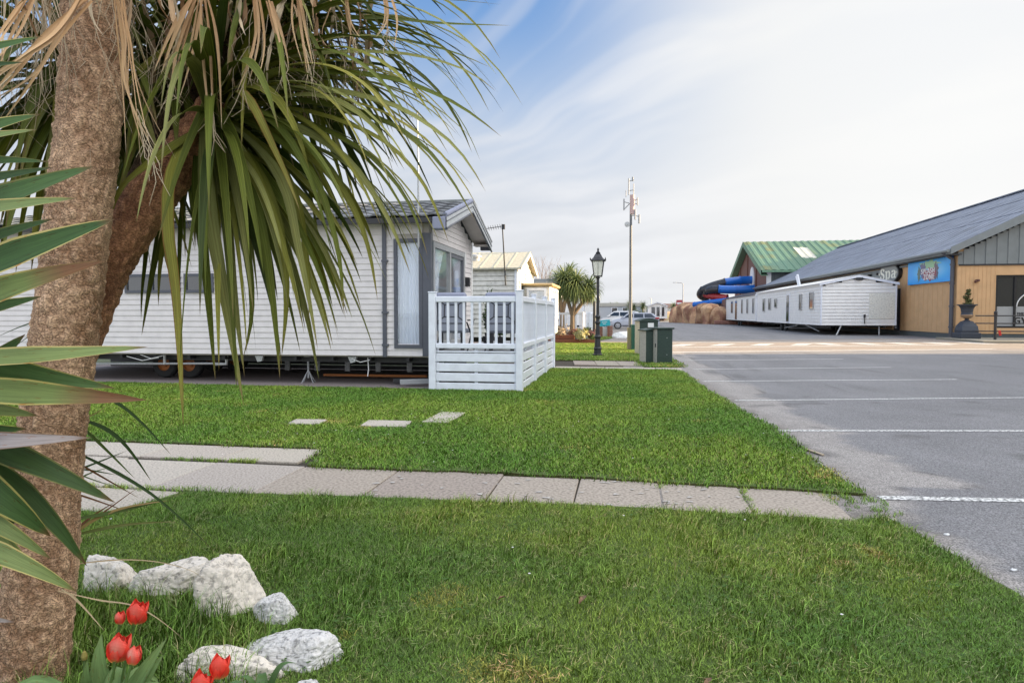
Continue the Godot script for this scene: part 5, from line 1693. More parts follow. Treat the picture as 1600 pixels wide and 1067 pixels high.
func make_deck() -> void:
	var o := thing("veranda", "white railed veranda with boarded base at the caravan's gable end", "veranda", Vector3(-3.36, 0, -11.30))
	var W := 1.66
	var D := 5.5
	var post := func(x: float, z: float, s: float, top: float) -> void:
		var mb := MB.new()
		mb.bevel(Vector3(x, top / 2, z), Vector3(s, top, s), 0.008)
		var p := part("post", mb, M.white_pvc, o)
		mb = MB.new()
		mb.bevel(Vector3(x, top + 0.012, z), Vector3(s + 0.016, 0.024, s + 0.016), 0.008)
		part("post_cap", mb, M.white_pvc, p)
	post.call(0.06, -0.06, 0.12, 1.71)
	post.call(W - 0.06, -0.06, 0.12, 1.73)
	for k in 3:
		post.call(W - 0.05, -0.06 - (k + 1) * (D - 0.1) / 3.0, 0.10, 1.71)
	var front := Vector2(0.12, W - 0.12)
	var rail := func(lo: Vector3, hi: Vector3, called: String) -> void:
		var mb := MB.new()
		mb.bevel((lo + hi) / 2, hi - lo, 0.01)
		part(called, mb, M.white_pvc, o)
	rail.call(Vector3(front.x, 1.55, -0.10), Vector3(front.y, 1.65, -0.03), "top_rail")
	rail.call(Vector3(front.x, 0.745, -0.10), Vector3(front.y, 0.835, -0.03), "bottom_rail")
	var bal := MB.new()
	bal.box(Vector3(0, 0, 0), Vector3(0.042, 0.72, 0.032))
	var bm := bal.mesh()
	for k in 10:
		var b := put("baluster", bm, M.white_pvc, o)
		b.position = Vector3(front.x + 0.075 + k * 0.1425, 1.19, -0.065)
	for q in [[0.512, 0.66], [0.341, 0.487], [0.17, 0.316], [0.0, 0.145]]:
		rail.call(Vector3(front.x, q[0], -0.085), Vector3(front.y, q[1], -0.055), "skirt_board")
	rail.call(Vector3(W / 2 - 0.03, 0.0, -0.12), Vector3(W / 2 + 0.03, 0.74, -0.09), "batten")
	rail.call(Vector3(front.x, 0.0, -0.12), Vector3(front.x + 0.04, 0.74, -0.09), "batten")
	rail.call(Vector3(front.y - 0.04, 0.0, -0.12), Vector3(front.y, 0.74, -0.09), "batten")
	rail.call(Vector3(front.x, 0.672, -0.125), Vector3(front.y, 0.70, -0.05), "deck_edge")
	for s in 3:
		var z1 := -0.12 - s * (D - 0.1) / 3.0
		var z0 := -0.02 - (s + 1) * (D - 0.1) / 3.0
		rail.call(Vector3(W - 0.09, 1.55, z0), Vector3(W - 0.02, 1.65, z1), "top_rail")
		rail.call(Vector3(W - 0.09, 0.745, z0), Vector3(W - 0.02, 0.835, z1), "bottom_rail")
		for k in 11:
			var b := put("baluster", bm, M.white_pvc, o)
			b.position = Vector3(W - 0.055, 1.19, z0 + (z1 - z0) * (k + 0.5) / 11.0)
			b.rotation.y = PI / 2
		for q in [[0.512, 0.66], [0.341, 0.487], [0.17, 0.316], [0.0, 0.145]]:
			rail.call(Vector3(W - 0.075, q[0], z0), Vector3(W - 0.045, q[1], z1), "skirt_board")
		rail.call(Vector3(W - 0.12, 0.0, (z0 + z1) / 2 - 0.03), Vector3(W - 0.08, 0.74, (z0 + z1) / 2 + 0.03), "batten")
	# floor boards and dark ground-side
	for k in 11:
		var mb := MB.new()
		mb.bevel(Vector3(0.06 + k * 0.146 + 0.0, 0.655, -0.13 - (D - 0.25) / 2), Vector3(0.138, 0.028, D - 0.25), 0.004)
		part("deck_board", mb, M.grey_metal, o)
	# loungers and plants on the deck
	for i in 2:
		var x: float = [-3.12, -2.19][i]
		var c := thing("garden_chair", ["grey padded reclining garden chair on the veranda, beside the glass doors", "grey padded reclining garden chair on the veranda, beside the corner post"][i], "garden chair", Vector3(x, 0.67, -12.02), 0.02 - 0.04 * i, "padded chairs on the veranda")
		var tilt := Basis(Vector3(1, 0, 0), -0.12)
		var mb := MB.new()
		mb.bevel(Vector3(0, 0.68, 0.04), Vector3(0.54, 0.66, 0.05), 0.02, tilt)
		var back := part("back_pad", mb, M.grey_fabric, c)
		mb = MB.new()
		mb.bevel(Vector3(0, 1.0, 0.075), Vector3(0.58, 0.13, 0.10), 0.04, tilt)
		part("headrest", mb, M.pale_fabric, c)
		mb = MB.new()
		var zz := 0.072
		for l in [[-0.27, 0.95, -0.27, 0.38], [0.27, 0.95, 0.27, 0.38], [-0.27, 0.95, -0.13, 0.84], [0.27, 0.95, 0.13, 0.84], [-0.13, 0.84, 0.13, 0.84], [-0.13, 0.84, -0.13, 0.62], [0.13, 0.84, 0.13, 0.62], [-0.13, 0.62, 0.13, 0.62], [-0.13, 0.62, -0.27, 0.52], [0.13, 0.62, 0.27, 0.52], [-0.27, 0.5, 0.27, 0.5]]:
			var off := Vector3(0, 0.68, 0.04)
			mb.tube([off + tilt * Vector3(l[0], l[1] - 0.68, 0.027), off + tilt * Vector3(l[2], l[3] - 0.68, 0.027)], [0.009], 5)
		part("piping", mb, M.black, back)
		mb = MB.new()
		mb.bevel(Vector3(0, 0.36, -0.30), Vector3(0.52, 0.08, 0.56), 0.02)
		part("seat_pad", mb, M.grey_fabric, c)
		for sx in [-1.0, 1.0]:
			mb = MB.new()
			mb.tube([Vector3(sx * 0.30, 0.0, -0.55), Vector3(sx * 0.30, 0.34, -0.2), Vector3(sx * 0.29, 0.52, 0.06)], [0.014], 8)
			mb.tube([Vector3(sx * 0.30, 0.0, 0.06), Vector3(sx * 0.30, 0.3, -0.28), Vector3(sx * 0.30, 0.54, -0.5)], [0.014], 8)
			part("frame", mb, M.black, c)
			mb = MB.new()
			mb.bevel(Vector3(sx * 0.31, 0.56, -0.22), Vector3(0.05, 0.025, 0.5), 0.008)
			part("armrest", mb, M.black, c)
			mb = MB.new()
			mb.box(Vector3(sx * 0.2, 0.17, 0.02), Vector3(0.07, 0.32, 0.03))
			part("leg", mb, M.dark, c)
	for q in [[Vector3(-2.72, 0.67, -13.4), 0.75, "tall leafy potted plant on the veranda between the two chairs"], [Vector3(-2.42, 0.67, -13.1), 0.3, "low potted plant on the veranda floor behind the right chair"], [Vector3(-3.2, 0.67, -15.9), 1.25, "tall slim potted conifer at the far end of the veranda"]]:
		var p := thing("potted_plant", q[2], "potted plant", q[0])
		var mb := MB.new()
		mb.lathe([Vector2(0, 0), Vector2(0.09, 0), Vector2(0.12, 0.2), Vector2(0.125, 0.22), Vector2(0.1, 0.21), Vector2(0, 0.19)], 14)
		part("pot", mb, M.dark, p)
		part("foliage", leaf_ball(Vector3(0, 0.2 + q[1] * 0.5, 0), Vector3(0.16, q[1] * 0.5, 0.16), 500, 0.035, Color(0.04, 0.085, 0.02), Color(0.10, 0.16, 0.04)), M.leaf, p)

func leaf_ball(c: Vector3, r: Vector3, n: int, s: float, c0: Color, c1: Color) -> MB:
	var mb := MB.new()
	for i in n:
		var d := Vector3(rng.randfn(), rng.randfn(), rng.randfn()).normalized()
		var k := pow(rr(0.1, 1), 0.45) * (0.8 + 0.2 * sin(d.x * 7 + d.y * 5) + 0.12 * sin(d.z * 9))
		var p := c + d * k * r
		var a := Vector3(rr(-1, 1), rr(-1, 1), rr(-1, 1)).normalized()
		var b := a.cross(d + Vector3(0.1, 0.2, 0)).normalized()
		mb.col = c0.lerp(c1, rr(0, 1))
		var m := (d + Vector3.UP * 0.5 + a * 0.5).normalized()
		var q := s * rr(0.6, 1.3)
		mb.tri(p - b * q * 0.4, p + b * q * 0.4, p + a * q, m, m, m)
		mb.tri(p - b * q * 0.4, p + b * q * 0.4, p - a * q * 0.5, m, m, m)
	return mb

# ---------------------------------------------------------------- other caravans
func ribbed(mb: MB, a: Vector3, b: Vector3, y0: float, y1: float, out: Vector3, step: float, top := PackedVector2Array()) -> void:
	# lapped boarding of a wall from a to b; top: optional gable as (fraction, height) points
	var y := y0
	while y < y1 - 0.01:
		var f0 := 0.0
		var f1 := 1.0
		var yt := minf(y + step, y1)
		if top.size():
			var eave := top[0].y
			var apex := top[1].y
			if yt > eave:
				var k := (yt - eave) / (apex - eave)
				f0 = top[1].x * k
				f1 = 1.0 - (1.0 - top[1].x) * k
			if f1 - f0 < 0.02:
				break
		var p := a.lerp(b, f0)
		var q := a.lerp(b, f1)
		mb.quad(p + out * step * 0.21 + Vector3.UP * y, q + out * step * 0.21 + Vector3.UP * y, q + Vector3.UP * yt, p + Vector3.UP * yt, out)
		mb.quad(p + Vector3.UP * y, q + Vector3.UP * y, q + out * step * 0.21 + Vector3.UP * y, p + out * step * 0.21 + Vector3.UP * y, Vector3.DOWN)
		y += step

func caravan(label: String, at: Vector3, turn: float, W: float, len_: float, base: float, eave: float, apex: float, wall_m: Material, roof_m: Material, frame_m: Material, gable_wins: Array, front_wins: Array, over := 0.25, step := 0.16) -> Node3D:
	# local: gable end at z = 0 facing +z, body runs to z = -len; x from -W/2 to W/2; right side is +x, left side -x
	var o := thing("static_caravan", label, "static caravan", at, turn, "static caravans on the park")
	var h := W / 2
	var mb := MB.new()
	var g := PackedVector2Array([Vector2(0, eave), Vector2(0.5, apex)])
	ribbed(mb, Vector3(-h, 0, 0), Vector3(h, 0, 0), base, apex, Vector3(0, 0, 1), step, g)
	part("gable", mb, wall_m, o)
	mb = MB.new()
	ribbed(mb, Vector3(h, 0, -len_), Vector3(-h, 0, -len_), base, apex, Vector3(0, 0, -1), step, g)
	part("gable", mb, wall_m, o)
	mb = MB.new()
	ribbed(mb, Vector3(-h, 0, -len_), Vector3(-h, 0, 0), base, eave, Vector3(-1, 0, 0), step)
	ribbed(mb, Vector3(h, 0, 0), Vector3(h, 0, -len_), base, eave, Vector3(1, 0, 0), step)
	mb.quad(Vector3(-h, base, 0), Vector3(h, base, 0), Vector3(h, base, -len_), Vector3(-h, base, -len_), Vector3.DOWN)
	part("siding", mb, wall_m, o)
	mb = MB.new()
	for sx in [-1.0, 1.0]:
		mb.box(Vector3(sx * h, (base + eave) / 2, 0), Vector3(0.09, eave - base, 0.09))
		mb.box(Vector3(sx * h, (base + eave) / 2, -len_), Vector3(0.09, eave - base, 0.09))
	part("corner_trim", mb, frame_m if frame_m == M.anthracite else M.white_pvc, o)
	mb = MB.new()
	for sx in [-1.0, 1.0]:
		var e := Vector3(sx * (h + 0.15), eave - 0.15 * (apex - eave) / h, over)
		var r := Vector3(0, apex, over)
		var dz := Vector3(0, 0, -len_ - 2 * over)
		var t := Vector3(0, 0.06, 0)
		mb.quad(e + t, r + t, r + t + dz, e + t + dz, Vector3.UP)
		mb.quad(e, r, r + dz, e + dz, Vector3.DOWN)
		mb.quad(e, e + t, e + t + dz, e + dz, Vector3(sx, 0, 0))
		# rolls of the sheet roof
		var n := int(len_ / 0.45)
		for k in n + 1:
			var p := dz * (float(k) / n)
			var b := Basis.looking_at((e - r).normalized(), Vector3.UP)
			mb.box((e + r) / 2 + t + p + Vector3(0, 0.004, 0), Vector3(0.05, 0.014, (e - r).length() - 0.04), b)
	part("roof", mb, roof_m, o)
	for sx in [-1.0, 1.0]:
		mb = MB.new()
		var a := Vector3(0, apex + 0.07, over + 0.012)
		var e := Vector3(sx * (h + 0.15), eave - 0.15 * (apex - eave) / h + 0.07, over + 0.012)
		var d := Vector3(0, -0.16, 0)
		mb.quad(a, e, e + d, a + d, Vector3(0, 0, 1))
		mb.quad(a - Vector3(0, 0, 0.02), e - Vector3(0, 0, 0.02), e + d - Vector3(0, 0, 0.02), a + d - Vector3(0, 0, 0.02), Vector3(0, 0, -1))
		part("bargeboard", mb, M.white_pvc, o)
	for w in gable_wins:   # [x, y, w, h]
		window(o, Vector3(w[0], w[1], step * 0.21), w[2], w[3], Basis(), frame_m, 0.07)
	for w in front_wins:   # [side, z, y, w, h]
		var s: float = w[0]
		window(o, Vector3(s * (h + step * 0.21), w[2], w[1]), w[3], w[4], Basis(Vector3.UP, s * PI / 2), frame_m, 0.07)
	mb = MB.new()
	mb.span(Vector3(-h + 0.5, base - 0.16, -len_ + 0.2), Vector3(-h + 0.62, base - 0.03, -0.2))
	mb.span(Vector3(h - 0.62, base - 0.16, -len_ + 0.2), Vector3(h - 0.5, base - 0.03, -0.2))
	for k in 6:
		mb.span(Vector3(-h + 0.3, base - 0.1, -0.6 - k * (len_ - 1) / 5.0), Vector3(h - 0.3, base - 0.03, -0.5 - k * (len_ - 1) / 5.0))
	part("chassis", mb, M.dark, o)
	for zz in [0.5, 0.57]:
		for sx in [-1.0, 1.0]:
			var wh := MB.new()
			wh.lathe([Vector2(0.0, -0.09), Vector2(0.2, -0.1), Vector2(0.3, -0.08), Vector2(0.32, 0), Vector2(0.3, 0.08), Vector2(0.2, 0.1), Vector2(0.0, 0.09)], 16, Vector3(sx * (h - 0.25), 0.32, -len_ * zz), Basis(Vector3(0, 0, 1), PI / 2))
			part("wheel", wh, M.rubber, o)
	return o

func fence_rails(o: Node3D, x0: float, x1: float, z: float) -> void:
	var mb := MB.new()
	mb.bevel(Vector3((x0 + x1) / 2, 1.35, z), Vector3(x1 - x0, 0.09, 0.07), 0.01)
	part("top_rail", mb, M.white_pvc, o)
	mb = MB.new()
	mb.bevel(Vector3((x0 + x1) / 2, 0.55, z), Vector3(x1 - x0, 0.09, 0.07), 0.01)
	part("bottom_rail", mb, M.white_pvc, o)
	var n := int((x1 - x0) / 0.2)
	for k in n:
		mb = MB.new()
		mb.box(Vector3(x0 + (k + 0.5) * (x1 - x0) / n, 0.95, z), Vector3(0.06, 0.74, 0.04))
		part("baluster", mb, M.white_pvc, o)
	mb = MB.new()
	mb.span(Vector3(x0, 0.0, z - 0.02), Vector3(x1, 0.48, z + 0.02))
	part("skirt_panel", mb, M.white_pvc, o)
	for x in [x0, x1]:
		mb = MB.new()
		mb.bevel(Vector3(x, 0.72, z), Vector3(0.1, 1.44, 0.1), 0.01)
		part("post", mb, M.white_pvc, o)

func make_caravans() -> void:
	# left row, gable ends to the road
	var t := PI / 2
	var c := caravan("cream static caravan with mossy yellow roof behind the veranda", Vector3(-3.6, 0, -24.5), t, 4.1, 10.5, 0.55, 2.88, 3.55, M.siding_cream, M.moss_roof, M.white_pvc, [[-1.0, 1.75, 1.0, 1.5]], [[-1.0, -4.0, 1.9, 1.6, 0.9]], 0.2)
	var mb := MB.new()
	mb.bevel(Vector3(0.4, 1.45, 0.55), Vector3(2.6, 1.75, 1.0), 0.05)
	part("bay", mb, M.siding_cream, c)
	window(c, Vector3(0.4, 1.7, 1.05), 2.2, 1.1, Basis(), M.white_pvc, 0.08, true, 2)
	window(c, Vector3(-0.9, 1.7, 0.55), 0.7, 1.1, Basis(Vector3.UP, -PI / 2), M.white_pvc, 0.08, true)
	mb = MB.new()
	mb.bevel(Vector3(0.4, 2.37, 0.55), Vector3(2.8, 0.1, 1.2), 0.04)
	part("bay_roof", mb, mat(L(0.46, 0.34, 0.18), 0.8), c)
	mb = MB.new()
	mb.lathe([Vector2(0, 0), Vector2(0.16, 0), Vector2(0.16, 0.12), Vector2(0.22, 0.14), Vector2(0.22, 0.2), Vector2(0.1, 0.24), Vector2(0, 0.24)], 12, Vector3(-1.1, 3.2, -1.6))
	part("roof_vent", mb, M.galv, c)
	c = caravan("small white gabled caravan with dark tiled roof, third in the row", Vector3(-3.6, 0, -33.0), t, 3.6, 9.5, 0.5, 2.35, 3.0, M.siding_white, M.tile, M.anthracite, [[0.7, 1.5, 1.0, 1.2], [-0.9, 1.5, 0.8, 1.2]], [[-1.0, -2.5, 1.6, 1.2, 0.9]], 0.35)
	c = caravan("white caravan with grey roof and dark framed windows, fourth in the row", Vector3(-3.7, 0, -39.5), t, 3.9, 9.5, 0.5, 2.4, 2.95, M.siding_white, M.tile, M.anthracite, [[0.7, 1.5, 1.0, 1.2], [-0.9, 1.5, 0.9, 1.2]], [[-1.0, -1.2, 1.6, 0.9, 1.2], [-1.0, -4.0, 1.6, 1.2, 0.9]], 0.3)
	for q in [[-1.9, -34.6, -31.2, "white railed veranda in front of the dark tiled caravan"], [-1.9, -41.4, -37.6, "white railed veranda in front of the fourth caravan"]]:
		var o := thing("veranda", q[3], "veranda", Vector3(-3.55, 0, q[2]))
		fence_rails(o, 0.0, 1.65, -0.05)
		mb = MB.new()
		mb.span(Vector3(0, 0.42, q[1] - q[2]), Vector3(1.6, 0.47, -0.1))
		part("deck_floor", mb, M.galv, o)
		for k in 3:
			mb = MB.new()
			var z1: float = -0.1 + k * (q[1] - q[2]) / 3.0
			var z0: float = -0.1 + (k + 1) * (q[1] - q[2]) / 3.0
			mb.span(Vector3(1.62, 1.3, z0), Vector3(1.68, 1.39, z1))
			mb.span(Vector3(1.62, 0.0, z0), Vector3(1.66, 0.5, z1))
			for j in 6:
				mb.box(Vector3(1.65, 0.9, z0 + (z1 - z0) * (j + 0.5) / 6.0), Vector3(0.04, 0.8, 0.07))
			mb.box(Vector3(1.65, 0.72, z0), Vector3(0.1, 1.44, 0.1))
			part("side_panel", mb, M.white_pvc, o)
	c = caravan("white caravan end beyond the cordyline tree, fifth in the row", Vector3(-3.0, 0, -52.0), t, 4.2, 10, 0.5, 2.55, 3.1, M.siding_white, M.siding_white, M.white_pvc, [[-0.8, 1.6, 0.7, 0.9]], [[-1.0, -2.5, 1.6, 1.2, 0.9]], 0.1)
	c = caravan("plain white caravan behind the lamp post, sixth in the row", Vector3(-2.4, 0, -64.0), t, 4.2, 10, 0.5, 2.5, 3.0, M.siding_white, M.siding_white, M.white_pvc, [[0.9, 1.6, 0.7, 0.9]], [[-1.0, -2.0, 1.6, 1.2, 0.9]], 0.1)
	# far side
	caravan("long grey blue caravan with grey roof far behind the parked cars", Vector3(3.6, 0, -128.0), t, 4.6, 11.5, 0.5, 2.7, 3.3, mat(L(0.36, 0.40, 0.45), 0.6), M.tile, M.white_pvc, [], [[-1.0, -5.3, 1.55, 1.1, 1.9], [-1.0, -3.4, 1.55, 1.0, 1.9]], 0.3)
	caravan("white gable fronted caravan far off, right of the mast", Vector3(5.9, 0, -122.0), 0.0, 3.3, 14, 0.5, 2.75, 3.35, M.siding_white, M.tile, M.grey_metal, [[-0.75, 1.7, 0.7, 1.7], [0.1, 1.7, 0.6, 1.7], [0.95, 1.7, 0.5, 1.7]], [[-1.0, -3.0, 1.7, 1.2, 1.0]], 0.3)
	caravan("grey caravan far off behind the stone wall and small palm", Vector3(13.0, 0, -139.0), t, 4.2, 6.5, 0.5, 2.6, 3.3, mat(L(0.36, 0.38, 0.40), 0.6), mat(L(0.16, 0.1, 0.09), 0.8), M.white_pvc, [], [[-1.0, -3.0, 1.6, 1.2, 0.9]], 0.3)
	# transported pair at the right
	var v := caravan("long white static caravan with greenish stained end by the tan building", Vector3(14.45, 0, -45.0), 0.0, 4.35, 20.5, 0.62, 3.24, 3.70, M.siding_white, M.siding_white, M.galv, [], [[-1.0, -2.1, 2.2, 1.0, 1.15], [-1.0, -4.9, 2.15, 0.7, 1.15], [-1.0, -12.7, 2.2, 0.9, 0.75], [-1.0, -15.0, 2.15, 0.9, 1.0], [-1.0, -17.4, 2.1, 0.9, 1.15]], 0.12, 0.205)
	mb = MB.new()
	mb.box(Vector3(-2.2, 1.75, -8.6), Vector3(0.05, 2.2, 1.15))
	var dr := part("door", mb, M.white_pvc, v)
	mb = MB.new()
	mb.box(Vector3(-2.235, 1.75, -8.6), Vector3(0.02, 2.0, 0.75))
	part("pane", mb, M.dark_glass, dr)
	mb = MB.new()
	mb.span(Vector3(0.62, 1.02, 0.034), Vector3(2.1, 2.62, 0.05))
	part("stained_panel", mb, mat(L(0.84, 0.83, 0.75), 0.6, M.moss_roof.albedo_texture, 0.8), v)
	mb = MB.new()
	mb.bevel(Vector3(0.0, 3.52, 0.12), Vector3(0.42, 0.16, 0.12), 0.03)
	part("end_lamp", mb, M.dark, v)
	mb = MB.new()
	mb.tube([Vector3(0.38, 0.72, 0.08), Vector3(0.36, 1.15, 0.07)], [0.03], 6)
	mb.box(Vector3(0.36, 1.2, 0.08), Vector3(0.1, 0.2, 0.08))
	part("hitch_cable", mb, M.dark, v)
	mb = MB.new()
	mb.tube([Vector3(-1.0, 0.56, 0.0), Vector3(-1.35, 0.0, 0.35)], [0.05], 6)
	mb.tube([Vector3(1.3, 0.56, -0.2), Vector3(1.25, 0.0, 0.0)], [0.04], 6)
	mb.tube([Vector3(-2.1, 0.6, -4.0), Vector3(-1.9, 0.2, -1.4)], [0.03], 6)
	mb.tube([Vector3(-2.0, 0.5, -6.5), Vector3(-2.0, 0.25, -10.5)], [0.03], 6)
	part("jack_leg", mb, M.galv, v)
	mb = MB.new()
	mb.tube([Vector3(-1.7, 3.3, -7.2), Vector3(-1.95, 4.2, -7.0)], [0.08], 10)
	mb.tube([Vector3(-1.7, 3.3, -7.6), Vector3(-1.95, 4.1, -7.4)], [0.05], 8)
	part("flue", mb, M.white_pvc, v)
	v = caravan("white static caravan with slate grey roof, farther one of the right pair", Vector3(14.9, 0, -68.2), 0.0, 4.5, 19.5, 0.62, 3.2, 3.78, M.siding_white, mat(L(0.13, 0.13, 0.155), 0.7, M.tile.albedo_texture, 0.3), M.grey_metal, [], [[-1.0, -1.2, 2.1, 0.8, 1.5], [-1.0, -4.4, 2.1, 0.8, 1.5], [-1.0, -7.6, 2.1, 0.8, 1.5], [-1.0, -14.4, 2.1, 1.3, 1.4]], 0.25, 0.205)
	mb = MB.new()
	mb.box(Vector3(-2.28, 1.8, -11.6), Vector3(0.05, 2.2, 1.2))
	part("door", mb, M.dark_glass, v)
	mb = MB.new()
	mb.box(Vector3(-2.26, 1.9, -19.4), Vector3(0.12, 2.5, 0.3))
	part("end_trim", mb, M.anthracite, v)

# ---------------------------------------------------------------- lamp, mast, cabinets, planter
func make_street() -> void:
	var o := thing("street_lamp", "black Victorian lamp post with tapered glass lantern on the sunlit lawn", "lamp post", Vector3(-0.81, 0.02, -21.29))
	var mb := MB.new()
	mb.lathe([Vector2(0, 0), Vector2(0.15, 0), Vector2(0.15, 0.06), Vector2(0.12, 0.08), Vector2(0.11, 0.2), Vector2(0.13, 0.22), Vector2(0.13, 0.25), Vector2(0.10, 0.28), Vector2(0.085, 0.55), Vector2(0.11, 0.58), Vector2(0.11, 0.62), Vector2(0.075, 0.66), Vector2(0.062, 1.0), Vector2(0.09, 1.03), Vector2(0.09, 1.07), Vector2(0.06, 1.10), Vector2(0.058, 1.18), Vector2(0.085, 1.21), Vector2(0.085, 1.25), Vector2(0.05, 1.29), Vector2(0.042, 2.42), Vector2(0.07, 2.44), Vector2(0.07, 2.47), Vector2(0.0, 2.48)], 18)
	part("post", mb, M.black_iron, o)
	mb = MB.new()
	mb.box(Vector3(0, 2.50, 0), Vector3(0.26, 0.03, 0.26))
	for k in 4:
		var a := TAU * k / 4 + PI / 4
		mb.tube([Vector3(cos(a) * 0.17, 2.5, sin(a) * 0.17), Vector3(cos(a) * 0.255, 2.98, sin(a) * 0.255)], [0.014], 6)
	mb.tube([Vector3(0, 2.5, 0), Vector3(0, 2.92, 0)], [0.018], 6)
	var ln := part("lantern", mb, M.black_iron, o)
	for k in 4:
		var a0 := TAU * k / 4 + PI / 4
		var a1 := a0 + PI / 2
		mb = MB.new()
		mb.quad(Vector3(cos(a0) * 0.165, 2.52, sin(a0) * 0.165), Vector3(cos(a1) * 0.165, 2.52, sin(a1) * 0.165), Vector3(cos(a1) * 0.25, 2.97, sin(a1) * 0.25), Vector3(cos(a0) * 0.25, 2.97, sin(a0) * 0.25), Vector3(cos(a0 + PI / 4), 0, sin(a0 + PI / 4)))
		part("pane", mb, M.lantern_glass, ln)
	mb = MB.new()
	mb.lathe([Vector2(0.0, 2.97), Vector2(0.30, 2.97), Vector2(0.30, 3.0), Vector2(0.20, 3.08), Vector2(0.13, 3.18), Vector2(0.09, 3.21), Vector2(0.10, 3.23), Vector2(0.05, 3.27), Vector2(0.03, 3.31), Vector2(0.05, 3.34), Vector2(0.0, 3.40)], 4, Vector3.ZERO, Basis(Vector3.UP, PI / 4))
	for k in 4:
		var a := TAU * k / 4 + PI / 4
		mb.tube([Vector3(cos(a) * 0.29, 2.98, sin(a) * 0.29), Vector3(cos(a) * 0.33, 3.02, sin(a) * 0.33), Vector3(cos(a) * 0.33, 3.08, sin(a) * 0.33)], [0.02, 0.018, 0.004], 6)
	part("cap", mb, M.black_iron, o)
	mb = MB.new()
	mb.lathe([Vector2(0.15, -0.03), Vector2(0.36, -0.03), Vector2(0.34, 0.005), Vector2(0.15, 0.01)], 12)
	part("soil_ring", mb, M.soil, o)
	# second, farther lamp post behind it
	o = thing("street_lamp", "dark lamp post beside the planter, half hidden behind the nearer one", "lamp post", Vector3(-1.33, 0, -30.9))
	mb = MB.new()
	mb.lathe([Vector2(0, 0), Vector2(0.13, 0), Vector2(0.11, 0.3), Vector2(0.07, 0.6), Vector2(0.06, 1.9), Vector2(0.0, 1.92)], 10)
	part("post", mb, M.black_iron, o)

	# telecom mast
	o = thing("telecom_mast", "tall grey telecom mast with antennas clustered round its top", "mast", Vector3(0.24, 0, -25.24))
	mb = MB.new()
	mb.tube([Vector3(0, 0.5, 0), Vector3(0, 2.4, 0), Vector3(-0.01, 4.95, 0), Vector3(-0.01, 5.35, 0)], [0.068, 0.058, 0.045, 0.042], 14)
	part("pole", mb, M.mast, o)
	mb = MB.new()
	mb.bevel(Vector3(-0.03, 0.42, 0.02), Vector3(0.17, 0.84, 0.2), 0.015)
	part("base_box", mb, mat(L(0.40, 0.33, 0.19), 0.8), o)
	mb = MB.new()
	mb.lathe([Vector2(0, 5.0), Vector2(0.09, 5.0), Vector2(0.09, 5.7), Vector2(0, 5.7)], 12, Vector3(0.04, 0, 0))
	part("antenna_drum", mb, mat(L(0.50, 0.36, 0.34), 0.6), o)
	for q in [[-0.33, 5.36, 0.0, 0.06, 0.5], [-0.24, 5.75, 0.02, 0.03, 0.3], [-0.12, 6.0, 0.05, 0.05, 0.72], [0.10, 5.9, 0.0, 0.04, 0.5], [0.28, 5.45, 0.06, 0.05, 0.35], [0.18, 4.98, 0.05, 0.07, 0.44], [0.36, 4.82, 0.0, 0.08, 0.38], [0.06, 6.28, 0.0, 0.08, 0.18]]:
		mb = MB.new()
		mb.bevel(Vector3(q[0] * 0.8, q[1], q[2]), Vector3(q[3], q[4], q[3]) * 0.85, 0.01)
		part("antenna", mb, M.grey_metal, o)
	for q in [[-0.3, 5.45, 0.1, 5.35], [-0.3, 5.2, -0.05, 5.4], [0.05, 5.42, 0.3, 5.36], [0.05, 5.42, 0.28, 5.55], [0.0, 4.95, 0.18, 4.95], [0.18, 4.95, 0.36, 4.9], [-0.12, 6.2, 0.1, 6.24], [-0.1, 5.85, 0.1, 5.88]]:
		mb = MB.new()
		mb.tube([Vector3(q[0] * 0.8, q[1], 0.02), Vector3(q[2] * 0.8, q[3], 0.02)], [0.018], 6)
		part("bracket", mb, M.grey_metal, o)
	mb = MB.new()
	mb.lathe([Vector2(0, 0), Vector2(0.09, 0.01), Vector2(0.10, 0.05), Vector2(0.0, 0.06)], 14, Vector3(-0.14, 4.62, 0.03), Basis(Vector3(1, 0, 0), PI / 2))
	part("dish", mb, M.galv, o)

	# service cabinets
	o = thing("service_cabinet", "dark green metal cabinet with pale left flank, nearest the car park", "cabinet", Vector3(0.98, 0.0, -18.55), 0.42)
	mb = MB.new()
	mb.bevel(Vector3(0.05, 0.47, -0.1), Vector3(0.44, 0.94, 0.56), 0.012)
	part("body", mb, M.cab_green, o)
	mb = MB.new()
	mb.bevel(Vector3(0.05, 0.955, -0.1), Vector3(0.52, 0.045, 0.64), 0.012)
	part("lid", mb, M.cab_green, o)
	mb = MB.new()
	mb.box(Vector3(-0.172, 0.48, -0.1), Vector3(0.012, 0.90, 0.5))
	var dr := part("door", mb, M.cab_pale, o)
	mb = MB.new()
	mb.box(Vector3(-0.185, 0.5, 0.08), Vector3(0.02, 0.1, 0.03))
	part("handle", mb, M.black, dr)
	for y in [0.25, 0.7]:
		mb = MB.new()
		mb.tube([Vector3(0.1, y, 0.18), Vector3(0.1, y, 0.186)], [0.012], 8)
		part("rivet", mb, M.galv, o)
	o = thing("service_cabinet", "narrow pale edged green cabinet left of the nearest cabinet", "cabinet", Vector3(0.66, 0.0, -18.65), 0.32)
	mb = MB.new()
	mb.bevel(Vector3(0.0, 0.45, -0.1), Vector3(0.22, 0.90, 0.50), 0.01)
	part("body", mb, M.cab_green, o)
	mb = MB.new()
	mb.box(Vector3(-0.117, 0.45, -0.1), Vector3(0.012, 0.86, 0.46))
	part("door", mb, M.cab_pale, o)
	mb = MB.new()
	mb.box(Vector3(0.02, 0.925, -0.1), Vector3(0.36, 0.03, 0.6), Basis(Vector3(0, 0, 1), 0.16))
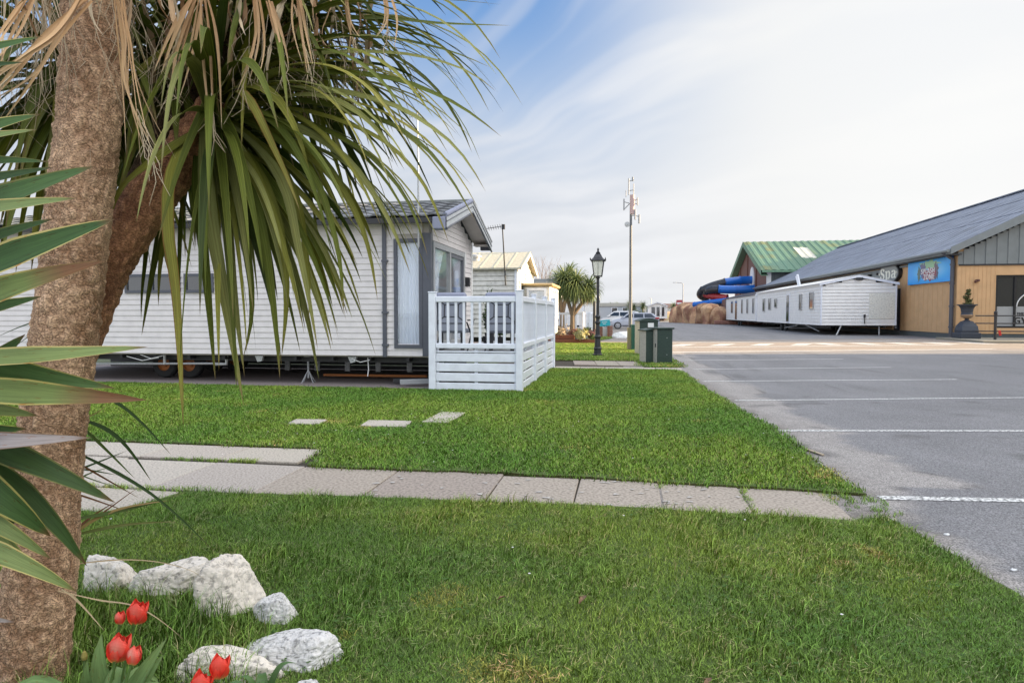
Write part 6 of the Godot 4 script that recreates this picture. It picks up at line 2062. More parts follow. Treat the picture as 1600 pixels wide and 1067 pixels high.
	part("lid", mb, M.cab_green, o)
	o = thing("service_cabinet", "tall dark green cabinet with a white notice and an arched lid", "cabinet", Vector3(0.74, 0.0, -22.6), 0.3)
	mb = MB.new()
	mb.bevel(Vector3(0, 0.56, 0), Vector3(0.62, 1.12, 0.5), 0.012)
	part("body", mb, M.cab_green, o)
	mb = MB.new()
	var arc := []
	for k in 9:
		arc.append(Vector2(-0.36 + 0.72 * k / 8.0, 1.115 + 0.09 * sin(PI * k / 8.0)))
	arc.append(Vector2(0.36, 1.10))
	arc.append(Vector2(-0.36, 1.10))
	mb.prism(arc, 0.56, Basis(), Vector3(0, 0, -0.28))
	part("lid", mb, M.cab_green, o)
	mb = MB.new()
	mb.box(Vector3(0.06, 0.97, 0.256), Vector3(0.2, 0.16, 0.008))
	part("notice", mb, M.white, o)
	for y in [0.32, 0.84]:
		mb = MB.new()
		mb.tube([Vector3(-0.12, y, 0.25), Vector3(-0.12, y, 0.275)], [0.025], 8)
		part("lock", mb, M.galv, o)
	mb = MB.new()
	mb.box(Vector3(-0.315, 0.56, 0), Vector3(0.012, 1.06, 0.46))
	part("side_panel", mb, M.cab_pale, o)
	mb = MB.new()
	mb.bevel(Vector3(-0.2, 0.6, 0.27), Vector3(0.24, 0.2, 0.06), 0.01)
	part("meter_box", mb, mat(L(0.20, 0.24, 0.17), 0.6), o)
	o = thing("service_cabinet", "slim bright green cabinet against the foot of the mast", "cabinet", Vector3(0.42, 0, -25.0), 0.1)
	mb = MB.new()
	mb.bevel(Vector3(0, 0.46, 0), Vector3(0.3, 0.92, 0.4), 0.012)
	part("body", mb, M.cab_bright, o)
	mb = MB.new()
	mb.bevel(Vector3(0, 0.935, 0), Vector3(0.34, 0.03, 0.44), 0.01)
	part("lid", mb, M.cab_bright, o)

	# planter with its shrubs and the cordyline
	o = thing("planter", "long red brown timber raised bed on the sunlit lawn", "planter", Vector3(-2.9, 0, -30.2))
	for k in 3:
		mb = MB.new()
		mb.bevel(Vector3(0.55, 0.10 + k * 0.0, 0.02 - 0.0), Vector3(2.3, 0.18, 0.12), 0.012)
		if k == 1:
			mb = MB.new()
			mb.bevel(Vector3(0.05, 0.29, -0.25), Vector3(1.3, 0.18, 0.12), 0.012)
		if k == 2:
			mb = MB.new()
			mb.bevel(Vector3(1.72, 0.19, -0.5), Vector3(0.1, 0.34, 1.0), 0.012)
		part("sleeper", mb, M.timber, o)
	mb = MB.new()
	mb.span(Vector3(-0.6, 0, -1.8), Vector3(1.66, 0.17, -0.05))
	part("soil", mb, M.soil, o)
	for q in [[Vector3(-2.9, 0.52, -30.7), Vector3(0.62, 0.42, 0.45), Color(0.30, 0.22, 0.10), Color(0.48, 0.36, 0.26), "big cream and pink tinged shrub in the timber bed, left"], [Vector3(-1.9, 0.42, -30.2), Vector3(0.42, 0.34, 0.35), Color(0.34, 0.30, 0.10), Color(0.52, 0.48, 0.26), "pale yellow grassy shrub spilling over the timber bed"], [Vector3(-2.25, 0.45, -31.0), Vector3(0.4, 0.25, 0.4), Color(0.20, 0.07, 0.05), Color(0.32, 0.16, 0.12), "low reddish shrub behind the pale ones"], [Vector3(-1.45, 0.4, -30.9), Vector3(0.32, 0.3, 0.3), Color(0.16, 0.06, 0.06), Color(0.26, 0.14, 0.12), "dark red shrub at the right end of the timber bed"], [Vector3(-1.75, 0.52, -31.4), Vector3(0.3, 0.26, 0.3), Color(0.03, 0.06, 0.015), Color(0.07, 0.11, 0.03), "small dark green bush beside the cordyline trunk"], [Vector3(-1.3, 0.26, -30.3), Vector3(0.22, 0.2, 0.2), Color(0.10, 0.14, 0.03), Color(0.18, 0.22, 0.06), "low yellow green plant at the bed's right corner"]]:
		var s := part("shrub", leaf_ball(Vector3.ZERO, q[1], 1100, 0.055, q[2], q[3]), M.leaf)
		s.position = q[0]
		tag(s, q[4], "shrub")
	cordyline("cordyline tree with a big rounded spiky crown above the timber bed", Vector3(-2.35, 0.1, -31.2), [[Vector3(-0.38, 2.75, 0), 1.12], [Vector3(0.2, 2.6, 0.15), 1.12], [Vector3(0.75, 2.45, -0.1), 0.95]], 300, 0.0)
	cordyline("slimmer cordyline standing behind and left of the big one", Vector3(-3.0, 0.1, -33.2), [[Vector3(-0.2, 2.9, 0), 0.9], [Vector3(0.35, 3.3, 0), 0.8]], 170, 0.0)

	# teal sign, brick pillars, white boulder
	o = thing("teal_sign", "small tilted teal notice board on the corner by the road", "sign", Vector3(-1.05, 0, -38.2), 0.0)
	mb = MB.new()
	mb.bevel(Vector3(0, 0.82, 0), Vector3(0.58, 0.34, 0.04), 0.006, Basis(Vector3(0, 0, 1), 0.1))
	part("board", mb, M.teal, o)
	for k in 2:
		mb = MB.new()
		mb.box(Vector3(-0.02, 0.88 - k * 0.1, 0.024), Vector3(0.3 - k * 0.12, 0.03, 0.006), Basis(Vector3(0, 0, 1), 0.1))
		part("lettering", mb, M.white, o)
	for x in [-0.22, 0.22]:
		mb = MB.new()
		mb.box(Vector3(x, 0.36, -0.02), Vector3(0.05, 0.72, 0.05))
		part("leg", mb, M.timber, o)
	for q in [[-1.35, "left red brick pier under the teal sign"], [-0.78, "right red brick pier under the teal sign"]]:
		var p := thing("brick_pier", q[1], "brick pier", Vector3(q[0], 0, -38.8))
		for r in 8:
			mb = MB.new()
			mb.bevel(Vector3(0.0, 0.04 + r * 0.083, 0), Vector3(0.30 + 0.012 * (r % 2), 0.072, 0.3), 0.006)
			part("brick_course", mb, M.brick, p)
		mb = MB.new()
		mb.span(Vector3(-0.145, 0, -0.14), Vector3(0.145, 0.66, 0.14))
		part("mortar", mb, M.plaster, p)
	mb = MB.new()
	mb.bevel(Vector3(0, 0.3, 0), Vector3(0.24, 0.56, 0.04), 0.01)
	var pn := part("white_panel", mb, M.white)
	pn.position = Vector3(-1.07, 0, -38.9)
	tag(pn, "small white panel between the two brick piers", "panel")
	var bo := put("boulder", rock_mesh(Vector3(0.95, 0.62, 0.6), 61), M.white)
	bo.position = Vector3(-0.12, 0.14, -37.8)
	tag(bo, "white painted boulder at the road corner behind the mast", "rock")
	bo = put("boulder", rock_mesh(Vector3(0.9, 0.7, 0.7), 65), M.white)
	bo.position = Vector3(8.7, 0.15, -103.0)
	tag(bo, "small white boulder at the left foot of the artificial rock wall", "rock")
	bo = put("boulder", rock_mesh(Vector3(1.5, 0.9, 0.8), 67), M.white)
	bo.position = Vector3(10.0, 0.2, -92.5)
	tag(bo, "white boulder lying before the middle of the artificial rock wall", "rock")

	# aerial on the cream caravan
	o = thing("tv_aerial", "television aerial on a tall pole above the cream caravan", "aerial", Vector3(-3.95, 2.3, -22.25))
	mb = MB.new()
	mb.tube([Vector3(0.03, 0, 0), Vector3(-0.08, 1.95, 0)], [0.025, 0.02], 8)
	part("pole", mb, M.dark, o)
	mb = MB.new()
	mb.tube([Vector3(-0.95, 1.86, 0), Vector3(0.0, 1.98, 0)], [0.012], 6)
	for k in 12:
		mb.tube([Vector3(-0.95 + k * 0.08, 1.80 + k * 0.0101, -0.12), Vector3(-0.95 + k * 0.08, 1.92 + k * 0.0101, 0.12)], [0.008], 5)
	mb.box(Vector3(-0.05, 1.95, 0), Vector3(0.1, 0.16, 0.1))
	part("aerial", mb, M.dark, o)
	# bare tree behind the row
	o = thing("bare_tree", "leafless twiggy tree behind the white caravan gables", "tree", Vector3(-8.2, 0, -62))
	mb = MB.new()
	mb.col = Color(0.22, 0.17, 0.14)
	for k in 13:
		var a := TAU * k / 13
		twig(mb, Vector3(rr(-0.5, 0.5), 0.3, rr(-0.5, 0.5)), Vector3(cos(a) * 0.32, 1, sin(a) * 0.32).normalized(), rr(2.3, 3.0), 0.05, 4)
	part("branches", mb, M.dry, o)
	mb = MB.new()
	mb.col = Color(0.22, 0.17, 0.14)
	mb.tube([Vector3(0, 0, 0), Vector3(0, 0.9, 0)], [0.3, 0.2], 10)
	part("trunk", mb, M.dry, o)

func twig(mb: MB, p: Vector3, d: Vector3, l: float, r: float, n: int) -> void:
	var q := p + d * l * 0.5
	var d2 := (d + Vector3(rr(-0.2, 0.2), rr(0, 0.2), rr(-0.2, 0.2))).normalized()
	var e := q + d2 * l * 0.5
	mb.tube([p, q, e], [r, r * 0.8, r * 0.6], 4, false)
	if n > 0:
		for k in 3:
			twig(mb, [q, e, e][k], (d2 + Vector3(rr(-0.6, 0.6), rr(-0.1, 0.5), rr(-0.6, 0.6))).normalized(), l * rr(0.5, 0.75), r * 0.55, n - 1)

func cordyline(label: String, at: Vector3, heads: Array, per: int, lean: float, dark := 1.0) -> void:
	var o := thing("cordyline_tree", label, "palm tree", at)
	var mb := MB.new()
	mb.col = Color(0.36, 0.27, 0.18)
	var fork := Vector3(0, heads[0][0].y * 0.42, 0)
	mb.tube([Vector3.ZERO, fork * 0.5, fork], [0.15, 0.12, 0.11], 12)
	part("trunk", mb, M.bark, o)
	for h in heads:
		mb = MB.new()
		mb.col = Color(0.33, 0.25, 0.17)
		var c: Vector3 = h[0]
		mb.tube([fork, fork.lerp(c, 0.5) + Vector3(c.x * 0.15, 0, 0), c], [0.10, 0.085, 0.06], 10)
		part("branch", mb, M.bark, o)
		mb = MB.new()
		var R: float = h[1]
		for i in per:
			var az := TAU * i * 0.618034
			var el := lerpf(1.4, -1.25, pow((i + 0.5) / per, 0.75))
			var d := Vector3(cos(az) * cos(el), sin(el), sin(az) * cos(el))
			var p := c
			var g := rr(0.7, 1.25) * dark
			var q := d
			var s := d.cross(Vector3(0.1, 1, 0.2) + Vector3(rr(-0.5, 0.5), 0, rr(-0.5, 0.5))).normalized() * 0.036
			var nn := s.cross(d).normalized()
			if nn.y < 0:
				nn = -nn
			mb.col = Color(0.13, 0.17, 0.065) * g
			if i > per * 0.85 and rr(0, 1) < 0.45:
				mb.col = Color(0.30, 0.22, 0.13) * g
			for k in 4:
				var e := p + q * R * rr(0.9, 1.05) / 4
				var w0 := 1.0 - 0.22 * k
				var w1 := maxf(0.02, 1.0 - 0.22 * (k + 1) - (0.1 if k == 3 else 0.0))
				mb.tri(p - s * w0, p + s * w0, e + s * w1, nn, nn, nn)
				mb.tri(p - s * w0, e + s * w1, e - s * w1, nn, nn, nn)
				p = e
				q = (q + Vector3.DOWN * 0.24 * (k + 1)).normalized()
		part("crown", mb, M.leaf, o)

# ---------------------------------------------------------------- cars
func car(label: String, at: Vector3, turn: float, len_: float, ht: float, wid: float, paint: Material, van_like: bool) -> void:
	# nose towards -x
	var o := thing("parked_car", label, "car", at, turn, "cars parked beyond the lamp post")
	var h := wid / 2
	var lower := [[-0.5, 0.22, 0.40], [-0.49, 0.20, 0.46], [-0.44, 0.18, 0.52], [-0.30, 0.17, 0.62], [-0.22, 0.17, 0.66], [0.0, 0.17, 0.68], [0.30, 0.17, 0.69], [0.44, 0.19, 0.69], [0.49, 0.22, 0.64], [0.5, 0.26, 0.5]]
	var mb := MB.new()
	var prev := []
	for s in lower:
		var x: float = s[0] * len_
		var taper: float = 1.0 - 0.16 * pow(absf(s[0]) * 2, 5)
		var y0: float = s[1] * ht * 0.9
		var y1: float = s[2] * ht
		var ring := []
		for k in [[-0.92, 0.0], [-1.0, 0.25], [-1.0, 0.6], [-0.93, 0.95], [-0.75, 1.0], [0.75, 1.0], [0.93, 0.95], [1.0, 0.6], [1.0, 0.25], [0.92, 0.0]]:
			ring.append(Vector3(x, lerpf(y0, y1, k[1]), k[0] * h * taper))
		if prev.size():
			for k in ring.size():
				var l := (k + 1) % ring.size()
				var c := (prev[k] + ring[l]) / 2.0 as Vector3
				mb.quad(prev[k], prev[l], ring[l], ring[k], Vector3(0, c.y - ht * 0.4, c.z))
		prev = ring
	for e in [0, lower.size() - 1]:
		var s: Array = lower[e]
		mb.box(Vector3(s[0] * len_, (s[1] * 0.9 + s[2]) / 2 * ht, 0), Vector3(0.02, (s[2] - s[1] * 0.9) * ht * 0.95, wid * 0.8))
	part("body", mb, paint, o)
	# cabin: roof and pillars in paint, dark glass set into it
	var front := -0.26 if not van_like else -0.3
	var prof := [Vector2(front * len_, 0.66 * ht), Vector2((front + 0.16) * len_, 0.97 * ht), Vector2((front + 0.24) * len_, ht), Vector2(0.28 * len_, 0.99 * ht), Vector2(0.38 * len_, 0.94 * ht), Vector2(0.48 * len_, 0.67 * ht)]
	mb = MB.new()
	for i in prof.size() - 1:
		var p: Vector2 = prof[i]
		var q: Vector2 = prof[i + 1]
		var wp := h * (0.92 if p.y < 0.8 * ht else 0.74)
		var wq := h * (0.92 if q.y < 0.8 * ht else 0.74)
		mb.quad(Vector3(p.x, p.y, -wp), Vector3(p.x, p.y, wp), Vector3(q.x, q.y, wq), Vector3(q.x, q.y, -wq), Vector3(0, 1, 0))
	for sz in [-1.0, 1.0]:
		var pts := []
		for p in prof:
			pts.append(Vector3(p.x, p.y, sz * h * (0.92 if p.y < 0.8 * ht else 0.74)))
		for i in range(1, pts.size() - 1):
			mb.quad(pts[0], pts[i], pts[i + 1], pts[0], Vector3(0, 0.2, sz))
	part("cabin", mb, paint, o)
	var b0 := 0.70 * ht
	var b1 := 0.925 * ht
	var edges := [[front + 0.055, front + 0.17, -0.02, -0.02], [0.0, 0.0, 0.185, 0.185], [0.205, 0.205, 0.42, 0.335]]
	for sz in [-1.0, 1.0]:
		for e in edges:
			mb = MB.new()
			var z0: float = sz * (h * 0.905 + 0.012)
			var z1: float = sz * (h * 0.765 + 0.012)
			mb.quad(Vector3(e[0] * len_, b0, z0), Vector3(e[2] * len_, b0, z0), Vector3(e[3] * len_, b1, z1), Vector3(e[1] * len_, b1, z1), Vector3(0, 0.2, sz))
			part("side_window", mb, M.dark_glass, o)
	mb = MB.new()
	var up := Vector3(-0.012, 0.012, 0)
	mb.quad(Vector3((front + 0.02) * len_, 0.70 * ht, -h * 0.82) + up, Vector3((front + 0.02) * len_, 0.70 * ht, h * 0.82) + up, Vector3((front + 0.15) * len_, 0.95 * ht, h * 0.7) + up, Vector3((front + 0.15) * len_, 0.95 * ht, -h * 0.7) + up, Vector3(-1, 1, 0))
	part("windscreen", mb, M.dark_glass, o)
	for x in [-0.32, 0.29]:
		for sz in [-1.0, 1.0]:
			var b := Basis(Vector3(1, 0, 0), PI / 2 * sz)
			mb = MB.new()
			mb.lathe([Vector2(0.2, -0.09), Vector2(0.30, -0.09), Vector2(0.32, -0.06), Vector2(0.32, 0.06), Vector2(0.30, 0.10), Vector2(0.21, 0.10)], 24, Vector3(x * len_, 0.32, sz * (h - 0.09)), b)
			var w := part("wheel", mb, M.rubber, o)
			mb = MB.new()
			mb.lathe([Vector2(0, 0.06), Vector2(0.05, 0.07), Vector2(0.06, 0.05)], 12, Vector3(x * len_, 0.32, sz * (h - 0.09)), b)
			mb.lathe([Vector2(0.185, 0.05), Vector2(0.19, 0.10), Vector2(0.215, 0.105)], 20, Vector3(x * len_, 0.32, sz * (h - 0.09)), b)
			for k in 6:
				var a := TAU * k / 6
				var c := Vector3(x * len_, 0.32, sz * (h - 0.03))
				mb.tube([c + Vector3(cos(a), sin(a), 0) * 0.04, c + Vector3(cos(a), sin(a), 0) * 0.2], [0.024, 0.018], 6)
			part("rim", mb, M.alloy, w)
	for sz in [-1.0, 1.0]:
		mb = MB.new()
		mb.bevel(Vector3(-0.465 * len_, 0.47 * ht, sz * h * 0.78), Vector3(0.28, 0.10, 0.24), 0.03)
		part("headlight", mb, M.alloy, o)
		mb = MB.new()
		mb.bevel(Vector3(0.455 * len_, 0.66 * ht, sz * h * 0.84), Vector3(0.34, 0.14, 0.22), 0.03)
		part("tail_light", mb, M.red_light, o)
		mb = MB.new()
		mb.bevel(Vector3((front + 0.07) * len_, 0.70 * ht, sz * (h + 0.08)), Vector3(0.12, 0.12, 0.2), 0.03)
		part("mirror", mb, paint, o)
	mb = MB.new()
	mb.box(Vector3(0, 0.2 * ht, h * 0.98), Vector3(len_ * 0.45, 0.05, 0.03))
	mb.box(Vector3(0, 0.2 * ht, -h * 0.98), Vector3(len_ * 0.45, 0.05, 0.03))
	part("sill_trim", mb, M.black, o)

# ---------------------------------------------------------------- leisure buildings on the right
func make_buildings() -> void:
	var xw := 17.3
	var zf := -38.8
	var o := thing("leisure_building", "long tan rendered building with grey pitched roof at the right", "building")
	var mb := MB.new()
	mb.span(Vector3(xw, 0.3, -92), Vector3(xw + 0.3, 4.75, -47.3))
	mb.span(Vector3(xw, 0.3, -46.1), Vector3(xw + 0.3, 4.75, zf))
	mb.span(Vector3(xw, 2.95, -47.3), Vector3(xw + 0.3, 4.75, -46.1))
	mb.span(Vector3(xw + 0.3, 0.3, zf - 0.3), Vector3(19.15, 3.9, zf))
	mb.span(Vector3(xw + 0.3, 3.9, zf - 0.3), Vector3(xw + 1.2, 4.75, zf - 0.06))
	mb.span(Vector3(19.15, 3.36, zf - 0.3), Vector3(37.0, 3.9, zf))
	mb.span(Vector3(19.15, 0.3, zf - 0.3), Vector3(37.0, 0.6, zf))
	mb.span(Vector3(23.2, 0.6, zf - 0.3), Vector3(37.0, 3.36, zf))
	mb.span(Vector3(36.7, 0.3, -92), Vector3(37.0, 4.75, zf - 0.3))
	part("wall", mb, M.tan, o)
	# fine grooves of the render boards on both faces
	mb = MB.new()
	for k in 30:
		var z := zf - 0.4 - k * 0.6
		if z > -46.0:
			mb.span(Vector3(xw - 0.012, 0.32, z - 0.006), Vector3(xw, 4.7, z + 0.006))
	for k in 9:
		mb.span(Vector3(17.5 + k * 0.2, 0.32, zf), Vector3(17.515 + k * 0.2, 3.88, zf + 0.01))
	part("board_joint", mb, mat(L(0.61, 0.385, 0.20), 0.85), o)
	mb = MB.new()
	mb.span(Vector3(xw + 0.04, -0.05, -92), Vector3(37.0, 0.3, zf - 0.04))
	part("plinth", mb, M.dark_clad, o)
	# gable cladding
	mb = MB.new()
	var k0 := 0
	var x := xw + 0.005
	while x < 36.9:
		var top := 4.7 + (minf(x, 54.3 - x) - xw) * 0.5 - 0.1
		mb.span(Vector3(x, 3.92, zf - 0.05), Vector3(x + 0.26, top, zf + (0.045 if k0 % 2 else 0.012)))
		x += 0.262
		k0 += 1
	part("gable_cladding", mb, M.clad_grey, o)
	mb = MB.new()
	mb.span(Vector3(xw + 0.05, 3.86, zf + 0.001), Vector3(37, 3.94, zf + 0.06))
	part("flashing", mb, M.dark, o)
	# roof with standing seams
	mb = MB.new()
	var e := Vector3(xw - 0.55, 4.72, 0)
	var r := Vector3(27.0, 9.75, 0)
	var e2 := Vector3(37.55, 4.72, 0)
	var z0 := zf + 0.45
	var z1 := -92.0
	var A := func(p: Vector3, z: float) -> Vector3: return Vector3(p.x, p.y, z)
	mb.quad(A.call(e, z0), A.call(r, z0), A.call(r, z1), A.call(e, z1), Vector3.UP)
	mb.quad(A.call(e2, z0), A.call(r, z0), A.call(r, z1), A.call(e2, z1), Vector3.UP)
	var roof := part("roof", mb, M.roof_grey, o)
	var sl := (r - e).normalized()
	var rb := Basis(sl, Vector3(-sl.y, sl.x, 0), Vector3(0, 0, 1))
	for k in 53:
		mb = MB.new()
		mb.box((e + r) / 2 + Vector3(0, 0.03, z0 - 0.5 - k * 1.0), Vector3((r - e).length(), 0.018, 0.03), rb)
		part("seam", mb, M.roof_grey, roof)
	for t in [0.42, 0.72]:
		mb = MB.new()
		mb.box(e.lerp(r, t) + Vector3(0, 0.02, (z0 + z1) / 2), Vector3(0.14, 0.03, z0 - z1), rb)
		part("lap_joint", mb, M.roof_grey, roof)
	mb = MB.new()
	mb.box(r + Vector3(0, 0.02, (z0 + z1) / 2), Vector3(0.5, 0.08, z0 - z1))
	part("ridge_cap", mb, M.roof_grey, roof)
	mb = MB.new()
	mb.quad(A.call(e, z0 + 0.01) + Vector3(0, 0.08, 0), A.call(r, z0 + 0.01) + Vector3(0, 0.08, 0), A.call(r, z0 + 0.01) - Vector3(0, 0.5, 0), A.call(e, z0 + 0.01) - Vector3(0, 0.28, 0), Vector3(0, 0, 1))
	mb.quad(A.call(e2, z0 + 0.01) + Vector3(0, 0.08, 0), A.call(r, z0 + 0.01) + Vector3(0, 0.08, 0), A.call(r, z0 + 0.01) - Vector3(0, 0.5, 0), A.call(e2, z0 + 0.01) - Vector3(0, 0.28, 0), Vector3(0, 0, 1))
	part("bargeboard", mb, M.clad_grey, o)
	mb = MB.new()
	mb.span(Vector3(xw - 0.50, 4.40, z1), Vector3(xw + 0.02, 4.46, z0 - 0.02))
	part("soffit", mb, M.dark, o)
	mb = MB.new()
	mb.span(Vector3(xw - 0.56, 4.46, z1), Vector3(xw - 0.50, 4.71, z0 - 0.02))
	part("fascia", mb, M.clad_grey, o)
	mb = MB.new()
	mb.tube([Vector3(xw - 0.66, 4.62, z1), Vector3(xw - 0.66, 4.62, z0)], [0.08], 10)
	mb.tube([Vector3(xw - 0.1, 4.28, z1), Vector3(xw - 0.1, 4.28, zf - 0.4)], [0.06], 8)
	part("gutter", mb, M.clad_grey, o)
	mb = MB.new()
	mb.tube([Vector3(xw - 0.66, 4.6, zf - 0.2), Vector3(xw - 0.16, 4.2, zf - 0.2), Vector3(xw - 0.16, 0.05, zf - 0.2)], [0.10], 12)
	for y in [0.6, 1.7, 2.9, 3.9]:
		mb.lathe([Vector2(0.10, 0), Vector2(0.13, 0), Vector2(0.13, 0.08), Vector2(0.10, 0.08)], 12, Vector3(xw - 0.16, y, zf - 0.2))
	part("downpipe", mb, M.anthracite, o)
	# side door
	mb = MB.new()
	mb.span(Vector3(xw + 0.1, 0.1, -47.3), Vector3(xw + 0.2, 2.95, -46.1))
	var dr := part("door", mb, M.black, o)
	mb = MB.new()
	mb.span(Vector3(xw + 0.06, 0.15, -46.75), Vector3(xw + 0.1, 2.9, -46.65))
	mb.span(Vector3(xw + 0.0, 0.1, -46.2), Vector3(xw + 0.1, 2.95, -46.1))
	part("frame", mb, M.anthracite, dr)
	mb = MB.new()
	mb.span(Vector3(xw + 0.07, 0.4, -47.2), Vector3(xw + 0.09, 2.8, -46.8))
	part("pane", mb, M.dark_glass, dr)
	# gym window
	mb = MB.new()
	for q in [[19.15, 19.25, 0.6, 3.36], [20.05, 20.15, 0.7, 3.26], [21.5, 21.6, 0.7, 3.26], [23.1, 23.2, 0.6, 3.36], [19.25, 23.1, 0.6, 0.7], [19.25, 23.1, 3.26, 3.36]]:
		mb.span(Vector3(q[0], q[2], zf - 0.2), Vector3(q[1], q[3], zf - 0.05))
	var gw := part("gym_window", mb, M.black, o)
	for q in [[19.25, 20.05], [20.15, 21.5], [21.6, 23.1]]:
		mb = MB.new()
		mb.span(Vector3(q[0], 1.72, zf - 0.15), Vector3(q[1], 3.26, zf - 0.12))
		part("pane", mb, M.dark_glass, gw)
		mb = MB.new()
		mb.span(Vector3(q[0], 0.7, zf - 0.15), Vector3(q[1], 1.72, zf - 0.12))
		part("frosted_film", mb, M.frosted, gw)
	mb = MB.new()
	var arc := []
	for k in 14:
		var a := PI - PI * 0.5 * k / 13.0
		arc.append(Vector3(21.3 + cos(a) * 1.1, 1.7 + sin(a) * 0.85, zf - 0.10))
	mb.tube(arc, [0.03], 6)
	part("arc_mark", mb, M.white, gw)
	text("lettering", "THE", 0.14, M.black, gw, Vector3(19.98 + 0.42, 1.34, zf - 0.105))
	text("lettering", "GYM", 0.36, M.black, gw, Vector3(20.62, 0.98, zf - 0.105))
	mb = MB.new()
	mb.bevel(Vector3(18.25, 3.08, zf + 0.08), Vector3(0.14, 0.12, 0.16), 0.02)
	mb.tube([Vector3(18.18, 3.08, zf + 0.04), Vector3(18.1, 3.0, zf + 0.16)], [0.06], 8)
	part("security_lamp", mb, mat(L(0.12, 0.05, 0.04), 0.6), o)
	for z in [-49.6, -51.2]:
		mb = MB.new()
		mb.bevel(Vector3(xw - 0.15, 4.05, z), Vector3(0.25, 0.16, 0.2), 0.03)
		part("floodlight", mb, M.black, o)
	mb = MB.new()
	mb.span(Vector3(xw - 0.03, 3.3, -60), Vector3(xw, 4.3, -49.6))
	part("grey_band", mb, M.clad_grey, o)
	# oval spa sign
	o = thing("spa_sign", "grey oval sign with cream lettering Spa on the tan wall", "sign", Vector3(xw, 3.95, -47.55))
	var ov := []
	for k in 40:
		var a := TAU * k / 40
		ov.append(Vector2(cos(a) * 1.75, sin(a) * 0.66))
	mb = MB.new()
	mb.prism(ov, 0.22, Basis(Vector3.UP, -PI / 2), Vector3(-0.02, 0, 0))
	part("rim", mb, M.black, o)
	var ov2 := []
	for p in ov:
		ov2.append(p * 0.94)
	mb = MB.new()
	mb.prism(ov2, 0.03, Basis(Vector3.UP, -PI / 2), Vector3(-0.24, 0, 0))
	part("face", mb, M.sign_grey, o)
	text("lettering", "Spa", 0.72, M.cream, o, Vector3(-0.275, 0.0, 0.05), -PI / 2, 1.55, true, true)
	for s in [-1.0, 1.0]:
		mb = MB.new()
		mb.tube([Vector3(-0.275, -0.05, s * 1.35), Vector3(-0.275, 0.1, s * 1.42), Vector3(-0.275, 0.0, s * 1.5)], [0.05, 0.04, 0.02], 6)
		part("ornament", mb, M.cream, o)
	# blue poster sign
	o = thing("splash_sign", "blue rectangular sign reading SPLASH ZONE beside the downpipe", "sign", Vector3(xw, 3.78, -41.9))
	mb = MB.new()
	mb.span(Vector3(-0.16, -0.70, -2.75), Vector3(-0.03, 0.66, 2.75))
	part("case", mb, M.slide_blue, o)
	var gt := GradientTexture2D.new()
	var gr := Gradient.new()
	gr.offsets = PackedFloat32Array([0.0, 0.45, 1.0])
	gr.colors = PackedColorArray([Color(0.80, 0.93, 1.0), Color(0.48, 0.78, 0.98), Color(0.0, 0.64, 0.96)])
	gt.gradient = gr
	gt.fill = GradientTexture2D.FILL_RADIAL
	gt.fill_from = Vector2(0.55, 0.5)
	gt.fill_to = Vector2(1.02, 0.6)
	gt.width = 256
	gt.height = 128
	var pm := StandardMaterial3D.new()
	pm.albedo_texture = gt
	pm.roughness = 0.35
	mb = MB.new()
	mb.quv(Vector3(-0.165, -0.69, -2.73), Vector3(-0.165, -0.69, 2.73), Vector3(-0.165, 0.65, 2.73), Vector3(-0.165, 0.65, -2.73))
	part("poster", mb, pm, o)
	var blob := func(c: Vector2, rad: Vector2, m: Material, lift: float, sd: float) -> void:
		var pts := []
		for k in 26:
			var a := TAU * k / 26
			var q := 1.0 + 0.22 * sin(k * 2.4 + sd) + 0.12 * sin(k * 5.1 + sd * 2)
			pts.append(Vector2(c.x + cos(a) * rad.x * q, c.y + sin(a) * rad.y * q))
		var b := MB.new()
		b.prism(pts, 0.004, Basis(Vector3.UP, -PI / 2), Vector3(-0.165 - lift, 0, 0))
		part("printed_splash", b, m, o)
	var pr := func(r_: float, g_: float, b_: float) -> Material: return mat(L(r_, g_, b_), 0.4)
	blob.call(Vector2(0.15, 0.36), Vector2(1.2, 0.22), pr.call(0.35, 0.62, 0.36), 0.004, 1.0)
	blob.call(Vector2(-0.65, 0.06), Vector2(0.42, 0.42), pr.call(0.14, 0.13, 0.26), 0.007, 3.0)
	blob.call(Vector2(-1.15, -0.12), Vector2(0.2, 0.40), pr.call(0.10, 0.17, 0.14), 0.008, 2.0)
	blob.call(Vector2(1.0, -0.05), Vector2(0.3, 0.46), pr.call(0.16, 0.12, 0.16), 0.008, 5.0)
	blob.call(Vector2(0.2, -0.2), Vector2(0.85, 0.36), pr.call(0.30, 0.05, 0.08), 0.012, 4.0)
	text("lettering", "SPLASH", 0.30, M.white, o, Vector3(-0.187, 0.0, 0.05), -PI / 2, 1.25)
	text("lettering", "ZONE", 0.32, M.white, o, Vector3(-0.187, -0.34, 0.2), -PI / 2, 1.25)

	# urn on its plinth with a clipped spiral shrub
	o = thing("urn", "dark blue grey pedestal urn standing before the gym wall", "urn", Vector3(17.26, 0.1, -37.6))
	mb = MB.new()
	mb.bevel(Vector3(0, 0.14, 0), Vector3(0.96, 0.28, 0.96), 0.03)
	mb.bevel(Vector3(0, 0.36, 0), Vector3(0.80, 0.18, 0.80), 0.03)
	var tp := [Vector2(0.0, 0.44), Vector2(0.54, 0.44), Vector2(0.50, 0.62), Vector2(0.30, 0.84), Vector2(0.22, 0.88), Vector2(0, 0.88)]
	mb.lathe(tp, 4, Vector3.ZERO, Basis(Vector3.UP, PI / 4))
	part("pedestal", mb, M.urn, o)
	mb = MB.new()
	mb.lathe([Vector2(0, 0.88), Vector2(0.17, 0.88), Vector2(0.08, 0.95), Vector2(0.10, 1.0)], 24)
	part("stem", mb, M.urn, o)
	mb = MB.new()
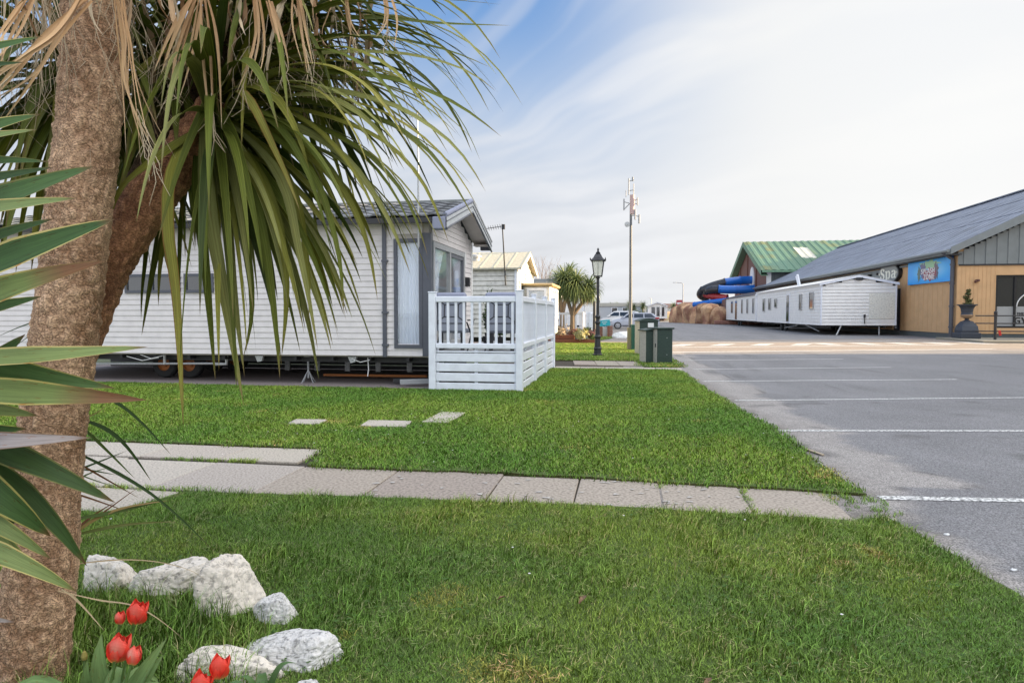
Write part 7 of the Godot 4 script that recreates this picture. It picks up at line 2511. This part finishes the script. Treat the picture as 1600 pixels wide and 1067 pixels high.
	mb.lathe([Vector2(0.10, 1.0), Vector2(0.24, 1.06), Vector2(0.29, 1.16), Vector2(0.27, 1.2)], 24)
	part("belly", mb, M.copper, o)
	mb = MB.new()
	mb.lathe([Vector2(0.27, 1.2), Vector2(0.25, 1.3), Vector2(0.28, 1.5), Vector2(0.36, 1.64), Vector2(0.46, 1.68), Vector2(0.46, 1.72), Vector2(0.36, 1.71), Vector2(0.0, 1.62)], 24)
	part("bowl", mb, M.urn, o)
	var tpz := thing("topiary", "clipped spiral evergreen growing in the urn", "shrub", Vector3(17.26, 1.75, -37.6))
	for k in 5:
		var rad := 0.26 - k * 0.035
		part("tier", leaf_ball(Vector3(0.07 * sin(k * 2.1), 0.1 + k * 0.165, 0.07 * cos(k * 2.1)), Vector3(rad, 0.12, rad), 300, 0.05, Color(0.03, 0.055, 0.015), Color(0.14, 0.13, 0.04)), M.leaf, tpz)
	# railing
	o = thing("railing", "black three bar metal railing beside the urn", "railing", Vector3(17.6, 0.1, -35.6))
	for k in 4:
		mb = MB.new()
		mb.tube([Vector3(k * 2.6, 0, 0), Vector3(k * 2.6, 1.2, 0)], [0.06], 10)
		mb.lathe([Vector2(0, 1.2), Vector2(0.09, 1.2), Vector2(0.09, 1.23), Vector2(0.05, 1.25), Vector2(0.085, 1.3), Vector2(0.06, 1.36), Vector2(0, 1.38)], 12, Vector3(k * 2.6, 0, 0))
		part("post", mb, M.black_iron, o)
	for y in [1.15, 0.78, 0.40]:
		mb = MB.new()
		mb.tube([Vector3(-0.75, y, -0.3), Vector3(0, y, 0), Vector3(7.8, y, 0)], [0.028], 8)
		part("bar", mb, M.black_iron, o)
	mb = MB.new()
	mb.bevel(Vector3.ZERO, Vector3(0.12, 0.26, 0.05), 0.02, Basis(Vector3(0, 0, 1), 0.2))
	var tg := part("red_tag", mb, M.red)
	tg.position = Vector3(17.78, 0.42, -35.55)
	tag(tg, "small red tag fixed to the foot of the railing post", "tag")

	# brick building with the green roof
	o = thing("pool_building", "red brick building with green corrugated gable roof behind the caravans", "building")
	var X0 := 17.3
	var zn := -86.5
	var zfar := -110.5
	var zm := (zn + zfar) / 2
	mb = MB.new()
	mb.prism([Vector2(zfar, 0), Vector2(zn, 0), Vector2(zn, 6.9), Vector2(zm, 11.0), Vector2(zfar, 6.9)], 0.4, Basis(Vector3(0, 0, 1), Vector3(0, 1, 0), Vector3(1, 0, 0)), Vector3(X0, 0, 0))
	part("brick_gable", mb, M.brick_building, o)
	for z in [-93.2, -99.6, -105.5]:
		mb = MB.new()
		mb.span(Vector3(X0 - 0.12, 0, z - 0.25), Vector3(X0, 6.6 + 4.1 * (1 - absf(z - zm) / 12.0), z + 0.25))
		part("brick_pilaster", mb, mat(L(0.16, 0.07, 0.05), 0.9), o)
	mb = MB.new()
	x = X0 + 0.45
	while x < 44:
		mb.span(Vector3(x, 0, zn - 0.2), Vector3(x + 0.38, 6.9, zn + (0.05 if int(x / 0.4) % 2 else 0.0)))
		x += 0.4
	part("side_cladding", mb, M.dark_clad, o)
	mb = MB.new()
	mb.span(Vector3(X0 - 0.05, 0, zn - 0.3), Vector3(X0 + 0.45, 6.9, zn + 0.08))
	part("corner_trim", mb, M.white, o)
	mb = MB.new()
	var f := FastNoiseLite.new()
	f.seed = 3
	f.frequency = 0.25
	for side in 2:
		var ze := zn + 0.9 if side == 0 else zfar - 0.9
		var n := 64
		for k in n:
			var xa := X0 - 0.9 + k * 0.45
			var hump := 0.06 if k % 2 else 0.0
			var rows := 8
			for j in rows:
				var t0 := float(j) / rows
				var t1 := float(j + 1) / rows
				var v := f.get_noise_2d(xa, t0 * 12)
				var moss := smoothstep(0.1, 0.5, v + (0.16 if k < 7 else -0.12) * (1 - t0 * 0.5))
				mb.col = Color(0.075, 0.165, 0.10).lerp(Color(0.10, 0.215, 0.14), 0.5 + 0.5 * sin(k * 12.9)).lerp(Color(0.19, 0.20, 0.06), moss * 0.8)
				if side == 0 and k >= 13 and k <= 16 and j >= 2 and j <= 4:
					mb.col = Color(0.62, 0.60, 0.50)
				var ya := lerpf(11.35, 6.62, t0) + hump
				var yb := lerpf(11.35, 6.62, t1) + hump
				mb.quad(Vector3(xa, ya, lerpf(zm, ze, t0)), Vector3(xa + 0.36, ya, lerpf(zm, ze, t0)), Vector3(xa + 0.36, yb, lerpf(zm, ze, t1)), Vector3(xa, yb, lerpf(zm, ze, t1)), Vector3.UP)
				var y2 := 0.06 if (k + 1) % 2 else 0.0
				mb.quad(Vector3(xa + 0.36, ya, lerpf(zm, ze, t0)), Vector3(xa + 0.45, ya - hump + y2, lerpf(zm, ze, t0)), Vector3(xa + 0.45, yb - hump + y2, lerpf(zm, ze, t1)), Vector3(xa + 0.36, yb, lerpf(zm, ze, t1)), Vector3.UP)
	part("green_roof", mb, M.roof_green, o)
	for s in [0, 1]:
		mb = MB.new()
		var a := Vector3(X0 - 0.92, 11.45, zm)
		var q := Vector3(X0 - 0.92, 6.7, zn + 0.95) if s == 0 else Vector3(X0 - 0.92, 6.7, zfar - 0.95)
		var d := Vector3(0, -0.75, 0)
		mb.quad(a, q, q + d, a + d, Vector3(-1, 0, 0))
		mb.quad(a + Vector3(0.85, 0, 0) + d, q + Vector3(0.85, 0, 0) + d, q + d, a + d, Vector3(0, -1, 0))
		part("bargeboard", mb, M.green_trim, o)
	mb = MB.new()
	mb.span(Vector3(X0 - 0.8, 6.35, zn + 0.85), Vector3(44, 6.62, zn + 1.0))
	part("gutter", mb, M.green_trim, o)
	mb = MB.new()
	mb.span(Vector3(44, 0, zfar), Vector3(44.3, 6.9, zn))
	mb.span(Vector3(X0, 0, zfar - 0.3), Vector3(44, 6.9, zfar))
	part("wall", mb, M.brick_building, o)
	# white surround where the flume leaves the gable
	var ovs := []
	for k in 24:
		var a := TAU * k / 24
		ovs.append(Vector2(cos(a) * 1.5, sin(a) * 1.9))
	mb = MB.new()
	mb.prism(ovs, 0.12, Basis(Vector3.UP, -PI / 2), Vector3(X0 - 0.02, 5.8, -96.0))
	part("flume_surround", mb, M.white, o)
	# brick wing beneath the flume
	mb = MB.new()
	mb.span(Vector3(12.8, 0, -97.6), Vector3(17.2, 3.2, -89.5))
	var wing := part("brick_wing", mb, M.brick_building)
	tag(wing, "low red brick block between the artificial rocks and the white caravans", "building")

	# flume
	o = thing("water_flume", "enclosed blue, black and red water slide tubes looping out of the brick gable", "water slide")
	var seg := func(pts: Array, m: Material, r_: float) -> void:
		var b := MB.new()
		var cv := Curve3D.new()
		for i in pts.size():
			var hh: Vector3 = (pts[mini(i + 1, pts.size() - 1)] - pts[maxi(i - 1, 0)]) / 6.0
			cv.add_point(pts[i], -hh, hh)
		var lst := []
		var tot := cv.get_baked_length()
		for i in 17:
			lst.append(cv.sample_baked(tot * i / 16.0, true))
		b.tube(lst, [r_], 18)
		for i in [0, 8, 16]:
			var d: Vector3 = lst[mini(i + 1, 16)] - lst[maxi(i - 1, 0)]
			b.tube([lst[i] - d.normalized() * 0.06, lst[i] + d.normalized() * 0.06], [r_ * 1.1], 18)
		part("tube", b, m, o)
	seg.call([Vector3(17.6, 5.95, -96.0), Vector3(15.6, 5.85, -95.6), Vector3(13.6, 5.6, -95.4)], M.slide_blue, 0.56)
	seg.call([Vector3(13.6, 5.6, -95.4), Vector3(11.9, 5.1, -95.4), Vector3(10.7, 4.5, -96.0), Vector3(10.6, 3.95, -97.2), Vector3(11.4, 3.6, -98.6)], M.slide_black, 0.56)
	seg.call([Vector3(11.0, 4.0, -96.6), Vector3(11.5, 4.5, -94.6), Vector3(12.6, 4.62, -93.8)], M.slide_black, 0.58)
	seg.call([Vector3(12.6, 4.62, -93.8), Vector3(14.0, 4.55, -93.6), Vector3(17.0, 4.6, -93.4)], M.slide_blue, 0.56)
	seg.call([Vector3(11.2, 4.0, -95.6), Vector3(12.1, 3.65, -94.4), Vector3(13.6, 3.4, -93.6)], M.slide_red, 0.5)
	seg.call([Vector3(9.7, 2.6, -96.2), Vector3(11.4, 2.85, -94.0), Vector3(13.6, 3.1, -92.0)], M.slide_blue, 0.36)

	# artificial rock wall
	o = thing("rock_wall", "brown artificial rock wall with vertical bulges below the water slide", "rock wall")
	var path := [Vector2(7.6, -105.5), Vector2(8.6, -103.0), Vector2(9.4, -100.0), Vector2(9.9, -96.5), Vector2(10.5, -93.0), Vector2(11.2, -89.8), Vector2(12.6, -87.6)]
	f.frequency = 0.5
	for i in 8:
		var t := (i + 0.5) / 8.0 * (path.size() - 1)
		var k := mini(int(t), path.size() - 2)
		var c: Vector2 = path[k].lerp(path[k + 1], t - k)
		var hgt := rr(2.45, 3.0) if i < 7 else rr(2.2, 2.6)
		var w := rr(1.05, 1.3)
		mb = MB.new()
		var rows := 16
		var cols := 40
		var tone: float = [1.1, 0.75, 1.2, 0.85, 1.15, 0.7, 1.05, 0.85][i]
		var g := []
		for j in rows + 1:
			var tj := float(j) / rows
			var line := []
			for q in cols:
				var a := TAU * q / cols
				var y := hgt * tj
				var rad := w * (0.92 + 0.10 * sin(tj * 5.0 + i * 1.7)) * (1.0 + 0.09 * sin(a * 4.0 + i * 2.0 + tj * 1.5)) * (1.0 if tj < 0.78 else 1.0 - 0.5 * (tj - 0.78) / 0.22)
				rad *= 1.0 + 0.22 * f.get_noise_3d(c.x * 3 + cos(a) * 2, y * 0.8, c.y + sin(a) * 2)
				if j == rows:
					rad = 0.02
				line.append(Vector3(c.x + cos(a) * rad, y, c.y + sin(a) * rad))
			g.append(line)
		for j in rows:
			for q in cols:
				var l := (q + 1) % cols
				var v := f.get_noise_3d(g[j][q].x * 1.2, g[j][q].y * 1.0, g[j][q].z * 1.2)
				mb.col = Color(0.33, 0.16, 0.10).lerp(Color(0.66, 0.42, 0.24), clampf(0.5 + v * 1.6, 0, 1)) * tone
				mb.quad(g[j][q], g[j][l], g[j + 1][l], g[j + 1][q], g[j][q] - Vector3(c.x, g[j][q].y, c.y) + Vector3(0, 0.01, 0))
		part("rock_pillar", mb, M.fake_rock, o)
	mb = MB.new()
	for i in 7:
		mb.bevel(Vector3(11.6 + i * 0.75, 0.25, -87.2 + i * 0.3), Vector3(0.8, 0.5, 0.7), 0.08)
	part("low_rockery", mb, M.brick, o)

	# hall outside the right edge whose shade lies over the near car park
	o = thing("sports_hall", "large plain hall beside the near car park, outside the right edge", "building", Vector3(24.0, 0, -27.0))
	mb = MB.new()
	mb.span(Vector3(0, 0, 0), Vector3(16, 10.2, 58))
	part("wall", mb, M.clad_grey, o)
	mb = MB.new()
	mb.span(Vector3(-0.3, 10.2, -0.2), Vector3(16.3, 10.6, 58.3))
	part("roof", mb, M.roof_grey, o)

# ---------------------------------------------------------------- things far off
func make_far() -> void:
	car("silver estate car with red tail lights, parked side on beyond the mast", Vector3(0.85, 0, -60.0), 0.03, 4.35, 1.45, 1.8, M.silver, false)
	car("white off-road car parked behind the silver estate", Vector3(-0.3, 0, -67.0), -0.1, 4.3, 1.62, 1.85, M.car_white, true)
	var o := thing("garden_wall", "low cream stone wall along the far side of the road", "wall", Vector3(7.5, 0, -131))
	var mb := MB.new()
	mb.span(Vector3(-2.6, 0, -0.15), Vector3(2.4, 1.75, 0.15))
	part("wall", mb, M.cream_wall, o)
	for r in 6:
		for k in 7:
			mb = MB.new()
			mb.bevel(Vector3(-2.2 + k * 0.72 + (0.2 if r % 2 else 0.0), 0.15 + r * 0.29, 0.15), Vector3(0.66, 0.25, 0.1), 0.03)
			part("stone", mb, mat(L(0.62 * rr(0.8, 1.1), 0.48 * rr(0.8, 1.1), 0.32 * rr(0.75, 1.1)), 0.9), o)
	mb = MB.new()
	mb.span(Vector3(2.4, 0, -0.3), Vector3(2.75, 2.3, 0.3))
	part("pier", mb, M.cream_wall, o)
	cordyline("far palm left of the white gable fronted caravan, left one of two", Vector3(0.9, 0, -108), [[Vector3(0, 2.7, 0), 1.4], [Vector3(0.7, 2.4, 0.2), 1.1]], 120, 0.0, 0.8)
	cordyline("far palm left of the white gable fronted caravan, right one of two", Vector3(3.0, 0, -109), [[Vector3(0, 2.6, 0), 1.3]], 140, 0.0, 0.8)
	cordyline("small far palm on a thin trunk above the stone wall", Vector3(8.6, 0, -121), [[Vector3(0, 2.7, 0), 1.3]], 140, 0.0, 0.7)
	for q in [[Vector3(0.6, 0.9, -105), Vector3(1.3, 0.9, 0.9), "green rounded bush behind the roof of the silver car, left half"], [Vector3(2.4, 1.0, -106), Vector3(1.2, 1.0, 0.9), "bright green rounded bush beside the far palms, right half"], [Vector3(-2.2, 2.7, -140), Vector3(1.6, 1.2, 1.0), "dark bush top showing above the long grey caravan roof"]]:
		var s := part("bush", leaf_ball(Vector3.ZERO, q[1], 900, 0.16, Color(0.05, 0.10, 0.015), Color(0.17, 0.22, 0.04)), M.leaf)
		s.position = q[0]
		tag(s, q[2], "bush")
	o = thing("street_light", "thin tall street light above the artificial rock wall", "street light", Vector3(9.6, 0, -114))
	mb = MB.new()
	mb.tube([Vector3(0, 0, 0), Vector3(0, 3.2, 0), Vector3(0, 6.2, 0), Vector3(-0.25, 6.4, 0), Vector3(-1.2, 6.5, 0)], [0.11, 0.09, 0.07, 0.06, 0.05], 8)
	part("pole", mb, M.grey_metal, o)
	mb = MB.new()
	mb.bevel(Vector3(-1.35, 6.48, 0), Vector3(0.6, 0.1, 0.24), 0.03)
	part("lamp_head", mb, M.galv, o)
	o = thing("street_light", "small distant street light left of the thin tall one", "street light", Vector3(5.9, 0, -150))
	mb = MB.new()
	mb.tube([Vector3(0, 0, 0), Vector3(0, 4.6, 0), Vector3(-0.5, 4.8, 0)], [0.1, 0.08, 0.06], 6)
	part("pole", mb, M.galv, o)
	o = thing("banner", "red and white banner hanging on the far street light", "banner", Vector3(9.3, 0, -113.8))
	mb = MB.new()
	mb.box(Vector3(-0.3, 2.9, 0), Vector3(0.95, 1.4, 0.05))
	part("cloth", mb, mat(L(0.42, 0.08, 0.09), 0.8), o)
	mb = MB.new()
	mb.box(Vector3(-0.3, 3.05, 0.03), Vector3(0.7, 0.3, 0.02))
	part("stripe", mb, M.white, o)
	# low roofs on the skyline
	for q in [[Vector3(16, 0, -150), 8.0, 3.2, "low red brown roofed building on the far right skyline"], [Vector3(-12, 0, -120), 9.0, 3.1, "pale low building behind the caravan row on the skyline"]]:
		var b := thing("low_building", q[3], "building", q[0])
		mb = MB.new()
		mb.span(Vector3(-q[1] / 2, 0, -6), Vector3(q[1] / 2, q[2] - 0.6, 0))
		part("wall", mb, M.plaster, b)
		mb = MB.new()
		mb.prism([Vector2(-3.3, q[2] - 0.6), Vector2(3.3, q[2] - 0.6), Vector2(0, q[2] + 0.7)], q[1] + 0.6, Basis(Vector3(0, 0, 1), Vector3(0, 1, 0), Vector3(-1, 0, 0)), Vector3(q[1] / 2 + 0.3, 0, -3))
		part("roof", mb, mat(L(0.17, 0.09, 0.07), 0.8), b)

func _ready() -> void:
	rng.seed = 20240
	make_view()
	make_materials()
	make_ground()
	make_buildings()
	make_near_caravan()
	make_caravans()
	make_deck()
	make_street()
	make_far()
	make_rocks()
	make_flowers()
	make_palm()
	make_young()
	make_yucca()
